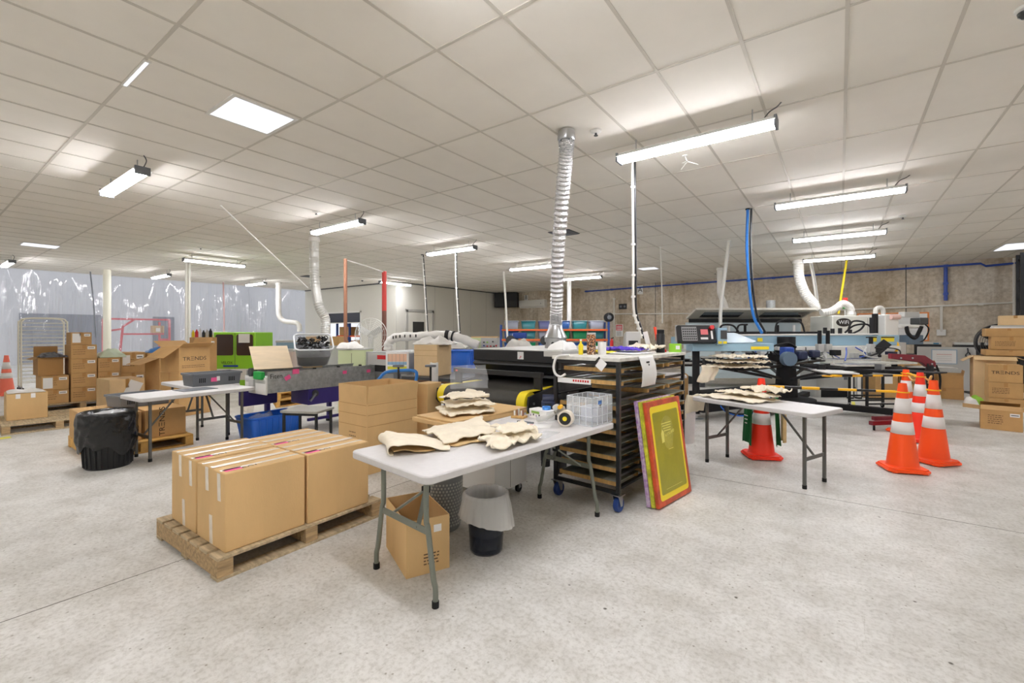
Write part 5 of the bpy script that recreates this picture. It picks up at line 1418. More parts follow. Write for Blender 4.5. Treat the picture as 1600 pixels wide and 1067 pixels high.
for pts in ([(1.35, .2, 1.5), (1.45, .2, 1.7), (1.68, .2, 1.68), (1.62, .2, 1.55), (1.45, .2, 1.46)], [(1.3, .2, 1.48), (1.5, .22, 1.62), (1.75, .2, 1.64), (1.85, .2, 1.5)], [(-.1, .2, 1.45), (-.05, .2, 1.68), (.2, .2, 1.75), (.42, .2, 1.68), (.5, .2, 1.45)], [(-.9, .15, 1.45), (-.85, .15, 1.62), (-.68, .15, 1.64)], [(-1.35, -.1, 1.5), (-1.3, -.1, 1.62), (-1.1, -.1, 1.62), (-.98, -.1, 1.5)], [(-.35, -.1, 1.05), (-.4, -.2, 1.2), (-.1, -.2, 1.28), (.1, -.15, 1.2)]):
    b = MB(); b.tube(bez([vr(*p) for p in pts], 24), .018, 8); b.build('hose', M_rub, P)
# blue motors and heads at the hub
for r_, d_, z_, s_ in ((-.2, -.35, 1.12, .22), (.1, -.3, 1.05, .2), (.35, -.3, 1.08, .18)):
    b = MB(); b.cbox(vr(r_, d_, z_), (s_, s_ * .7, s_ * .8), Matrix.Rotation(A + .3, 4, 'Z')); b.build('motor', M_blued if r_ < 0 else M_navy, P, bevel=.03)
b = MB(); b.cyl(vr(-.3, -.62, 1.0), vr(-.3, -.5, 1.0), .13, n=20); b.build('round_motor', mat('slate_blue_paint', (96, 116, 134), .4), P)
for k in range(5):
    a = A + R(40 + 26 * k); u = Vector((math.cos(a), math.sin(a), 0))
    b = MB(); b.bar(u * .3 + Vector((0, 0, 1.3)), u * 2.2 + Vector((0, 0, 1.3)), .15, .17); o = b.build('print_head_beam', M_pblue, P, bevel=.008)
    for q in (1.2, 1.9):
        b = MB(); b.cbox(u * q + Vector((0, 0, 1.08)), (.12, .4, .08), Matrix.Rotation(a, 4, 'Z')); b.build('squeegee_head', M_lgrey, o)
# arms and frames with white edges on the right
for r_, d_, z_, L_ in ((.9, -.5, .98, .9), (1.1, -.9, .95, 1.1), (.6, -1.1, .93, .8)):
    b = MB(); b.cbox(vr(r_, d_, z_), (L_, .34, .03), Matrix.Rotation(A + .1 * r_, 4, 'Z')); b.build('print_frame', M_alu, P)
    b = MB(); b.cbox(vr(r_, d_, z_ + .017), (L_ - .1, .26, .006), Matrix.Rotation(A + .1 * r_, 4, 'Z')); b.build('frame_mesh', M_navy if r_ < 1 else M_mesh[0], P)
b = MB(); b.cbox(vr(1.55, -.8, 1.02), (.6, .1, .13), Matrix.Rotation(A, 4, 'Z')); b.build('beige_carriage', mat('beige_carriage', (176, 168, 150), .5), P, bevel=.005)
b = MB(); b.bar(vr(1.75, .0, 1.1), vr(1.9, -.1, 1.3), .12, .16); b.bar(vr(1.3, -.1, 1.02), vr(2.15, -.05, 1.03), .04, .05); b.build('black_lever', M_black, P)
b = MB(); b.tube(bez([vr(2.3, .2, 1.36), vr(2.32, .15, 1.2), vr(2.2, .1, 1.05)], 14), .022, 8); b.build('yellow_hose', M_yelp, P)
rr = random.Random(21)
for k in range(16):
    r0 = rr.uniform(-.9, 1.9); d0 = rr.uniform(-.5, .3)
    b = MB(); b.tube(bez([vr(r0, d0, 1.2), vr(r0 + rr.uniform(-.2, .2), d0 - .1, 1.05 + rr.uniform(0, .1)), vr(r0 + rr.uniform(-.3, .3), d0 - rr.uniform(0, .3), .98)], 14), rr.choice((.009, .012, .016)), 6); b.build('hose', [M_rub, M_rub, M_lgrey, M_pblu][k % 4], P)
for k in range(10):
    r0 = -.8 + .32 * k; d0 = -.35 + .5 * rr.random()
    b = MB(); b.cbox(vr(r0, d0, 1.04 + .06 * rr.random()), (rr.uniform(.08, .2), rr.uniform(.08, .16), rr.uniform(.06, .12)), Matrix.Rotation(A + rr.uniform(-.4, .4), 4, 'Z')); b.build('head_block', [M_blackm, M_lgrey, M_steel, M_dgrey, M_navy][k % 5], P, bevel=.006)
# loading console
CO = Vector((-1.84, 7.72, 0)) - HB
cm = lambda r, d, z: CO + vr(r, d, z)
b = MB(); b.bar(cm(-.02, .38, 1.235), cm(1.34, .38, 1.235), .3, .13); b.build('console_beam', M_pblue, P, bevel=.008)
b = MB(); b.cbox(cm(1.1, .222, 1.225), (.3, .004, .05), Matrix.Rotation(A, 4, 'Z')); b.build('warning_plate', M_yel, P)
b = MB(); vs = [cm(.3, .2, 1.31), cm(1.0, .25, 1.31), cm(1.25, .6, 1.33), cm(.3, .6, 1.31), cm(.3, .3, 1.48), cm(.75, .4, 1.48), cm(.9, .6, 1.47), cm(.3, .6, 1.48)]
b.add(vs, [(0, 3, 2, 1), (4, 5, 6, 7), (0, 1, 5, 4), (1, 2, 6, 5), (2, 3, 7, 6), (3, 0, 4, 7)]); b.build('sloped_cover', mat('paler_blue_cover', (186, 204, 216), .4), P, bevel=.01)
b = MB(); b.cbox(cm(.02, .2, 1.45), (.62, .1, .3), Matrix.Rotation(A, 4, 'Z') @ Matrix.Rotation(R(-16), 4, 'X')); co = b.build('control_panel', M_black, P, bevel=.01)
b = MB(); b.cbox(cm(.02, .28, 1.47), (.6, .14, .28), Matrix.Rotation(A, 4, 'Z')); b.build('panel_housing', M_lgrey, P, bevel=.01)
cmat = Matrix.Translation(cm(.02, .2, 1.45)) @ Matrix.Rotation(A, 4, 'Z') @ Matrix.Rotation(R(-16), 4, 'X')
def onp(x, z, w_, h_, name, m): 
    b = MB(); b.cbox(cmat @ Vector((x, -.053, z)), (w_, .008, h_), cmat.to_3x3().to_4x4()); return b.build(name, m, co)
onp(-.13, .0, .25, .24, 'keypad', mat('keypad_grey', (150, 150, 150), .5))
for r_ in range(5):
    for c_ in range(7):
        b = MB(); b.cbox(cmat @ Vector((-.23 + .034 * c_, -.059, -.09 + .042 * r_)), (.02, .006, .02), cmat.to_3x3().to_4x4()); b.build('key', M_blackm, co)
onp(.12, .03, .12, .09, 'red_display', mat('red_display', (226, 120, 124), .4)); onp(.11, -.08, .12, .035, 'button_strip', M_paper); onp(.24, -.02, .03, .14, 'label_strip', M_paper)
b = MB(); b.cyl(cmat @ Vector((.24, -.05, .1)), cmat @ Vector((.24, -.1, .1)), .036, n=16); b.build('emergency_button', M_red, co)
b = MB(); b.cbox(cm(.42, .16, 1.42), (.16, .1, .28), Matrix.Rotation(A, 4, 'Z')); o = b.build('switch_box', M_pblue, P, bevel=.008)
b = MB(); b.cbox(cm(.44, .105, 1.45), (.1, .01, .14), Matrix.Rotation(A, 4, 'Z')); b.build('dial_plate', M_dgrey, o)
for k in range(2):
    b = MB(); b.cbox(cm(.38 + .08 * k, .106, 1.32), (.06, .008, .04), Matrix.Rotation(A, 4, 'Z')); b.build('yellow_sticker', M_yel, o)
b = MB(); b.cyl(cm(.1, .4, .1), cm(.1, .4, 1.17), .06, n=14); b.build('console_post', M_blackm, P)
b = MB(); b.lathe([(.12, 0), (.12, .02), (.04, .03), (.04, .07), (.08, .075), (.08, .1)], 18, c=tuple(cm(.1, .4, 0))); b.build('levelling_foot', M_steel, P)
b = MB(); b.bar(cm(.1, .4, .3), Vector((0, 0, .3)), .3, .34); b.build('console_spine', M_blackm, P)
b = MB(); b.cbox(cm(.55, 1.05, .39), (.3, .012, .05), Matrix.Rotation(A, 4, 'Z')); b.build('warning_plate', M_yel, P)
for k, (m_, off) in enumerate(((M_blue, 0), (M_rub, .06))):
    b = MB(); b.tube(bez([cm(.5, .5, .35), cm(.6, .45, .15), cm(.9, .4, .06 + off * .4), cm(1.3, .45, .2), cm(1.5, .6, .4)], 24), .016, 8); b.build('floor_hose', m_, P)
# canvas shirts heaped on the near platen
pa = R(-104); pu = Vector((math.cos(pa), math.sin(pa), 0)) * 2.25 + HB
for k, (dz, rs) in enumerate(((.002, 1.0), (.085, .92), (.165, .8))):
    o = drape('canvas_tote_bag', [(-.46 * rs, -.26), (.44 * rs, -.28), (.42 * rs, .25), (-.42 * rs, .27)], .075, M_canvas, 81 + k, loc=(pu.x + .02 * k, pu.y, .901 + dz), rz=R(36), freq=8, crease=.65)
    tag(o, 'canvas bag %s on the press platen nearest the small table' % ('lowest', 'in the middle of the heap', 'topmost')[k], 'bag', 'canvas bags on the press')
t = thing('hanging_canvas_bag', 'canvas bag drooping off the press platen heap', 'bag', (pu.x - .28, pu.y - .44, .96), R(36))
def hb2(u, v): return (-.14 + .28 * u - .06 * v + .02 * math.sin(v * 5), -.02 * v + .025 * math.sin(u * 9), -.28 * v * (1 - .25 * abs(u - .3)))
b = MB(); b.grid(hb2, 14, 12); b.build('bag_body', M_canvas, t, solid=.006, ang=60)

# ---------------------------------------------------------------- long machine with the raised lid, behind the press
LM = Vector((-1.93, 14.1, 0))
t = thing('lidded_machine', 'long pale machine with a raised windowed lid behind the press', 'machine', tuple(LM), A)
box('body', mat('pale_blue_grey_body', (196, 210, 214), .45), -1.75, 1.53, -.45, .55, .25, 1.42, t, bevel=.01)
box('inner_trough', M_blackm, -1.7, 1.5, -.43, .3, 1.42, 1.5, t); box('back_rail', mat('pale_blue_grey_body', (196, 210, 214), .45), -1.72, 1.5, .3, .5, 1.42, 1.76, t, bevel=.01)
box('dark_gap', M_blackm, -1.7, 1.5, .26, .3, 1.76, 1.86, t)
o = MB().box(-1.75, 1.52, -.72, 0, -.03, .03).build('lid', mat('stone_lid', (192, 188, 176), .5), t, bevel=.008)
o.location = (0, .36, 1.88); o.rotation_euler = (R(-19), 0, 0)
for x0, x1 in ((-1.45, -.35), (.2, 1.45)):
    b = MB(); b.box(x0, x1, -.55, -.18, -.034, -.031); b.build('lid_window', mat('lid_glass', (44, 46, 48), .12), o)
for x in (-1.3, -.1, .5, 1.3): box('hinge', M_lgrey, x - .1, x + .1, .28, .38, 1.8, 1.87, t)
box('roof_strip', M_whitep, -.6, 1.5, .3, .55, 1.9, 2.12, t, bevel=.01)
b = MB(); b.cyl((.75, .5, 2.12), (.75, .5, 2.4), .12, n=16); b.build('exhaust_stub', M_galv, t)
for k in range(6):
    b = MB(); b.cyl((-1.2 + .45 * k, -.1, 1.5), (-1.2 + .45 * k, -.1, 1.68), .035, n=10); o2 = b.build('pen_head', M_whitep if k % 2 else M_blackm, t)
for x in (-1.6, 1.4):
    for y in (-.35, .45): box('leg', M_dgrey, x - .06, x + .06, y - .06, y + .06, 0, .25, t)
# white machine cabinet with the printed mark
WM = Vector((.24, 15.28, 0))
t = thing('white_machine_cabinet', 'white machine cabinet marked WiFi with a signal light on top', 'machine', tuple(WM), A)
dm = (1.62, .9, 1.92)
box('cabinet', mat('pale_cabinet', (222, 222, 212), .45), -.81, .81, -.45, .45, .05, 1.92, t, bevel=.02)
box('plinth', M_dgrey, -.75, .75, -.4, .4, 0, .05, t)
b = MB(); b.prism([(.2 * math.cos(a), .11 * math.sin(a)) for a in [2 * PI * k / 24 for k in range(24)]], -.4525, -.4505, 'y'); o = b.build('badge', M_ink, t, loc=(-.52, 0, 1.74))
text('WiFi', .14, M_paper, t, (-.52, -.4535, 1.74), (PI / 2, 0, 0), 'badge_lettering')
for x, z in ((.45, 1.82), (.55, 1.47)):
    box('green_sticker', mat('green_sticker', (70, 190, 70), .5), x - .06, x + .06, -.4515, -.4503, z - .03, z + .03, t)
box('door_gap', M_joint, .1, .108, -.4515, -.4503, .1, 1.85, t)
b = MB(); b.cyl((-.15, .0, 1.92), (-.15, 0, 2.12), .02, n=8); o = b.build('signal_stem', M_lgrey, t)
for k, m_ in enumerate((mat('signal_green', (30, 150, 60), .3), mat('signal_amber', (250, 180, 20), .3), mat('signal_red', (220, 50, 40), .3))):
    b = MB(); b.cyl((-.15, 0, 2.12 + .1 * k), (-.15, 0, 2.215 + .1 * k), .055, n=14); b.build('signal_lamp', m_, o)
b = MB(); b.tube(bez([(.68, 0, 1.9), (.68, 0, 2.1), (.8, 0, 2.15), (.88, 0, 2.05), (.86, 0, 1.7), (.8, -.3, 1.5), (.6, -.5, 1.42)], 30), .055, 10); b.build('vent_hose', M_pipew, t)
# embroidery style head unit at the right
t = thing('flash_unit', 'white and black arm unit beyond the end of the blue press beam', 'machine', (.93, 13.85, 0), A)
box('stand', M_lgrey, -.25, .25, -.2, .2, 0, 1.25, t, bevel=.01); box('white_panel', M_whitep, -.2, .12, -.15, .1, 1.251, 1.9, t, bevel=.02)
b = MB(); b.cyl((-.36, -.05, 1.0), (-.36, -.05, 1.92), .06, n=14); b.build('black_column', M_blackm, t)
b = MB(); b.box(-.42, -.2, -.1, .0, 1.1, 1.16); b.build('bracket', M_dgrey, t)
b = MB(); b.cyl((-.1, -.18, 1.84), (.1, -.18, 1.84), .06, n=14); b.build('pink_roll', mat('pale_pink', (236, 200, 190), .5), t)
box('arm', M_whitep, .1, .62, -.25, .05, 1.58, 1.66, t, bevel=.02); box('arm_head', M_dgrey, .5, .7, -.28, .0, 1.66, 1.82, t, bevel=.02); box('arm_cap', M_lgrey, .3, .65, -.1, .08, 1.84, 1.96, t, bevel=.01)
b = MB(); b.tube(bez([(.6, -.25, 1.7), (.72, -.25, 1.55), (.6, -.25, 1.3), (.4, -.22, 1.25)], 20), .014, 6); b.build('lead', M_rub, t)
b = MB(); b.tube(bez([(.2, -.25, 1.62), (.25, -.25, 1.45), (.4, -.25, 1.35), (.5, -.25, 1.5), (.55, -.25, 1.62)], 20), .04, 8); b.build('black_yoke', M_blackm, t)
box('blue_block', mat('slate_blue_paint', (96, 116, 134), .4), .25, .6, -.25, .0, 1.2, 1.42, t, bevel=.01)
# black trolley with castors, grey cabinet, upright frames and brown cartons under the press arms
t = thing('black_trolley', 'black frame trolley on castors under the press beam', 'trolley', (.55, 11.15, 0), R(36))
for x in (-.33, .33):
    for y in (-.22, .22):
        box('upright', M_black, x - .018, x + .018, y - .018, y + .018, .1, .7, t); caster(t, x, y, .04, M_rub, .1)
for z in (.14, .24, .68):
    for y in (-.22, .22): box('rail', M_black, -.33, .33, y - .014, y + .014, z - .014, z + .014, t)
box('top_sheet', M_alu, -.5, .42, -.28, .26, .7, .725, t)
t = thing('grey_cabinet', 'pale grey cabinet on the floor behind the press arms', 'cabinet', (-.2, 12.95, 0), A)
box('body', M_lgrey, -.5, .3, -.3, .3, .0, .62, t, bevel=.008); box('dark_kick', M_blackm, -.4, .28, -.303, -.3, .0, .2, t); box('vent_grille', M_grey, .12, .24, -.303, -.3, .4, .5, t)
for k, x in enumerate((.42, .6)):
    t = thing('upright_frame', 'white upright frame leaning by the press, %s the grey cabinet' % ('close to', 'apart from')[k], 'frame', tuple(Vector((-.15, 12.4, 0)) + Vector((x * ca, x * sa, 0))), A)
    box('bar', M_whitep, -.04, .04, -.03, .03, .03, .72, t, bevel=.004); box('dark_edge', M_dgrey, .041, .08, -.03, .03, .03, .7, t)
    b = MB(); b.cyl((0, 0, 0), (0, 0, .03), .07, n=14); b.build('foot', M_black, t)
for k, (x, w_, h_, lb) in enumerate(((.95, .5, .8, 'tall brown carton with a white sheet behind the black trolley'), (1.5, .5, .84, 'tall brown carton with lettering behind the black trolley'), (1.9, .24, .86, 'darker carton end behind the rear cone'))):
    p = Vector((-.05, 12.5, 0)) + Vector((x * ca, x * sa, 0))
    t = carton(lb, tuple(p), (w_, .4, h_), A, M_card2 if k < 2 else M_cardin, 'cartons under the press')
    if k == 0: decal('white_sheet', M_paper, .26, .3, t, '-y', (w_, .4, h_), -.0, .5)
    if k == 1: trends(t, '-y', (w_, .4, h_), 0, .35, .1)
t = carton('low brown carton on the floor left of the press console', (-2.5, 8.5, 0), (.5, .4, .72), R(20), M_card2)
t = thing('white_bucket', 'white tall bucket behind the black screen rack', 'bucket', (-1.72, 6.35, 0)); b = MB(); b.lathe([(.13, 0), (.15, .42), (.158, .43), (.158, .46), (.145, .46)], 22, cap=False); b.build('body', M_white, t)
b = MB(); b.lathe([(.0, .01), (.128, .01)], 22, cap=False); b.build('bottom', M_white, t)
t = thing('white_side_table', 'white topped table between the rack and the press', 'table', (-2.42, 7.42, 0), R(20)); box('top', M_white, -.45, .42, -.28, .28, .77, .81, t, bevel=.008)
for x in (-.4, .37):
    for y in (-.23, .23): box('leg', M_legd, x - .02, x + .02, y - .02, y + .02, 0, .77, t)
b = MB(); b.box(.2, .26, 11.4, 12.1, .0004, .002); 
o = b.build('floor_tape', mat('yellow_floor_tape', (232, 226, 80), .6)); tag(o, 'yellow tape mark on the floor by the black trolley', 'tape')
# ---------------------------------------------------------------- left: bin, tables, pallets, cartons
t = thing('dustbin', 'round black dustbin overhung by a shiny black bin bag', 'bin', (-6.62, 1.43, 0))
b = MB(); b.lathe([(.195, 0), (.205, .02), (.236, .58), (.246, .6), (.232, .6), (.2, .03)], 32, cap=False)
b.build('bin_body', M_black, t)
b = MB(); b.lathe([(.0, .012), (.2, .012)], 32, cap=False); b.build('bin_bottom', M_black, t)
for k in range(26):
    a = 2 * PI * k / 26; b = MB(); b.bar((.207 * math.cos(a), .207 * math.sin(a), .02), (.223 * math.cos(a), .223 * math.sin(a), .3), .012, .012); b.build('ridge', M_blackm, t)
def bb(u, v):
    a = 2 * PI * u
    if v < .3: q = v / .3; r = .16 + .08 * q; z = .5 + .12 * q
    else:
        q = (v - .3) / .7; r = .258 + .01 * math.sin(a * 3 + 1) + .018 * math.sin(q * 3) + .016 * vn(math.cos(a) * 4, math.sin(a) * 4 + q * 6, 3) - .02 * q; z = .62 - q * (.42 + .05 * math.sin(a * 2) + .03 * math.sin(a * 7))
    r += .006 * math.sin(a * 17 + v * 14) * v
    return (r * math.cos(a), r * math.sin(a), z)
b = MB(); b.grid(bb, 80, 24); b.build('bin_bag', M_bag, t, ang=180)
o = crumple('clear_bag_scraps', [(.22 * math.cos(k), .22 * math.sin(k)) for k in range(6)], .15, mat('clear_scraps', (206, 206, 208), .25, alpha=.85), 15, t, loc=(0, 0, .52), freq=9, rough=.8, ns=36, nr=8)

fold_table('left white folding table beside the black dustbin', (-6.66, 2.25, 0), R(4), 1.28, .62, .75, False, M_legd)
t = thing('grey_folder', 'flat grey folder lying on the left white table', 'folder', (-6.72, 2.32, .751), R(6)); box('cover', M_grey, -.17, .12, -.2, .2, 0, .006, t)
fold_table('second white folding table carrying the grey crate behind the left one', (-7.64, 2.68, 0), R(90), 1.2, .62, .745, False, M_legd)
def grey_crate(label, loc, rz, w_, d_, h_, lab=True):
    t = thing('stacking_crate', label, 'crate', loc, rz, 'grey stacking crates')
    b = MB(); k = .94
    def wall(p, q):
        b.bar(p, q, .006, 1)
    b = MB()
    lo = [(-w_ / 2 * k, -d_ / 2 * k), (w_ / 2 * k, -d_ / 2 * k), (w_ / 2 * k, d_ / 2 * k), (-w_ / 2 * k, d_ / 2 * k)]
    hi = [(-w_ / 2, -d_ / 2), (w_ / 2, -d_ / 2), (w_ / 2, d_ / 2), (-w_ / 2, d_ / 2)]
    b.add([(x, y, .003) for x, y in lo] + [(x, y, h_) for x, y in hi], [(0, 1, 2, 3), (0, 1, 5, 4), (1, 2, 6, 5), (2, 3, 7, 6), (3, 0, 4, 7)])
    b.build('shell', M_grey, t, solid=.006, smooth=False)
    b = MB()
    for (x0, x1, y0, y1) in ((-w_ / 2 - .014, w_ / 2 + .014, -d_ / 2 - .014, -d_ / 2 + .004), (-w_ / 2 - .014, w_ / 2 + .014, d_ / 2 - .004, d_ / 2 + .014), (-w_ / 2 - .014, -w_ / 2 + .004, -d_ / 2 + .005, d_ / 2 - .005), (w_ / 2 - .004, w_ / 2 + .014, -d_ / 2 + .005, d_ / 2 - .005)):
        b.box(x0, x1, y0, y1, h_ - .03, h_)
    b.build('rim', M_grey, t, bevel=.003)
    for s in (-.3, .3):
        for q in range(4):
            y = s * d_ + (q - 1.5) * .022; x = w_ / 2 * (k + (1 - k) * .45) + .003
            box('slot', M_blackm, x - .004, x + .004, y - .005, y + .005, h_ * .28, h_ * .62, t)
    if lab:
        x = w_ / 2 * (k + (1 - k) * .5) + .003
        box('pink_sticker', M_pink, x - .004, x + .005, -.08, .0, h_ * .3, h_ * .62, t); box('white_sticker', M_paper, x - .004, x + .006, -.01, .03, h_ * .35, h_ * .7, t)
    b = MB(); b.box(-w_ / 2 * .9, w_ / 2 * .9, -d_ / 2 * .9, d_ / 2 * .9, h_ * .45, h_ * .62); b.build('contents', M_lgrey, t)
    return t
grey_crate('grey crate with a pink sticker on the second white table', (-7.26, 2.7, .7455), R(1), .34, .62, .18)
pallet('wooden pallet under the two lettered cartons by the dustbin', (-7.55, 1.86, 0), R(-1), 1.2, 1.02, M_woody, M_woody)
dm = (.98, .49, .36)
t = carton('carton next to the dustbin on the low yellow pallet', (-7.57, 1.6, .1435), dm, 0, M_card2, 'cartons on the low yellow pallet'); 
dm = (.98, .44, .36)
t = carton('carton with sideways lettering on the low yellow pallet', (-7.57, 2.1, .1435), dm, 0, M_card2, 'cartons on the low yellow pallet')
trends(t, '+x', dm, -.04, .2, .085, PI / 2)
grey_crate('grey crate on the cartons behind the left white table', (-7.72, 1.98, .506), R(8), .42, .56, .16, False)
pallet('wooden pallet carrying one taped carton at the left edge', (-10.3, 1.56, 0), R(-3), 1.2, 1.2)
dm = (.52, .44, .4)
t = carton('single taped carton with a plastic topped lid on the left edge pallet', (-10.46, 1.26, .1435), dm, R(-3), M_card, None)
for u in (-.1, .06): decal('packing_tape', M_paper, .05, .07, t, '+x', dm, u, .36)
o = crumple('plastic_wrap', [(-.24, -.2), (.24, -.21), (.25, .2), (-.25, .19)], .05, M_pbag, 19, loc=(-10.46, 1.26, .5455), rz=R(-3), ns=40, nr=7, freq=8, rough=.7); tag(o, 'crinkled white plastic lying on the single left edge carton', 'plastic wrap')

pallet('wooden pallet under the tall carton stacks on the far left', (-12.45, 2.2, 0), 0, 1.1, 1.25)
def fbox(label, x, y, z, w_, d_, h_, lab=True, m=None, rz=0, seed=1, tr=False):
    dm = (w_, d_, h_)
    t = carton(label, (x - w_ / 2, y, z), dm, R(rz), m or M_card2, 'far carton stacks', seam='x')
    if lab:
        decal('address_label', M_paper, d_ * .3, h_ * .2, t, '+x', dm, d_ * .28, h_ * .78)
        lines(M_ink, t, '+x', (w_ + .003, d_, h_), d_ * .16, d_ * .38, (h_ * .78,), h_ * .04, seed=seed)
        lines(M_inkb, t, '+x', dm, -d_ * .42, d_ * .05, [h_ * .35, h_ * .5, h_ * .65], h_ * .03, seed=seed + 3)
    if tr: trends(t, '+x', dm, 0, h_ * .55, .09)
    return t
lv = ['lowest', 'second', 'third', 'fourth']
for k in range(2): 
    t = fbox('%s carton in the short stack by the white rack' % ('bottom', 'upper')[k], -11.95, 1.82, .1435 + .262 * k, .55, .37, .26, seed=k)
    if k: decal('white_sheet', M_paper, .13, .2, t, '+x', (.55, .37, .26), -.1, .13)
t = open_carton('open brown carton with clothes, standing on the short stack', (-12.34, 1.78, .669), (.5, .34, .34), 0, M_cardin, ((-200, .3), None, (-200, .3), (-85, .6)))
o = crumple('garment_heap', [(-.24, -.18), (.24, -.19), (.26, .18), (-.22, .18)], .1, mat('black_white_fabric', (96, 96, 100), .8, var=.9, scale=18, dark=(24, 24, 26)), 23, loc=(-12.25, 1.82, 1.012), ns=40, nr=8, freq=9, rough=.8); tag(o, 'black and white clothes heaped on the open brown carton', 'clothes')
for k in range(4): fbox('%s carton up in the tallest far stack' % lv[k], -11.95, 2.22, .1435 + .275 * k, .55, .375, .273, seed=k + 9)
t = fbox('small carton with a white sheet on the tallest far stack', -12.0, 2.19, .1435 + 1.1, .4, .3, .24, seed=3); decal('white_sheet', M_paper, .12, .18, t, '+x', (.4, .3, .24), -.07, .13)
for k in range(3): fbox('%s carton up in the stack topped with a green bag' % lv[k], -11.98, 2.6, .1435 + .275 * k, .5, .345, .273, seed=k + 19)
o = crumple('plastic_bag', [(-.22, -.18), (.22, -.17), (.25, .24), (-.22, .26)], .2, mat('pale_green_bag', (196, 210, 186), .4), 29, loc=(-12.27, 2.64, .969), ns=40, nr=8, freq=8, rough=.7); tag(o, 'pale green plastic bag heaped on a far carton stack', 'bag')
t = fbox('pale carton with a tilted white sheet in front of the far stacks', -11.0, 2.62, 0, .6, .54, .6, False, M_card3, 6); decal('white_sheet', M_paper, .22, .26, t, '+x', (.6, .54, .6), .1, .42, R(-25))
pallet('wooden pallet under the far stacks beside the column', (-13.1, 3.5, 0), 0, 1.2, 1.25)
for k in range(2): 
    t = fbox('%s of two large cartons beside the pale green bag' % ('lower', 'upper')[k], -12.6, 3.14, .1435 + .45 * k, .6, .42, .448, seed=k + 30)
    if k: decal('white_sheet', M_paper, .13, .22, t, '+x', (.6, .42, .448), -.12, .28)
for k in range(3): fbox('%s of three cartons under the blue bag' % ('lowest', 'middle', 'topmost')[k], -12.6, 3.62, .1435 + .29 * k, .6, .46, .288, seed=k + 40)
o = crumple('plastic_bag', [(-.16, -.15), (.15, -.16), (.17, .14), (-.15, .17)], .16, mat('blue_plastic_bag', (60, 120, 190), .35), 31, loc=(-12.85, 3.6, 1.01), ns=36, nr=7, freq=9, rough=.7); tag(o, 'bright blue plastic bag on the far cartons', 'bag')
o = crumple('cloth_heap', [(-.2, -.16), (.2, -.16), (.2, .16), (-.2, .16)], .09, mat('pink_lime_cloth', (222, 120, 170), .7, var=.5, scale=9, dark=(210, 230, 70)), 35, loc=(-12.05, 3.1, .0), ns=30, nr=6); tag(o, 'pink and lime cloth bundle between the far cartons', 'cloth')
t = open_carton('open carton with a wide drooping flap among the far stacks', (-11.1, 3.3, 0), (.5, .5, .98), R(10), M_card2, ((-200, .7), (-150, .4), (-90, .4), (-185, .5)))
t = carton('lower carton under the open lettered carton', (-9.68, 3.17, 0), (.52, .56, .78), R(14), M_card2, 'far carton stacks')
dm = (.5, .54, .44)
t = open_carton('open lettered carton with drooping flaps above the grey crate', (-9.68, 3.17, .7815), dm, R(14), M_card2, ((-215, .62), (-150, .3), (-110, .35), (-155, .5))); trends(t, '+x', dm, .0, .23, .095); lines(M_inkb, t, '+x', dm, -.22, .18, (.08, .11), .01, seed=6)
t = carton('tall carton standing behind the open lettered carton', (-12.62, 4.5, 0), (.4, .42, 1.36), R(8), M_card2, 'far carton stacks'); decal('address_label', M_paper, .1, .05, t, '+x', (.4, .42, 1.36), .1, 1.24)
for k in range(6):
    b = MB(); b.lathe([(.034, 0), (.034, .11 + .02 * (k % 3)), (.015, .14 + .02 * (k % 3)), (.015, .17 + .02 * (k % 3))], 12)
    o = b.build('spray_bottle', [M_yel, M_red, M_paper, M_black, M_lgrey, M_blackm][k], loc=(-12.78 + .055 * k, 4.34 + .055 * k, 1.362)); tag(o, '%s little bottle on the tall carton behind the open one' % ['yellow', 'red', 'white', 'black', 'pale grey', 'dull black'][k], 'bottle', 'bottles on the tall carton')
pallet('empty wooden pallet lying under the galvanised conveyor', (-9.6, 5.0, 0), R(4), 1.2, 1.2, M_woody, M_woody)
pallet('upper empty pallet of the pair beyond the white tables', (-9.62, 5.0, .144), R(6), 1.2, 1.2, M_woody, M_woody)

# white wire drying trolley at the far left
t = thing('drying_trolley', 'tall white tube drying trolley with many wire shelves', 'trolley', (-16.7, 2.35, 0))
M_cream = mat('cream_tube', (226, 222, 206), .5)
for x in (-.42, .0):
    b = MB(); b.tube(bez([(x, -.42, .1), (x, -.42, 1.6), (x, -.4, 1.76), (x, -.28, 1.84), (x, .28, 1.84), (x, .4, 1.76), (x, .42, 1.6), (x, .42, .1)], 48), .018, 8); b.build('end_hoop', M_cream, t)
for k in range(17):
    z = .2 + .095 * k
    b = MB(); b.bar((.0, -.42, z), (.0, .42, z), .014); b.bar((-.42, -.42, z), (-.42, .42, z), .014)
    for q in range(5): b.bar((-.42, -.4 + .2 * q, z), (.0, -.4 + .2 * q, z), .008)
    b.build('wire_shelf', M_cream, t, smooth=False)
for y in (-.42, .42): 
    for x in (-.42, 0): caster(t, x, y, .04, M_rub, .11)
o = dup(cone0, (-15.9, 1.6, 0), R(15), 'faded traffic cone standing alone by the white drying trolley'); recolour(o, mat('faded_cone', (255, 128, 104), .5))

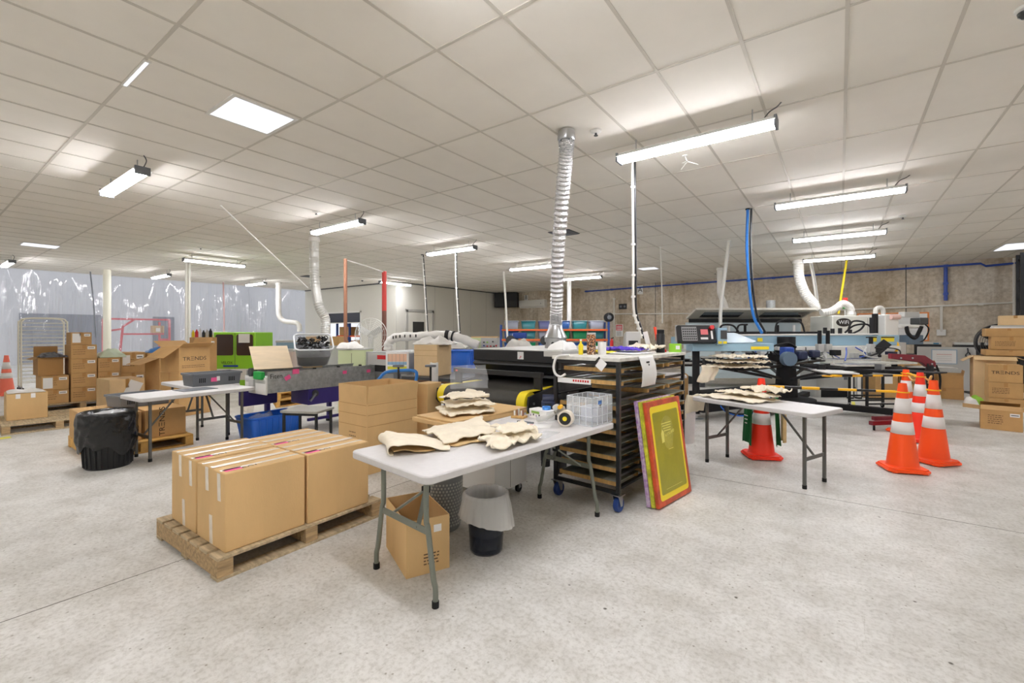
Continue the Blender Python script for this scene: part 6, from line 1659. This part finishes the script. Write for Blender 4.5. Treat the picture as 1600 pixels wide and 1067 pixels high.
# red frame beyond the curtain
t = thing('steel_gantry', 'red welded steel frame seen through the plastic curtain', 'frame', (-23.2, 5.9, 0))
M_rf = mat('red_frame_paint', (226, 60, 80), .5)
for (p, q) in (((0, -1.05, 0), (0, -1.05, 2.0)), ((0, 1.1, 0), (0, 1.1, 2.0)), ((0, -1.05, 2.0), (0, 1.1, 2.0)), ((0, -.6, 0), (0, -.45, 1.7)), ((0, -.45, 1.7), (0, -.1, 1.98)), ((0, -.45, 1.4), (0, .9, 1.4)), ((0, .75, 0), (0, .75, 1.9)), ((0, -1.05, 1.5), (0, -.5, 1.6))):
    b = MB(); b.bar(p, q, .07, .07); b.build('frame_tube', M_rf, t, bevel=.005)
box('red_panel', M_rf, -.04, .0, .79, 1.06, .1, 1.2, t)
t = thing('outside_carton', 'brown carton held on the red frame beyond the curtain', 'box', (-23.0, 6.5, 1.445)); box('body', M_card, -.15, .2, -.17, .2, 0, .3, t, bevel=.006); box('label', M_paper, .201, .204, -.08, .06, .05, .2, t)
box('tape', M_btape, .201, .203, .1, .14, 0, .3, t)

# ---------------------------------------------------------------- green machine
t = thing('green_cnc_machine', 'bright green cabinet machine with two dark windows', 'machine', (-13.4, 5.75, 0), A)
box('cabinet', M_greenp, -.56, .56, -.4, .5, .0, 1.48, t, bevel=.02)
for x0, x1 in ((-.5, -.03), (.06, .5)):
    b = MB(); b.prism([((x0 + x1) / 2 + x, 1.14 + y) for x, y in rrect(x1 - x0, .56, .05)], -.415, -.402, 'y'); b.build('door_window', mat('brown_dark_glass', (70, 54, 50), .15), t)
box('door_gap', M_joint, .01, .02, -.404, -.4, .2, 1.46, t)
box('paper_notice', M_paper, .12, .42, -.419, -.416, 1.2, 1.44, t)
text('VELOX', .1, M_ink, t, (-.2, -.4035, .66), (PI / 2, 0, 0))
box('lower_panel', M_whitep, -.5, .5, -.408, -.402, .2, .5, t, bevel=.004); box('maker_plate', M_blued, -.3, .1, -.405, -.4015, .55, .6, t)
t2 = thing('grey_control_cabinet', 'slim dark grey cabinet with a yellow notice beside the green machine', 'cabinet', (-14.05, 5.28, 0), A)
box('cabinet', M_grey, -.17, .17, -.35, .35, 0, 1.0, t2, bevel=.01); box('upper_panel', M_whitep, -.12, .17, -.3, .3, 1.001, 1.5, t2, bevel=.01)
box('yellow_notice', M_yel, -.09, .15, -.304, -.3005, 1.12, 1.42, t2); text('XL2', .1, M_ink, t2, (.03, -.3045, 1.28), (PI / 2, 0, 0))
for k, (x, w_, z, m_, lb) in enumerate(((-12.6, .7, 1.2, mat('pale_blue_box', (150, 180, 200), .5), 'pale blue grey box unit right of the green machine'), (-12.2, .8, .98, mat('wrapped_pink_carton', (206, 190, 180), .5), 'plastic wrapped carton right of the green machine'))):
    t = thing('machine_box', lb, 'box', (x + .25, 6.6 - k * .5, 0), A); box('body', m_, -w_ / 2, w_ / 2, -.25, .25, 0, z, t, bevel=.01); box('lid', M_lgrey, -w_ / 2 - .01, w_ / 2 + .01, -.26, .26, z + .0005, z + .06, t, bevel=.005)
t = carton('flat cartons lying on the far unit by the white duct', (-15.2, 9.4, 1.0), (1.2, .8, .32), A, M_card2); box('support', M_lgrey, -.6, .6, -.4, .4, -1.0, -.001, t)

# ---------------------------------------------------------------- galvanised conveyor with purple legs
gx0, gx1 = -7.03, -6.4
t = thing('flock_conveyor', 'galvanised trough conveyor on purple legs', 'conveyor', (-6.715, 3.96, 0))
hw = .315; L0, L1 = -.9, .88
b = MB(); b.box(-hw, -hw + .012, L0, L1, .66, .925); b.build('side_panel', M_galv, t, bevel=.003)
b = MB(); b.box(hw - .012, hw, L0, L1, .64, .925); sp = b.build('side_panel', M_galv, t, bevel=.003)
b = MB(); b.box(-hw + .013, hw - .013, L0 + .1, L1, .7, .8); b.build('belt_bed', M_belt, t)
for s in (-1, 1):
    box('top_lip', M_steel, s * (hw - .02) - .02, s * (hw - .02) + .02, L0, L1, .9255, .935, t)
for y in (-.2, .2, .6): box('lip_clip', M_blackm, hw - .04, hw + .004, y - .015, y + .015, .936, .955, t)
b = MB(); b.cyl((-hw + .02, L0 + .05, .8), (hw - .02, L0 + .05, .8), .075, n=18); b.build('end_roller', M_lgrey, t)
box('end_plate', M_whitep, -hw, hw, L0 - .02, L0 - .001, .62, .86, t, bevel=.003); box('green_guard', mat('green_guard', (20, 150, 60), .45), .02, .25, L0 - .06, L0 + .0, .83, .94, t, bevel=.012)
b = MB(); b.cyl((-.08, L0 - .06, .92), (-.08, L0 + .02, .92), .06, n=16); b.build('roller_end', M_dgrey, t)
box('motor_bracket', M_lgrey, -.14, .0, L0 - .05, L0 - .021, .66, .82, t, bevel=.004)
for y, z, ang, s in ((-.62, .84, .5, .06), (-.5, .92, 0, .07), (.3, .85, 0, .05), (.75, .84, 0, .05)):
    b = MB(); b.cbox((hw + .0025, y, z), (.004, s * 1.4, s), Matrix.Rotation(ang, 4, 'X')); b.build('pink_sticker', M_pink, sp)
text('Fiten', .09, M_ink, sp, (hw + .001, -.78, .87), (PI / 2, 0, PI / 2), 'handwriting')
for x in (-.28, .28):
    for y in (-.62, .4): 
        if x > 0 and y < 0: continue
        lg_ = box('leg', M_purple, x - .035, x + .035, y - .03, y + .03, .03, .66, t, bevel=.004); b = MB(); b.cyl((x, y, 0), (x, y, .03), .05, n=12); b.build('foot', M_rub, lg_)
box('purple_box', M_purple, -.2, .3, -.3, .9, .4, .64, t, bevel=.008); box('stretcher', M_purple, .26, .3, -.3, .4, .16, .2, t); box('purple_tray', M_purple, -.35, -.2, -1.0, -.5, .42, .66, t, bevel=.02)
b = MB(); b.cyl((.31, -.2, .57), (.33, -.2, .57), .05, n=14); b.build('tension_wheel', M_dgrey, t)
b = MB(); b.bar((.33, -.2, .57), (.35, -.3, .47), .03); b.build('crank_arm', M_steel, t)
# light board and tub of rings lying on the conveyor
t = thing('plywood_sheet', 'pale plywood sheet propped over the conveyor end', 'board', (-6.79, 3.3, 1.0), R(80))
b = MB(); b.cbox((0, 0, .12), (.52, .012, .42), Matrix.Rotation(R(-40), 4, 'X')); b.build('sheet', mat('pale_ply', (232, 212, 180), .7, var=.05, scale=4, stretch=(1, 6, 6)), t)
t = thing('black_ring_tub', 'tilted clear tub full of black rings on the conveyor', 'tub', (-6.72, 3.9, .96), R(66))
tm = Matrix.Translation((0, .02, .09)) @ Matrix.Rotation(R(36), 4, 'X')
b = MB(); pts = []
lo = rrect(.44, .32, .06, 4); hi = rrect(.54, .4, .07, 4); n_ = len(lo)
vs = [tuple(tm @ Vector((x, y, .0))) for x, y in lo] + [tuple(tm @ Vector((x, y, .36))) for x, y in hi]
b.add(vs, [tuple(reversed(range(n_)))] + [(i, (i + 1) % n_, n_ + (i + 1) % n_, n_ + i) for i in range(n_)])
b.build('tub_shell', M_clearb, t, ang=60)
b = MB(); b.tube([tuple(tm @ Vector((x, y, .36))) for x, y in hi], .012, 8, closed=True); b.build('tub_rim', M_rib, t)
b = MB(); b.add([tuple(tm @ Vector((x * .96, y * .96, .01))) for x, y in lo] + [tuple(tm @ Vector((x * .9, y * .9, .2))) for x, y in hi], [tuple(reversed(range(n_))), tuple(range(n_, 2 * n_))] + [(i, (i + 1) % n_, n_ + (i + 1) % n_, n_ + i) for i in range(n_)]); b.build('packed_rings', mat('packed_black', (44, 46, 48), .5, var=.7, scale=26, dark=(16, 16, 17)), t)
b = MB(); rr = random.Random(3)
for k in range(90):
    c = tm @ Vector((rr.uniform(-.21, .21), rr.uniform(-.15, .15), (.3 + rr.uniform(0, .06))))
    q = Matrix.Rotation(rr.uniform(0, 6), 4, 'Z') @ Matrix.Rotation(rr.uniform(-1.2, 1.2), 4, 'X')
    ring = [c + q @ Vector((.026 * math.cos(2 * PI * j / 10), .026 * math.sin(2 * PI * j / 10), 0)) for j in range(10)]
    b.tube(ring, .0075, 5, closed=True)
o = b.build('loose_rings', mat('glossy_black_ring', (34, 35, 37), .25), t); o['kind'] = 'stuff'
box('prop', M_card, -.14, .14, -.08, .16, -.02, .085, t)
# small dryer hood behind the conveyor
t = thing('tunnel_dryer', 'grey tunnel dryer with a red plate at the end of the conveyor', 'dryer', (-6.1, 5.35, 0), R(2))
box('hood', mat('galv_grey_panel', (168, 170, 168), .45, metal=.2, var=.06, scale=6), -.62, .42, -.45, .6, .62, 1.15, t, bevel=.008)
box('front_panel', M_lgrey, -.55, .1, -.463, -.4505, .88, 1.13, t, bevel=.004); box('slot', M_blackm, -.5, .06, -.468, -.4635, .82, .93, t)
box('red_plate', M_red, -.3, -.08, -.4665, -.4635, 1.03, 1.1, t); box('vent_edge', M_dgrey, .115, .16, -.47, -.4505, .62, 1.14, t)
for x in (-.55, .35):
    for y in (-.38, .55): box('leg', M_purple, x - .03, x + .03, y - .03, y + .03, 0, .62, t)
t = thing('colour_chart', 'framed colour chart leaning in front of the tunnel dryer', 'poster', (-5.62, 4.66, .88), A)
b = MB(); b.box(-.17, .19, -.01, .01, 0, .3); b.build('board', M_paper, t, bevel=.002)
for k, (m_, z0, z1) in enumerate(((mat('chart_peach', (236, 196, 168), .6), .15, .27), (mat('chart_blue', (150, 190, 220), .6), .1, .145), (mat('chart_yellow', (228, 224, 70), .6), .03, .075))):
    box('chart_band', m_, -.14, .16, -.0125, -.0102, z0, z1, t)
for k in range(5): box('chart_line', M_grey, -.13 + .06 * k, -.127 + .06 * k, -.0135, -.0126, .1, .27, t)
box('shelf_bracket', M_grey, -.2, .22, -.02, .08, -.04, -.001, t); box('stand', M_grey, -.05, .05, .0, .06, -.88, -.041, t)
# white ducting over the dryer with handwriting and strap
t = thing('wide_white_duct', 'wide white duct sock lying over the tunnel dryer', 'duct', (-6.2, 5.2, 1.16))
path = bez([(-.12, -.15, .02), (-.1, -.14, .15), (.0, -.05, .24), (.35, .2, .26), (.7, .42, .28), (.95, .55, .22), (1.2, .7, .1)], 60)
b = MB(); b.tube(path, [.075 + .006 * math.sin(k * 1.1) for k in range(len(path))], 14); b.build('sock', M_pbag, t)
b = MB(); b.cyl(path[40] , path[42], .088, n=16); b.build('black_strap', M_blackm, t)
b = MB(); b.cyl(path[44], path[45], .088, n=16); b.build('black_strap', M_blackm, t)
for k in range(6):
    p = path[18 + 2 * k]; b = MB(); b.cbox((p.x + .045, p.y - .062, p.z + .01), (.02, .006, .05), Matrix.Rotation(A, 4, 'Z')); b.build('handwriting', M_ink, t)
# lime cabinet, fan, bags
t = thing('lime_cabinet', 'pale green cabinet behind the brown pipe post', 'cabinet', (-7.45, 5.15, 0), A); box('body', M_lime, -.22, .28, -.2, .3, 0, 1.16, t, bevel=.008); box('door_gap', M_joint, .03, .036, -.203, -.2, .1, 1.1, t); box('top_lip', M_lgrey, -.23, .29, -.21, .31, 1.161, 1.18, t)
o = crumple('plastic_bag', [(-.2, -.16), (.2, -.18), (.24, .15), (-.2, .2)], .17, M_pbag, 51, loc=(-7.5, 5.1, 1.181), ns=36, nr=7, freq=7, rough=.6); tag(o, 'white plastic bag heaped on the pale green cabinet', 'bag')
t = thing('pedestal_fan', 'white pedestal fan with a round wire guard', 'fan', (-7.98, 5.94, 0), R(30))
M_fanw = mat('fan_white', (222, 222, 216), .4)
b = MB(); b.lathe([(.2, 0), (.2, .02), (.03, .05)], 20); b.build('base', M_fanw, t); b = MB(); b.cyl((0, .1, .03), (0, .1, 1.4), .018, n=10); b.build('pole', M_fanw, t)
b = MB(); b.cyl((0, -.02, 1.43), (0, .16, 1.43), .08, n=16); b.build('motor', M_fanw, t)
for k in range(3):
    a = k * 2 * PI / 3 + .5; b = MB(); b.cbox((.15 * math.cos(a), -.04, 1.43 + .15 * math.sin(a)), (.24, .008, .13), Matrix.Rotation(-a, 4, 'Y') @ Matrix.Rotation(.45, 4, 'X')); b.build('blade', M_lgrey, t, bevel=.003)
for k in range(9):
    r_ = .07 + .035 * k; b = MB(); b.tube([(r_ * math.cos(2 * PI * j / 30), -.1 + .09 * (k / 8) ** 3, 1.43 + r_ * math.sin(2 * PI * j / 30)) for j in range(30)], .003 if k < 8 else .008, 5, closed=True); b.build('guard_ring', M_fanw, t)
b = MB()
for k in range(16):
    a = 2 * PI * k / 16; b.bar((.06 * math.cos(a), -.1, 1.43 + .06 * math.sin(a)), (.35 * math.cos(a), -.01, 1.43 + .35 * math.sin(a)), .004)
b.build('guard_spoke', M_fanw, t)
# table with carton, blue bin, control box behind the dryer
t = thing('dark_work_table', 'dark topped table behind the black dryer carrying the tan carton and blue bin', 'table', (-4.95, 5.25, 0), R(8))
box('top', M_dgrey, -.42, .55, -.75, .85, .8, .84, t); box('brown_edge', mat('brown_edge', (110, 76, 50), .6), -.42, .56, -.76, .86, .77, .8, t)
for x in (-.38, .5):
    for y in (-.7, .8): box('leg', M_black, x - .025, x + .025, y - .025, y + .025, 0, .77, t)
dm = (.4, .42, .46)
t = carton('tan carton standing on the dark table beside the blue bin', (-5.02, 4.86, .842), dm, R(14), M_card3, tape=False)
for v in (.3, .38): decal('fold_line', M_cardin, .4, .004, t, '-y', dm, 0, v)
o = crumple('foil_wrap', [(-.3, -.16), (.3, -.18), (.3, .14), (-.28, .16)], .14, M_pbag, 57, loc=(-4.98, 4.86, 1.304), rz=R(20), ns=40, nr=8, freq=9, rough=.8); tag(o, 'crinkled pale plastic heaped on the tan carton', 'plastic wrap')
def tapered(name, w_, d_, h_, k, m, parent, ribs=0, rim=True, loc=None, mr=None):
    lo = rrect(w_ * k, d_ * k, .04, 3); hi = rrect(w_, d_, .05, 3); n_ = len(lo)
    b = MB(); b.add([(x, y, .0) for x, y in lo] + [(x, y, h_) for x, y in hi], [tuple(reversed(range(n_)))] + [(i, (i + 1) % n_, n_ + (i + 1) % n_, n_ + i) for i in range(n_)])
    o = b.build(name, m, parent, solid=.006, ang=60)
    if rim:
        b = MB(); b.tube([(x, y, h_) for x, y in hi], .014, 8, closed=True); b.build('rim', mr or m, parent)
    for k2 in range(ribs):
        y = -d_ / 2 + d_ * (k2 + 1) / (ribs + 1)
        b = MB(); b.bar((w_ / 2 * k + .002, y * k, .02), (w_ / 2 + .002, y, h_ - .02), .02, .01); b.build('rib', m, parent)
    return o
t = thing('blue_bin', 'upright bright blue plastic bin on the dark table', 'bin', (-5.1, 5.6, .842), R(20)); tapered('shell', .42, .42, .34, .86, M_blue, t, 4)
box('contents', M_pbag, -.18, .18, -.18, .18, .2, .33, t, bevel=.02)
t = thing('electrics_box', 'pale green control box with knobs on its grey face', 'control box', (-5.25, 6.3, 1.19), R(30))
box('case', M_lime, -.2, .0, -.12, .2, 0, .2, t, bevel=.004); box('face', M_lgrey, .001, .3, -.13, .2, 0, .2, t, bevel=.004); box('lid', M_card, -.18, .28, -.1, .2, .201, .22, t)
for k, (x, z, m_) in enumerate(((.06, .12, M_black), (.06, .06, M_blued), (.12, .12, M_greenp), (.12, .05, M_red), (.18, .05, M_red), (.22, .13, M_black), (.24, .05, M_black), (.28, .06, M_red))):
    b = MB(); b.cyl((x, -.131, z), (x, -.15, z), .014, n=10); b.build('knob', m_, t)
t = thing('side_bench', 'low bench of parts drawers under the control box', 'bench', (-5.3, 6.75, 0), R(30))
box('cabinet', M_grey, -.75, .75, -.3, .4, 0, 1.185, t)
for r_ in range(5):
    for c_ in range(4): box('drawer', [M_lgrey, M_dgrey, M_yel, M_grey][(r_ * 3 + c_) % 4 if r_ > 1 else 0], -.7 + .36 * c_, -.38 + .36 * c_, -.312, -.3005, .3 + .17 * r_, .44 + .17 * r_, t)
for k, (x, y, z, w_, lb) in enumerate(((-5.9, 6.2, 1.187, .3, 'white plastic bag heap beside the control box'), (-4.9, 6.98, 1.187, .26, 'white plastic bag bundle behind the control box'))):
    o = crumple('plastic_bag', [(-w_, -w_ * .7), (w_, -w_ * .8), (w_ * .9, w_ * .7), (-w_, w_ * .8)], .22, M_pbag, 90 + k, loc=(x, y, z), rz=R(30), ns=36, nr=8, freq=7, rough=.7); tag(o, lb, 'bag')
t = thing('pad_table', 'bench behind the black dryer for the small machines', 'bench', (-5.1, 7.9, 0), R(30)); box('top', M_lgrey, -.8, .9, -.4, .4, 1.08, 1.12, t)
for x in (-.75, .85):
    for y in (-.35, .35): box('leg', M_dgrey, x - .03, x + .03, y - .03, y + .03, 0, 1.08, t)
for k, (x, lb) in enumerate(((-.35, 'small black and silver pad machine beside the bag heap'), (.35, 'small black pad machine with a hood nearest the foil duct'))):
    p = Vector((-5.1, 7.9, 1.1205)) + Vector((x * math.cos(R(30)), x * math.sin(R(30)), 0)) + Vector((.1, -.15, 0))
    t = thing('pad_machine', lb, 'machine', tuple(p), R(30), 'small machines on the bench')
    box('base', M_blackm, -.24, .24, -.16, .16, 0, .07, t, bevel=.006); box('column', M_lgrey if k == 0 else M_black, -.16, -.04, .0, .13, .071, .34, t, bevel=.01)
    box('head', M_blued if k == 0 else M_dgrey, -.14, .14, -.1, .1, .24, .36, t, bevel=.015); box('table', M_steel, -.02, .2, -.12, .06, .09, .13, t, bevel=.004)
    b = MB(); b.cyl((.08, -.03, .13), (.08, -.03, .24), .022, n=12); b.build('ram', M_steel, t); b = MB(); b.lathe([(.07, -.02), (.1, -.02), (.1, .02), (.07, .02)], 20, c=(-.18, -.1, .2), ax='y'); b.build('handwheel', M_dgrey, t)
# blue tub, small grey table
t = thing('blue_tub', 'long bright blue tub on the floor by the conveyor legs', 'tub', (-6.66, 3.22, 0), R(4)); tapered('shell', .46, .76, .31, .86, M_blue, t, 7, mr=M_blue)
o = crumple('bubble_wrap', [(-.16, -.3), (.14, -.28), (.16, .1), (-.14, .12)], .22, M_clearb, 97, loc=(-6.66, 3.22, .16), rz=R(4), ns=36, nr=8, freq=9, rough=.8); tag(o, 'crinkled clear wrap stuffed in the long blue tub', 'wrap')
t = thing('low_grey_table', 'small low grey table on black legs in front of the blue tub', 'table', (-5.76, 3.28, 0), R(27))
b = MB(); b.prism(rrect(.54, .42, .03), .44, .47); b.build('top', mat('grey_laminate', (170, 170, 162), .5, var=.06, scale=30), t, bevel=.004)
for x in (-.23, .23):
    for y in (-.17, .17): box('leg', M_black, x - .014, x + .014, y - .014, y + .014, 0, .44, t)
for (p, q) in (((-.23, -.17), (.23, -.17)), ((-.23, .17), (.23, .17))): box('rail', M_black, p[0], q[0], p[1] - .008, p[1] + .008, .405, .439, t)
# blue-handled cart with rod posts
t = thing('blue_handle_cart', 'white topped cart with a bent blue tube handle', 'cart', (-4.92, 4.06, 0), R(36))
M_bh = mat('handle_blue', (44, 120, 196), .4)
b = MB(); b.tube(bez([(-.27, 0, .78), (-.22, 0, .86), (-.12, 0, .945), (.1, 0, .97), (.26, 0, .96), (.29, 0, .9), (.27, 0, .8)], 40), .022, 10); b.build('handle', M_bh, t)
box('deck', M_lgrey, -.4, .3, -.2, .2, .74, .78, t, bevel=.005)
for x in (-.35, .25):
    for y in (-.16, .16): box('upright', M_legd, x - .015, x + .015, y - .015, y + .015, .1, .74, t); caster(t, x, y, .04, M_rub, .1)
box('lower_deck', M_lgrey, -.37, .27, -.18, .18, .2, .22, t)
for x, y, lb in ((-4.62, 3.86, 'short black T topped rod post behind the tall open carton'), (-4.3, 4.12, 'black T topped rod post in front of the white film roll')):
    t = thing('rod_post', lb, 'post', (x, y, 0), A, 'T topped rod posts'); b = MB(); b.cyl((0, 0, .03), (0, 0, 1.04), .014, n=8); b.build('rod', M_black, t); b = MB(); b.cyl((0, 0, 0), (0, 0, .03), .1, n=16); b.build('foot', M_blackm, t); box('T_top', M_grey, -.07, .07, -.03, .03, 1.04, 1.07, t, bevel=.008)
t = thing('white_film_roll', 'upright white film roll behind the tall open carton', 'roll', (-4.44, 4.32, 0)); b = MB(); b.lathe([(.02, .0), (.055, .0), (.055, 1.08), (.02, 1.08)], 20); b.build('roll', M_paper, t); b = MB(); b.cyl((0, 0, 1.08), (0, 0, 1.1), .03, n=12); b.build('core', M_card, t)
t = carton('narrow tan carton between the tall open carton and the dryer', (-4.06, 3.85, 0), (.2, .26, .88), R(6), M_card, tape=False); decal('fold_line', M_cardin, .2, .004, t, '-y', (.2, .26, .88), 0, .5)
# tub shelving by the concrete wall
t = thing('tub_shelving', 'shelving with blue posts and orange beams full of storage tubs', 'shelving', (-8.55, 14.4, 0), A)
SL = 1.95
M_rb = mat('rack_blue', (44, 78, 150), .5)
for x in (-SL, 0, SL):
    for y in (-.35, .35): box('upright', M_rb, x - .035, x + .035, y - .035, y + .035, 0, 1.75 if x < SL else 1.85, t)
for z in (.78, 1.2, 1.56):
    for y in (-.36, .36): box('beam', M_orb, -SL, SL, y - .02, y + .02, z - .035, z + .02, t)
    box('deck', M_woodf, -SL, SL, -.33, .33, z + .021, z + .035, t)
rr = random.Random(12); cols = ['teal', 'blue', 'clear grey', 'green', 'slate blue']
ordn = ['first', 'second', 'third', 'fourth', 'fifth', 'sixth']
def tubthing(label, loc, m, full=None):
    t = thing('storage_tub', label, 'tub', loc, A, 'tubs on the orange shelving')
    tapered('shell', .52, .5, .27, .88, m, t, 0, mr=m); box('contents', full or m, -.2, .2, -.19, .19, .01, .2, t, bevel=.02); box('lid', mat('pale_lid', (186, 196, 206), .4), -.26, .26, -.25, .25, .285, .3, t, bevel=.004)
for li, z in ((0, 1.6), (1, 1.24), (2, .82)):
    for k in range(6):
        x = -SL + .38 + k * .625
        if abs(x) < .3 and False: continue
        c_ = (k * 2 + li * 3 + (k // 2)) % 5 if li else [2, 0, 4, 1, 0, 2][k]
        if li == 1: c_ = [1, 0, 2, 3, 3, 0][k]
        p = Vector((-8.55, 14.4, z)) + Vector((x * ca, x * sa, 0))
        tubthing('%s tub, %s from the speaker end of the %s orange shelf' % (cols[c_], ordn[k], ['top', 'middle', 'lowest'][li]), tuple(p), M_tub[c_], M_paper if c_ == 2 else None)
t = thing('round_gauge', 'dark round motor mounted on the end of the tub shelving', 'motor', tuple(Vector((-8.55, 14.4, 1.855)) + Vector(((SL + .08) * ca, (SL + .08) * sa, 0))), A); b = MB(); b.lathe([(.04, -.1), (.17, -.1), (.17, .1), (.04, .1)], 20, c=(0, 0, .17), ax='y'); b.build('drum', M_blackm, t); b = MB(); b.cyl((0, -.11, .17), (0, -.1, .17), .08, n=14); b.build('face', M_grey, t)
t = thing('red_extinguisher', 'small red extinguisher hung on the shelving end', 'extinguisher', tuple(Vector((-8.55, 14.4, .85)) + Vector((SL * ca, SL * sa, 0)) + Vector((.36, -.36, 0)))); b = MB(); b.lathe([(.06, 0), (.06, .3), (.025, .36), (.025, .4)], 14); b.build('cylinder', M_red, t); box('stand', M_dgrey, -.03, .03, -.03, .03, -.85, -.001, t); b = MB(); b.bar((-.03, 0, .4), (.07, 0, .43), .03); b.build('handle', M_blackm, t)
# blue racking with cartons in the window opening
t = thing('blue_racking', 'blue and orange racking seen in the wall window', 'racking', (-18.45, 12.85, 0))
for x in (-1.0, .0, 1.0):
    for y in (-.3, .3): box('upright', M_rb, x - .04, x + .04, y - .04, y + .04, 0, 2.0, t)
for z in (.75, 1.3): box('beam', M_orb, -1.0, 1.0, -.33, .33, z - .05, z + .02, t)
for k, (x, z, w_, h_, lb) in enumerate(((-.5, 1.322, .8, .4, 'wide carton on the upper window rack shelf'), (-.5, .772, .6, .3, 'carton on the lower window rack shelf'), (.5, .772, .5, .34, 'second carton on the lower window rack shelf near the fan'))):
    carton(lb, (-18.45 + x, 12.85, z), (w_, .5, h_), 0, M_card2, 'cartons in the window racking')
# loose items on the second table and floor
for k, (x, y, lb) in enumerate(((-11.4, 5.3, 'white plastic sack among the far pallets beside the conduit'), (-8.9, 4.1, 'white plastic sack under the plywood sheet'))):
    o = crumple('plastic_sack', [(-.25, -.2), (.24, -.22), (.26, .2), (-.22, .24)], .35, M_pbag, 101 + k, loc=(x, y, 0), ns=36, nr=8, freq=6, rough=.6); tag(o, lb, 'sack')
b = MB(); b.box(-9.6, -9.45, .85, 1.0, .0004, .002); tag(b.build('floor_tape', MATS['yellow_floor_tape']), 'yellow tape mark by the left edge pallet corner', 'tape')
# floor joints and scuffs
b = MB(); b.box(-3.503, -3.497, -4, 18.4, .0002, .0008); b.box(-21, 8, 4.947, 4.953, .0002, .0009)
struct(b.build('trim_5', M_joint, smooth=False))
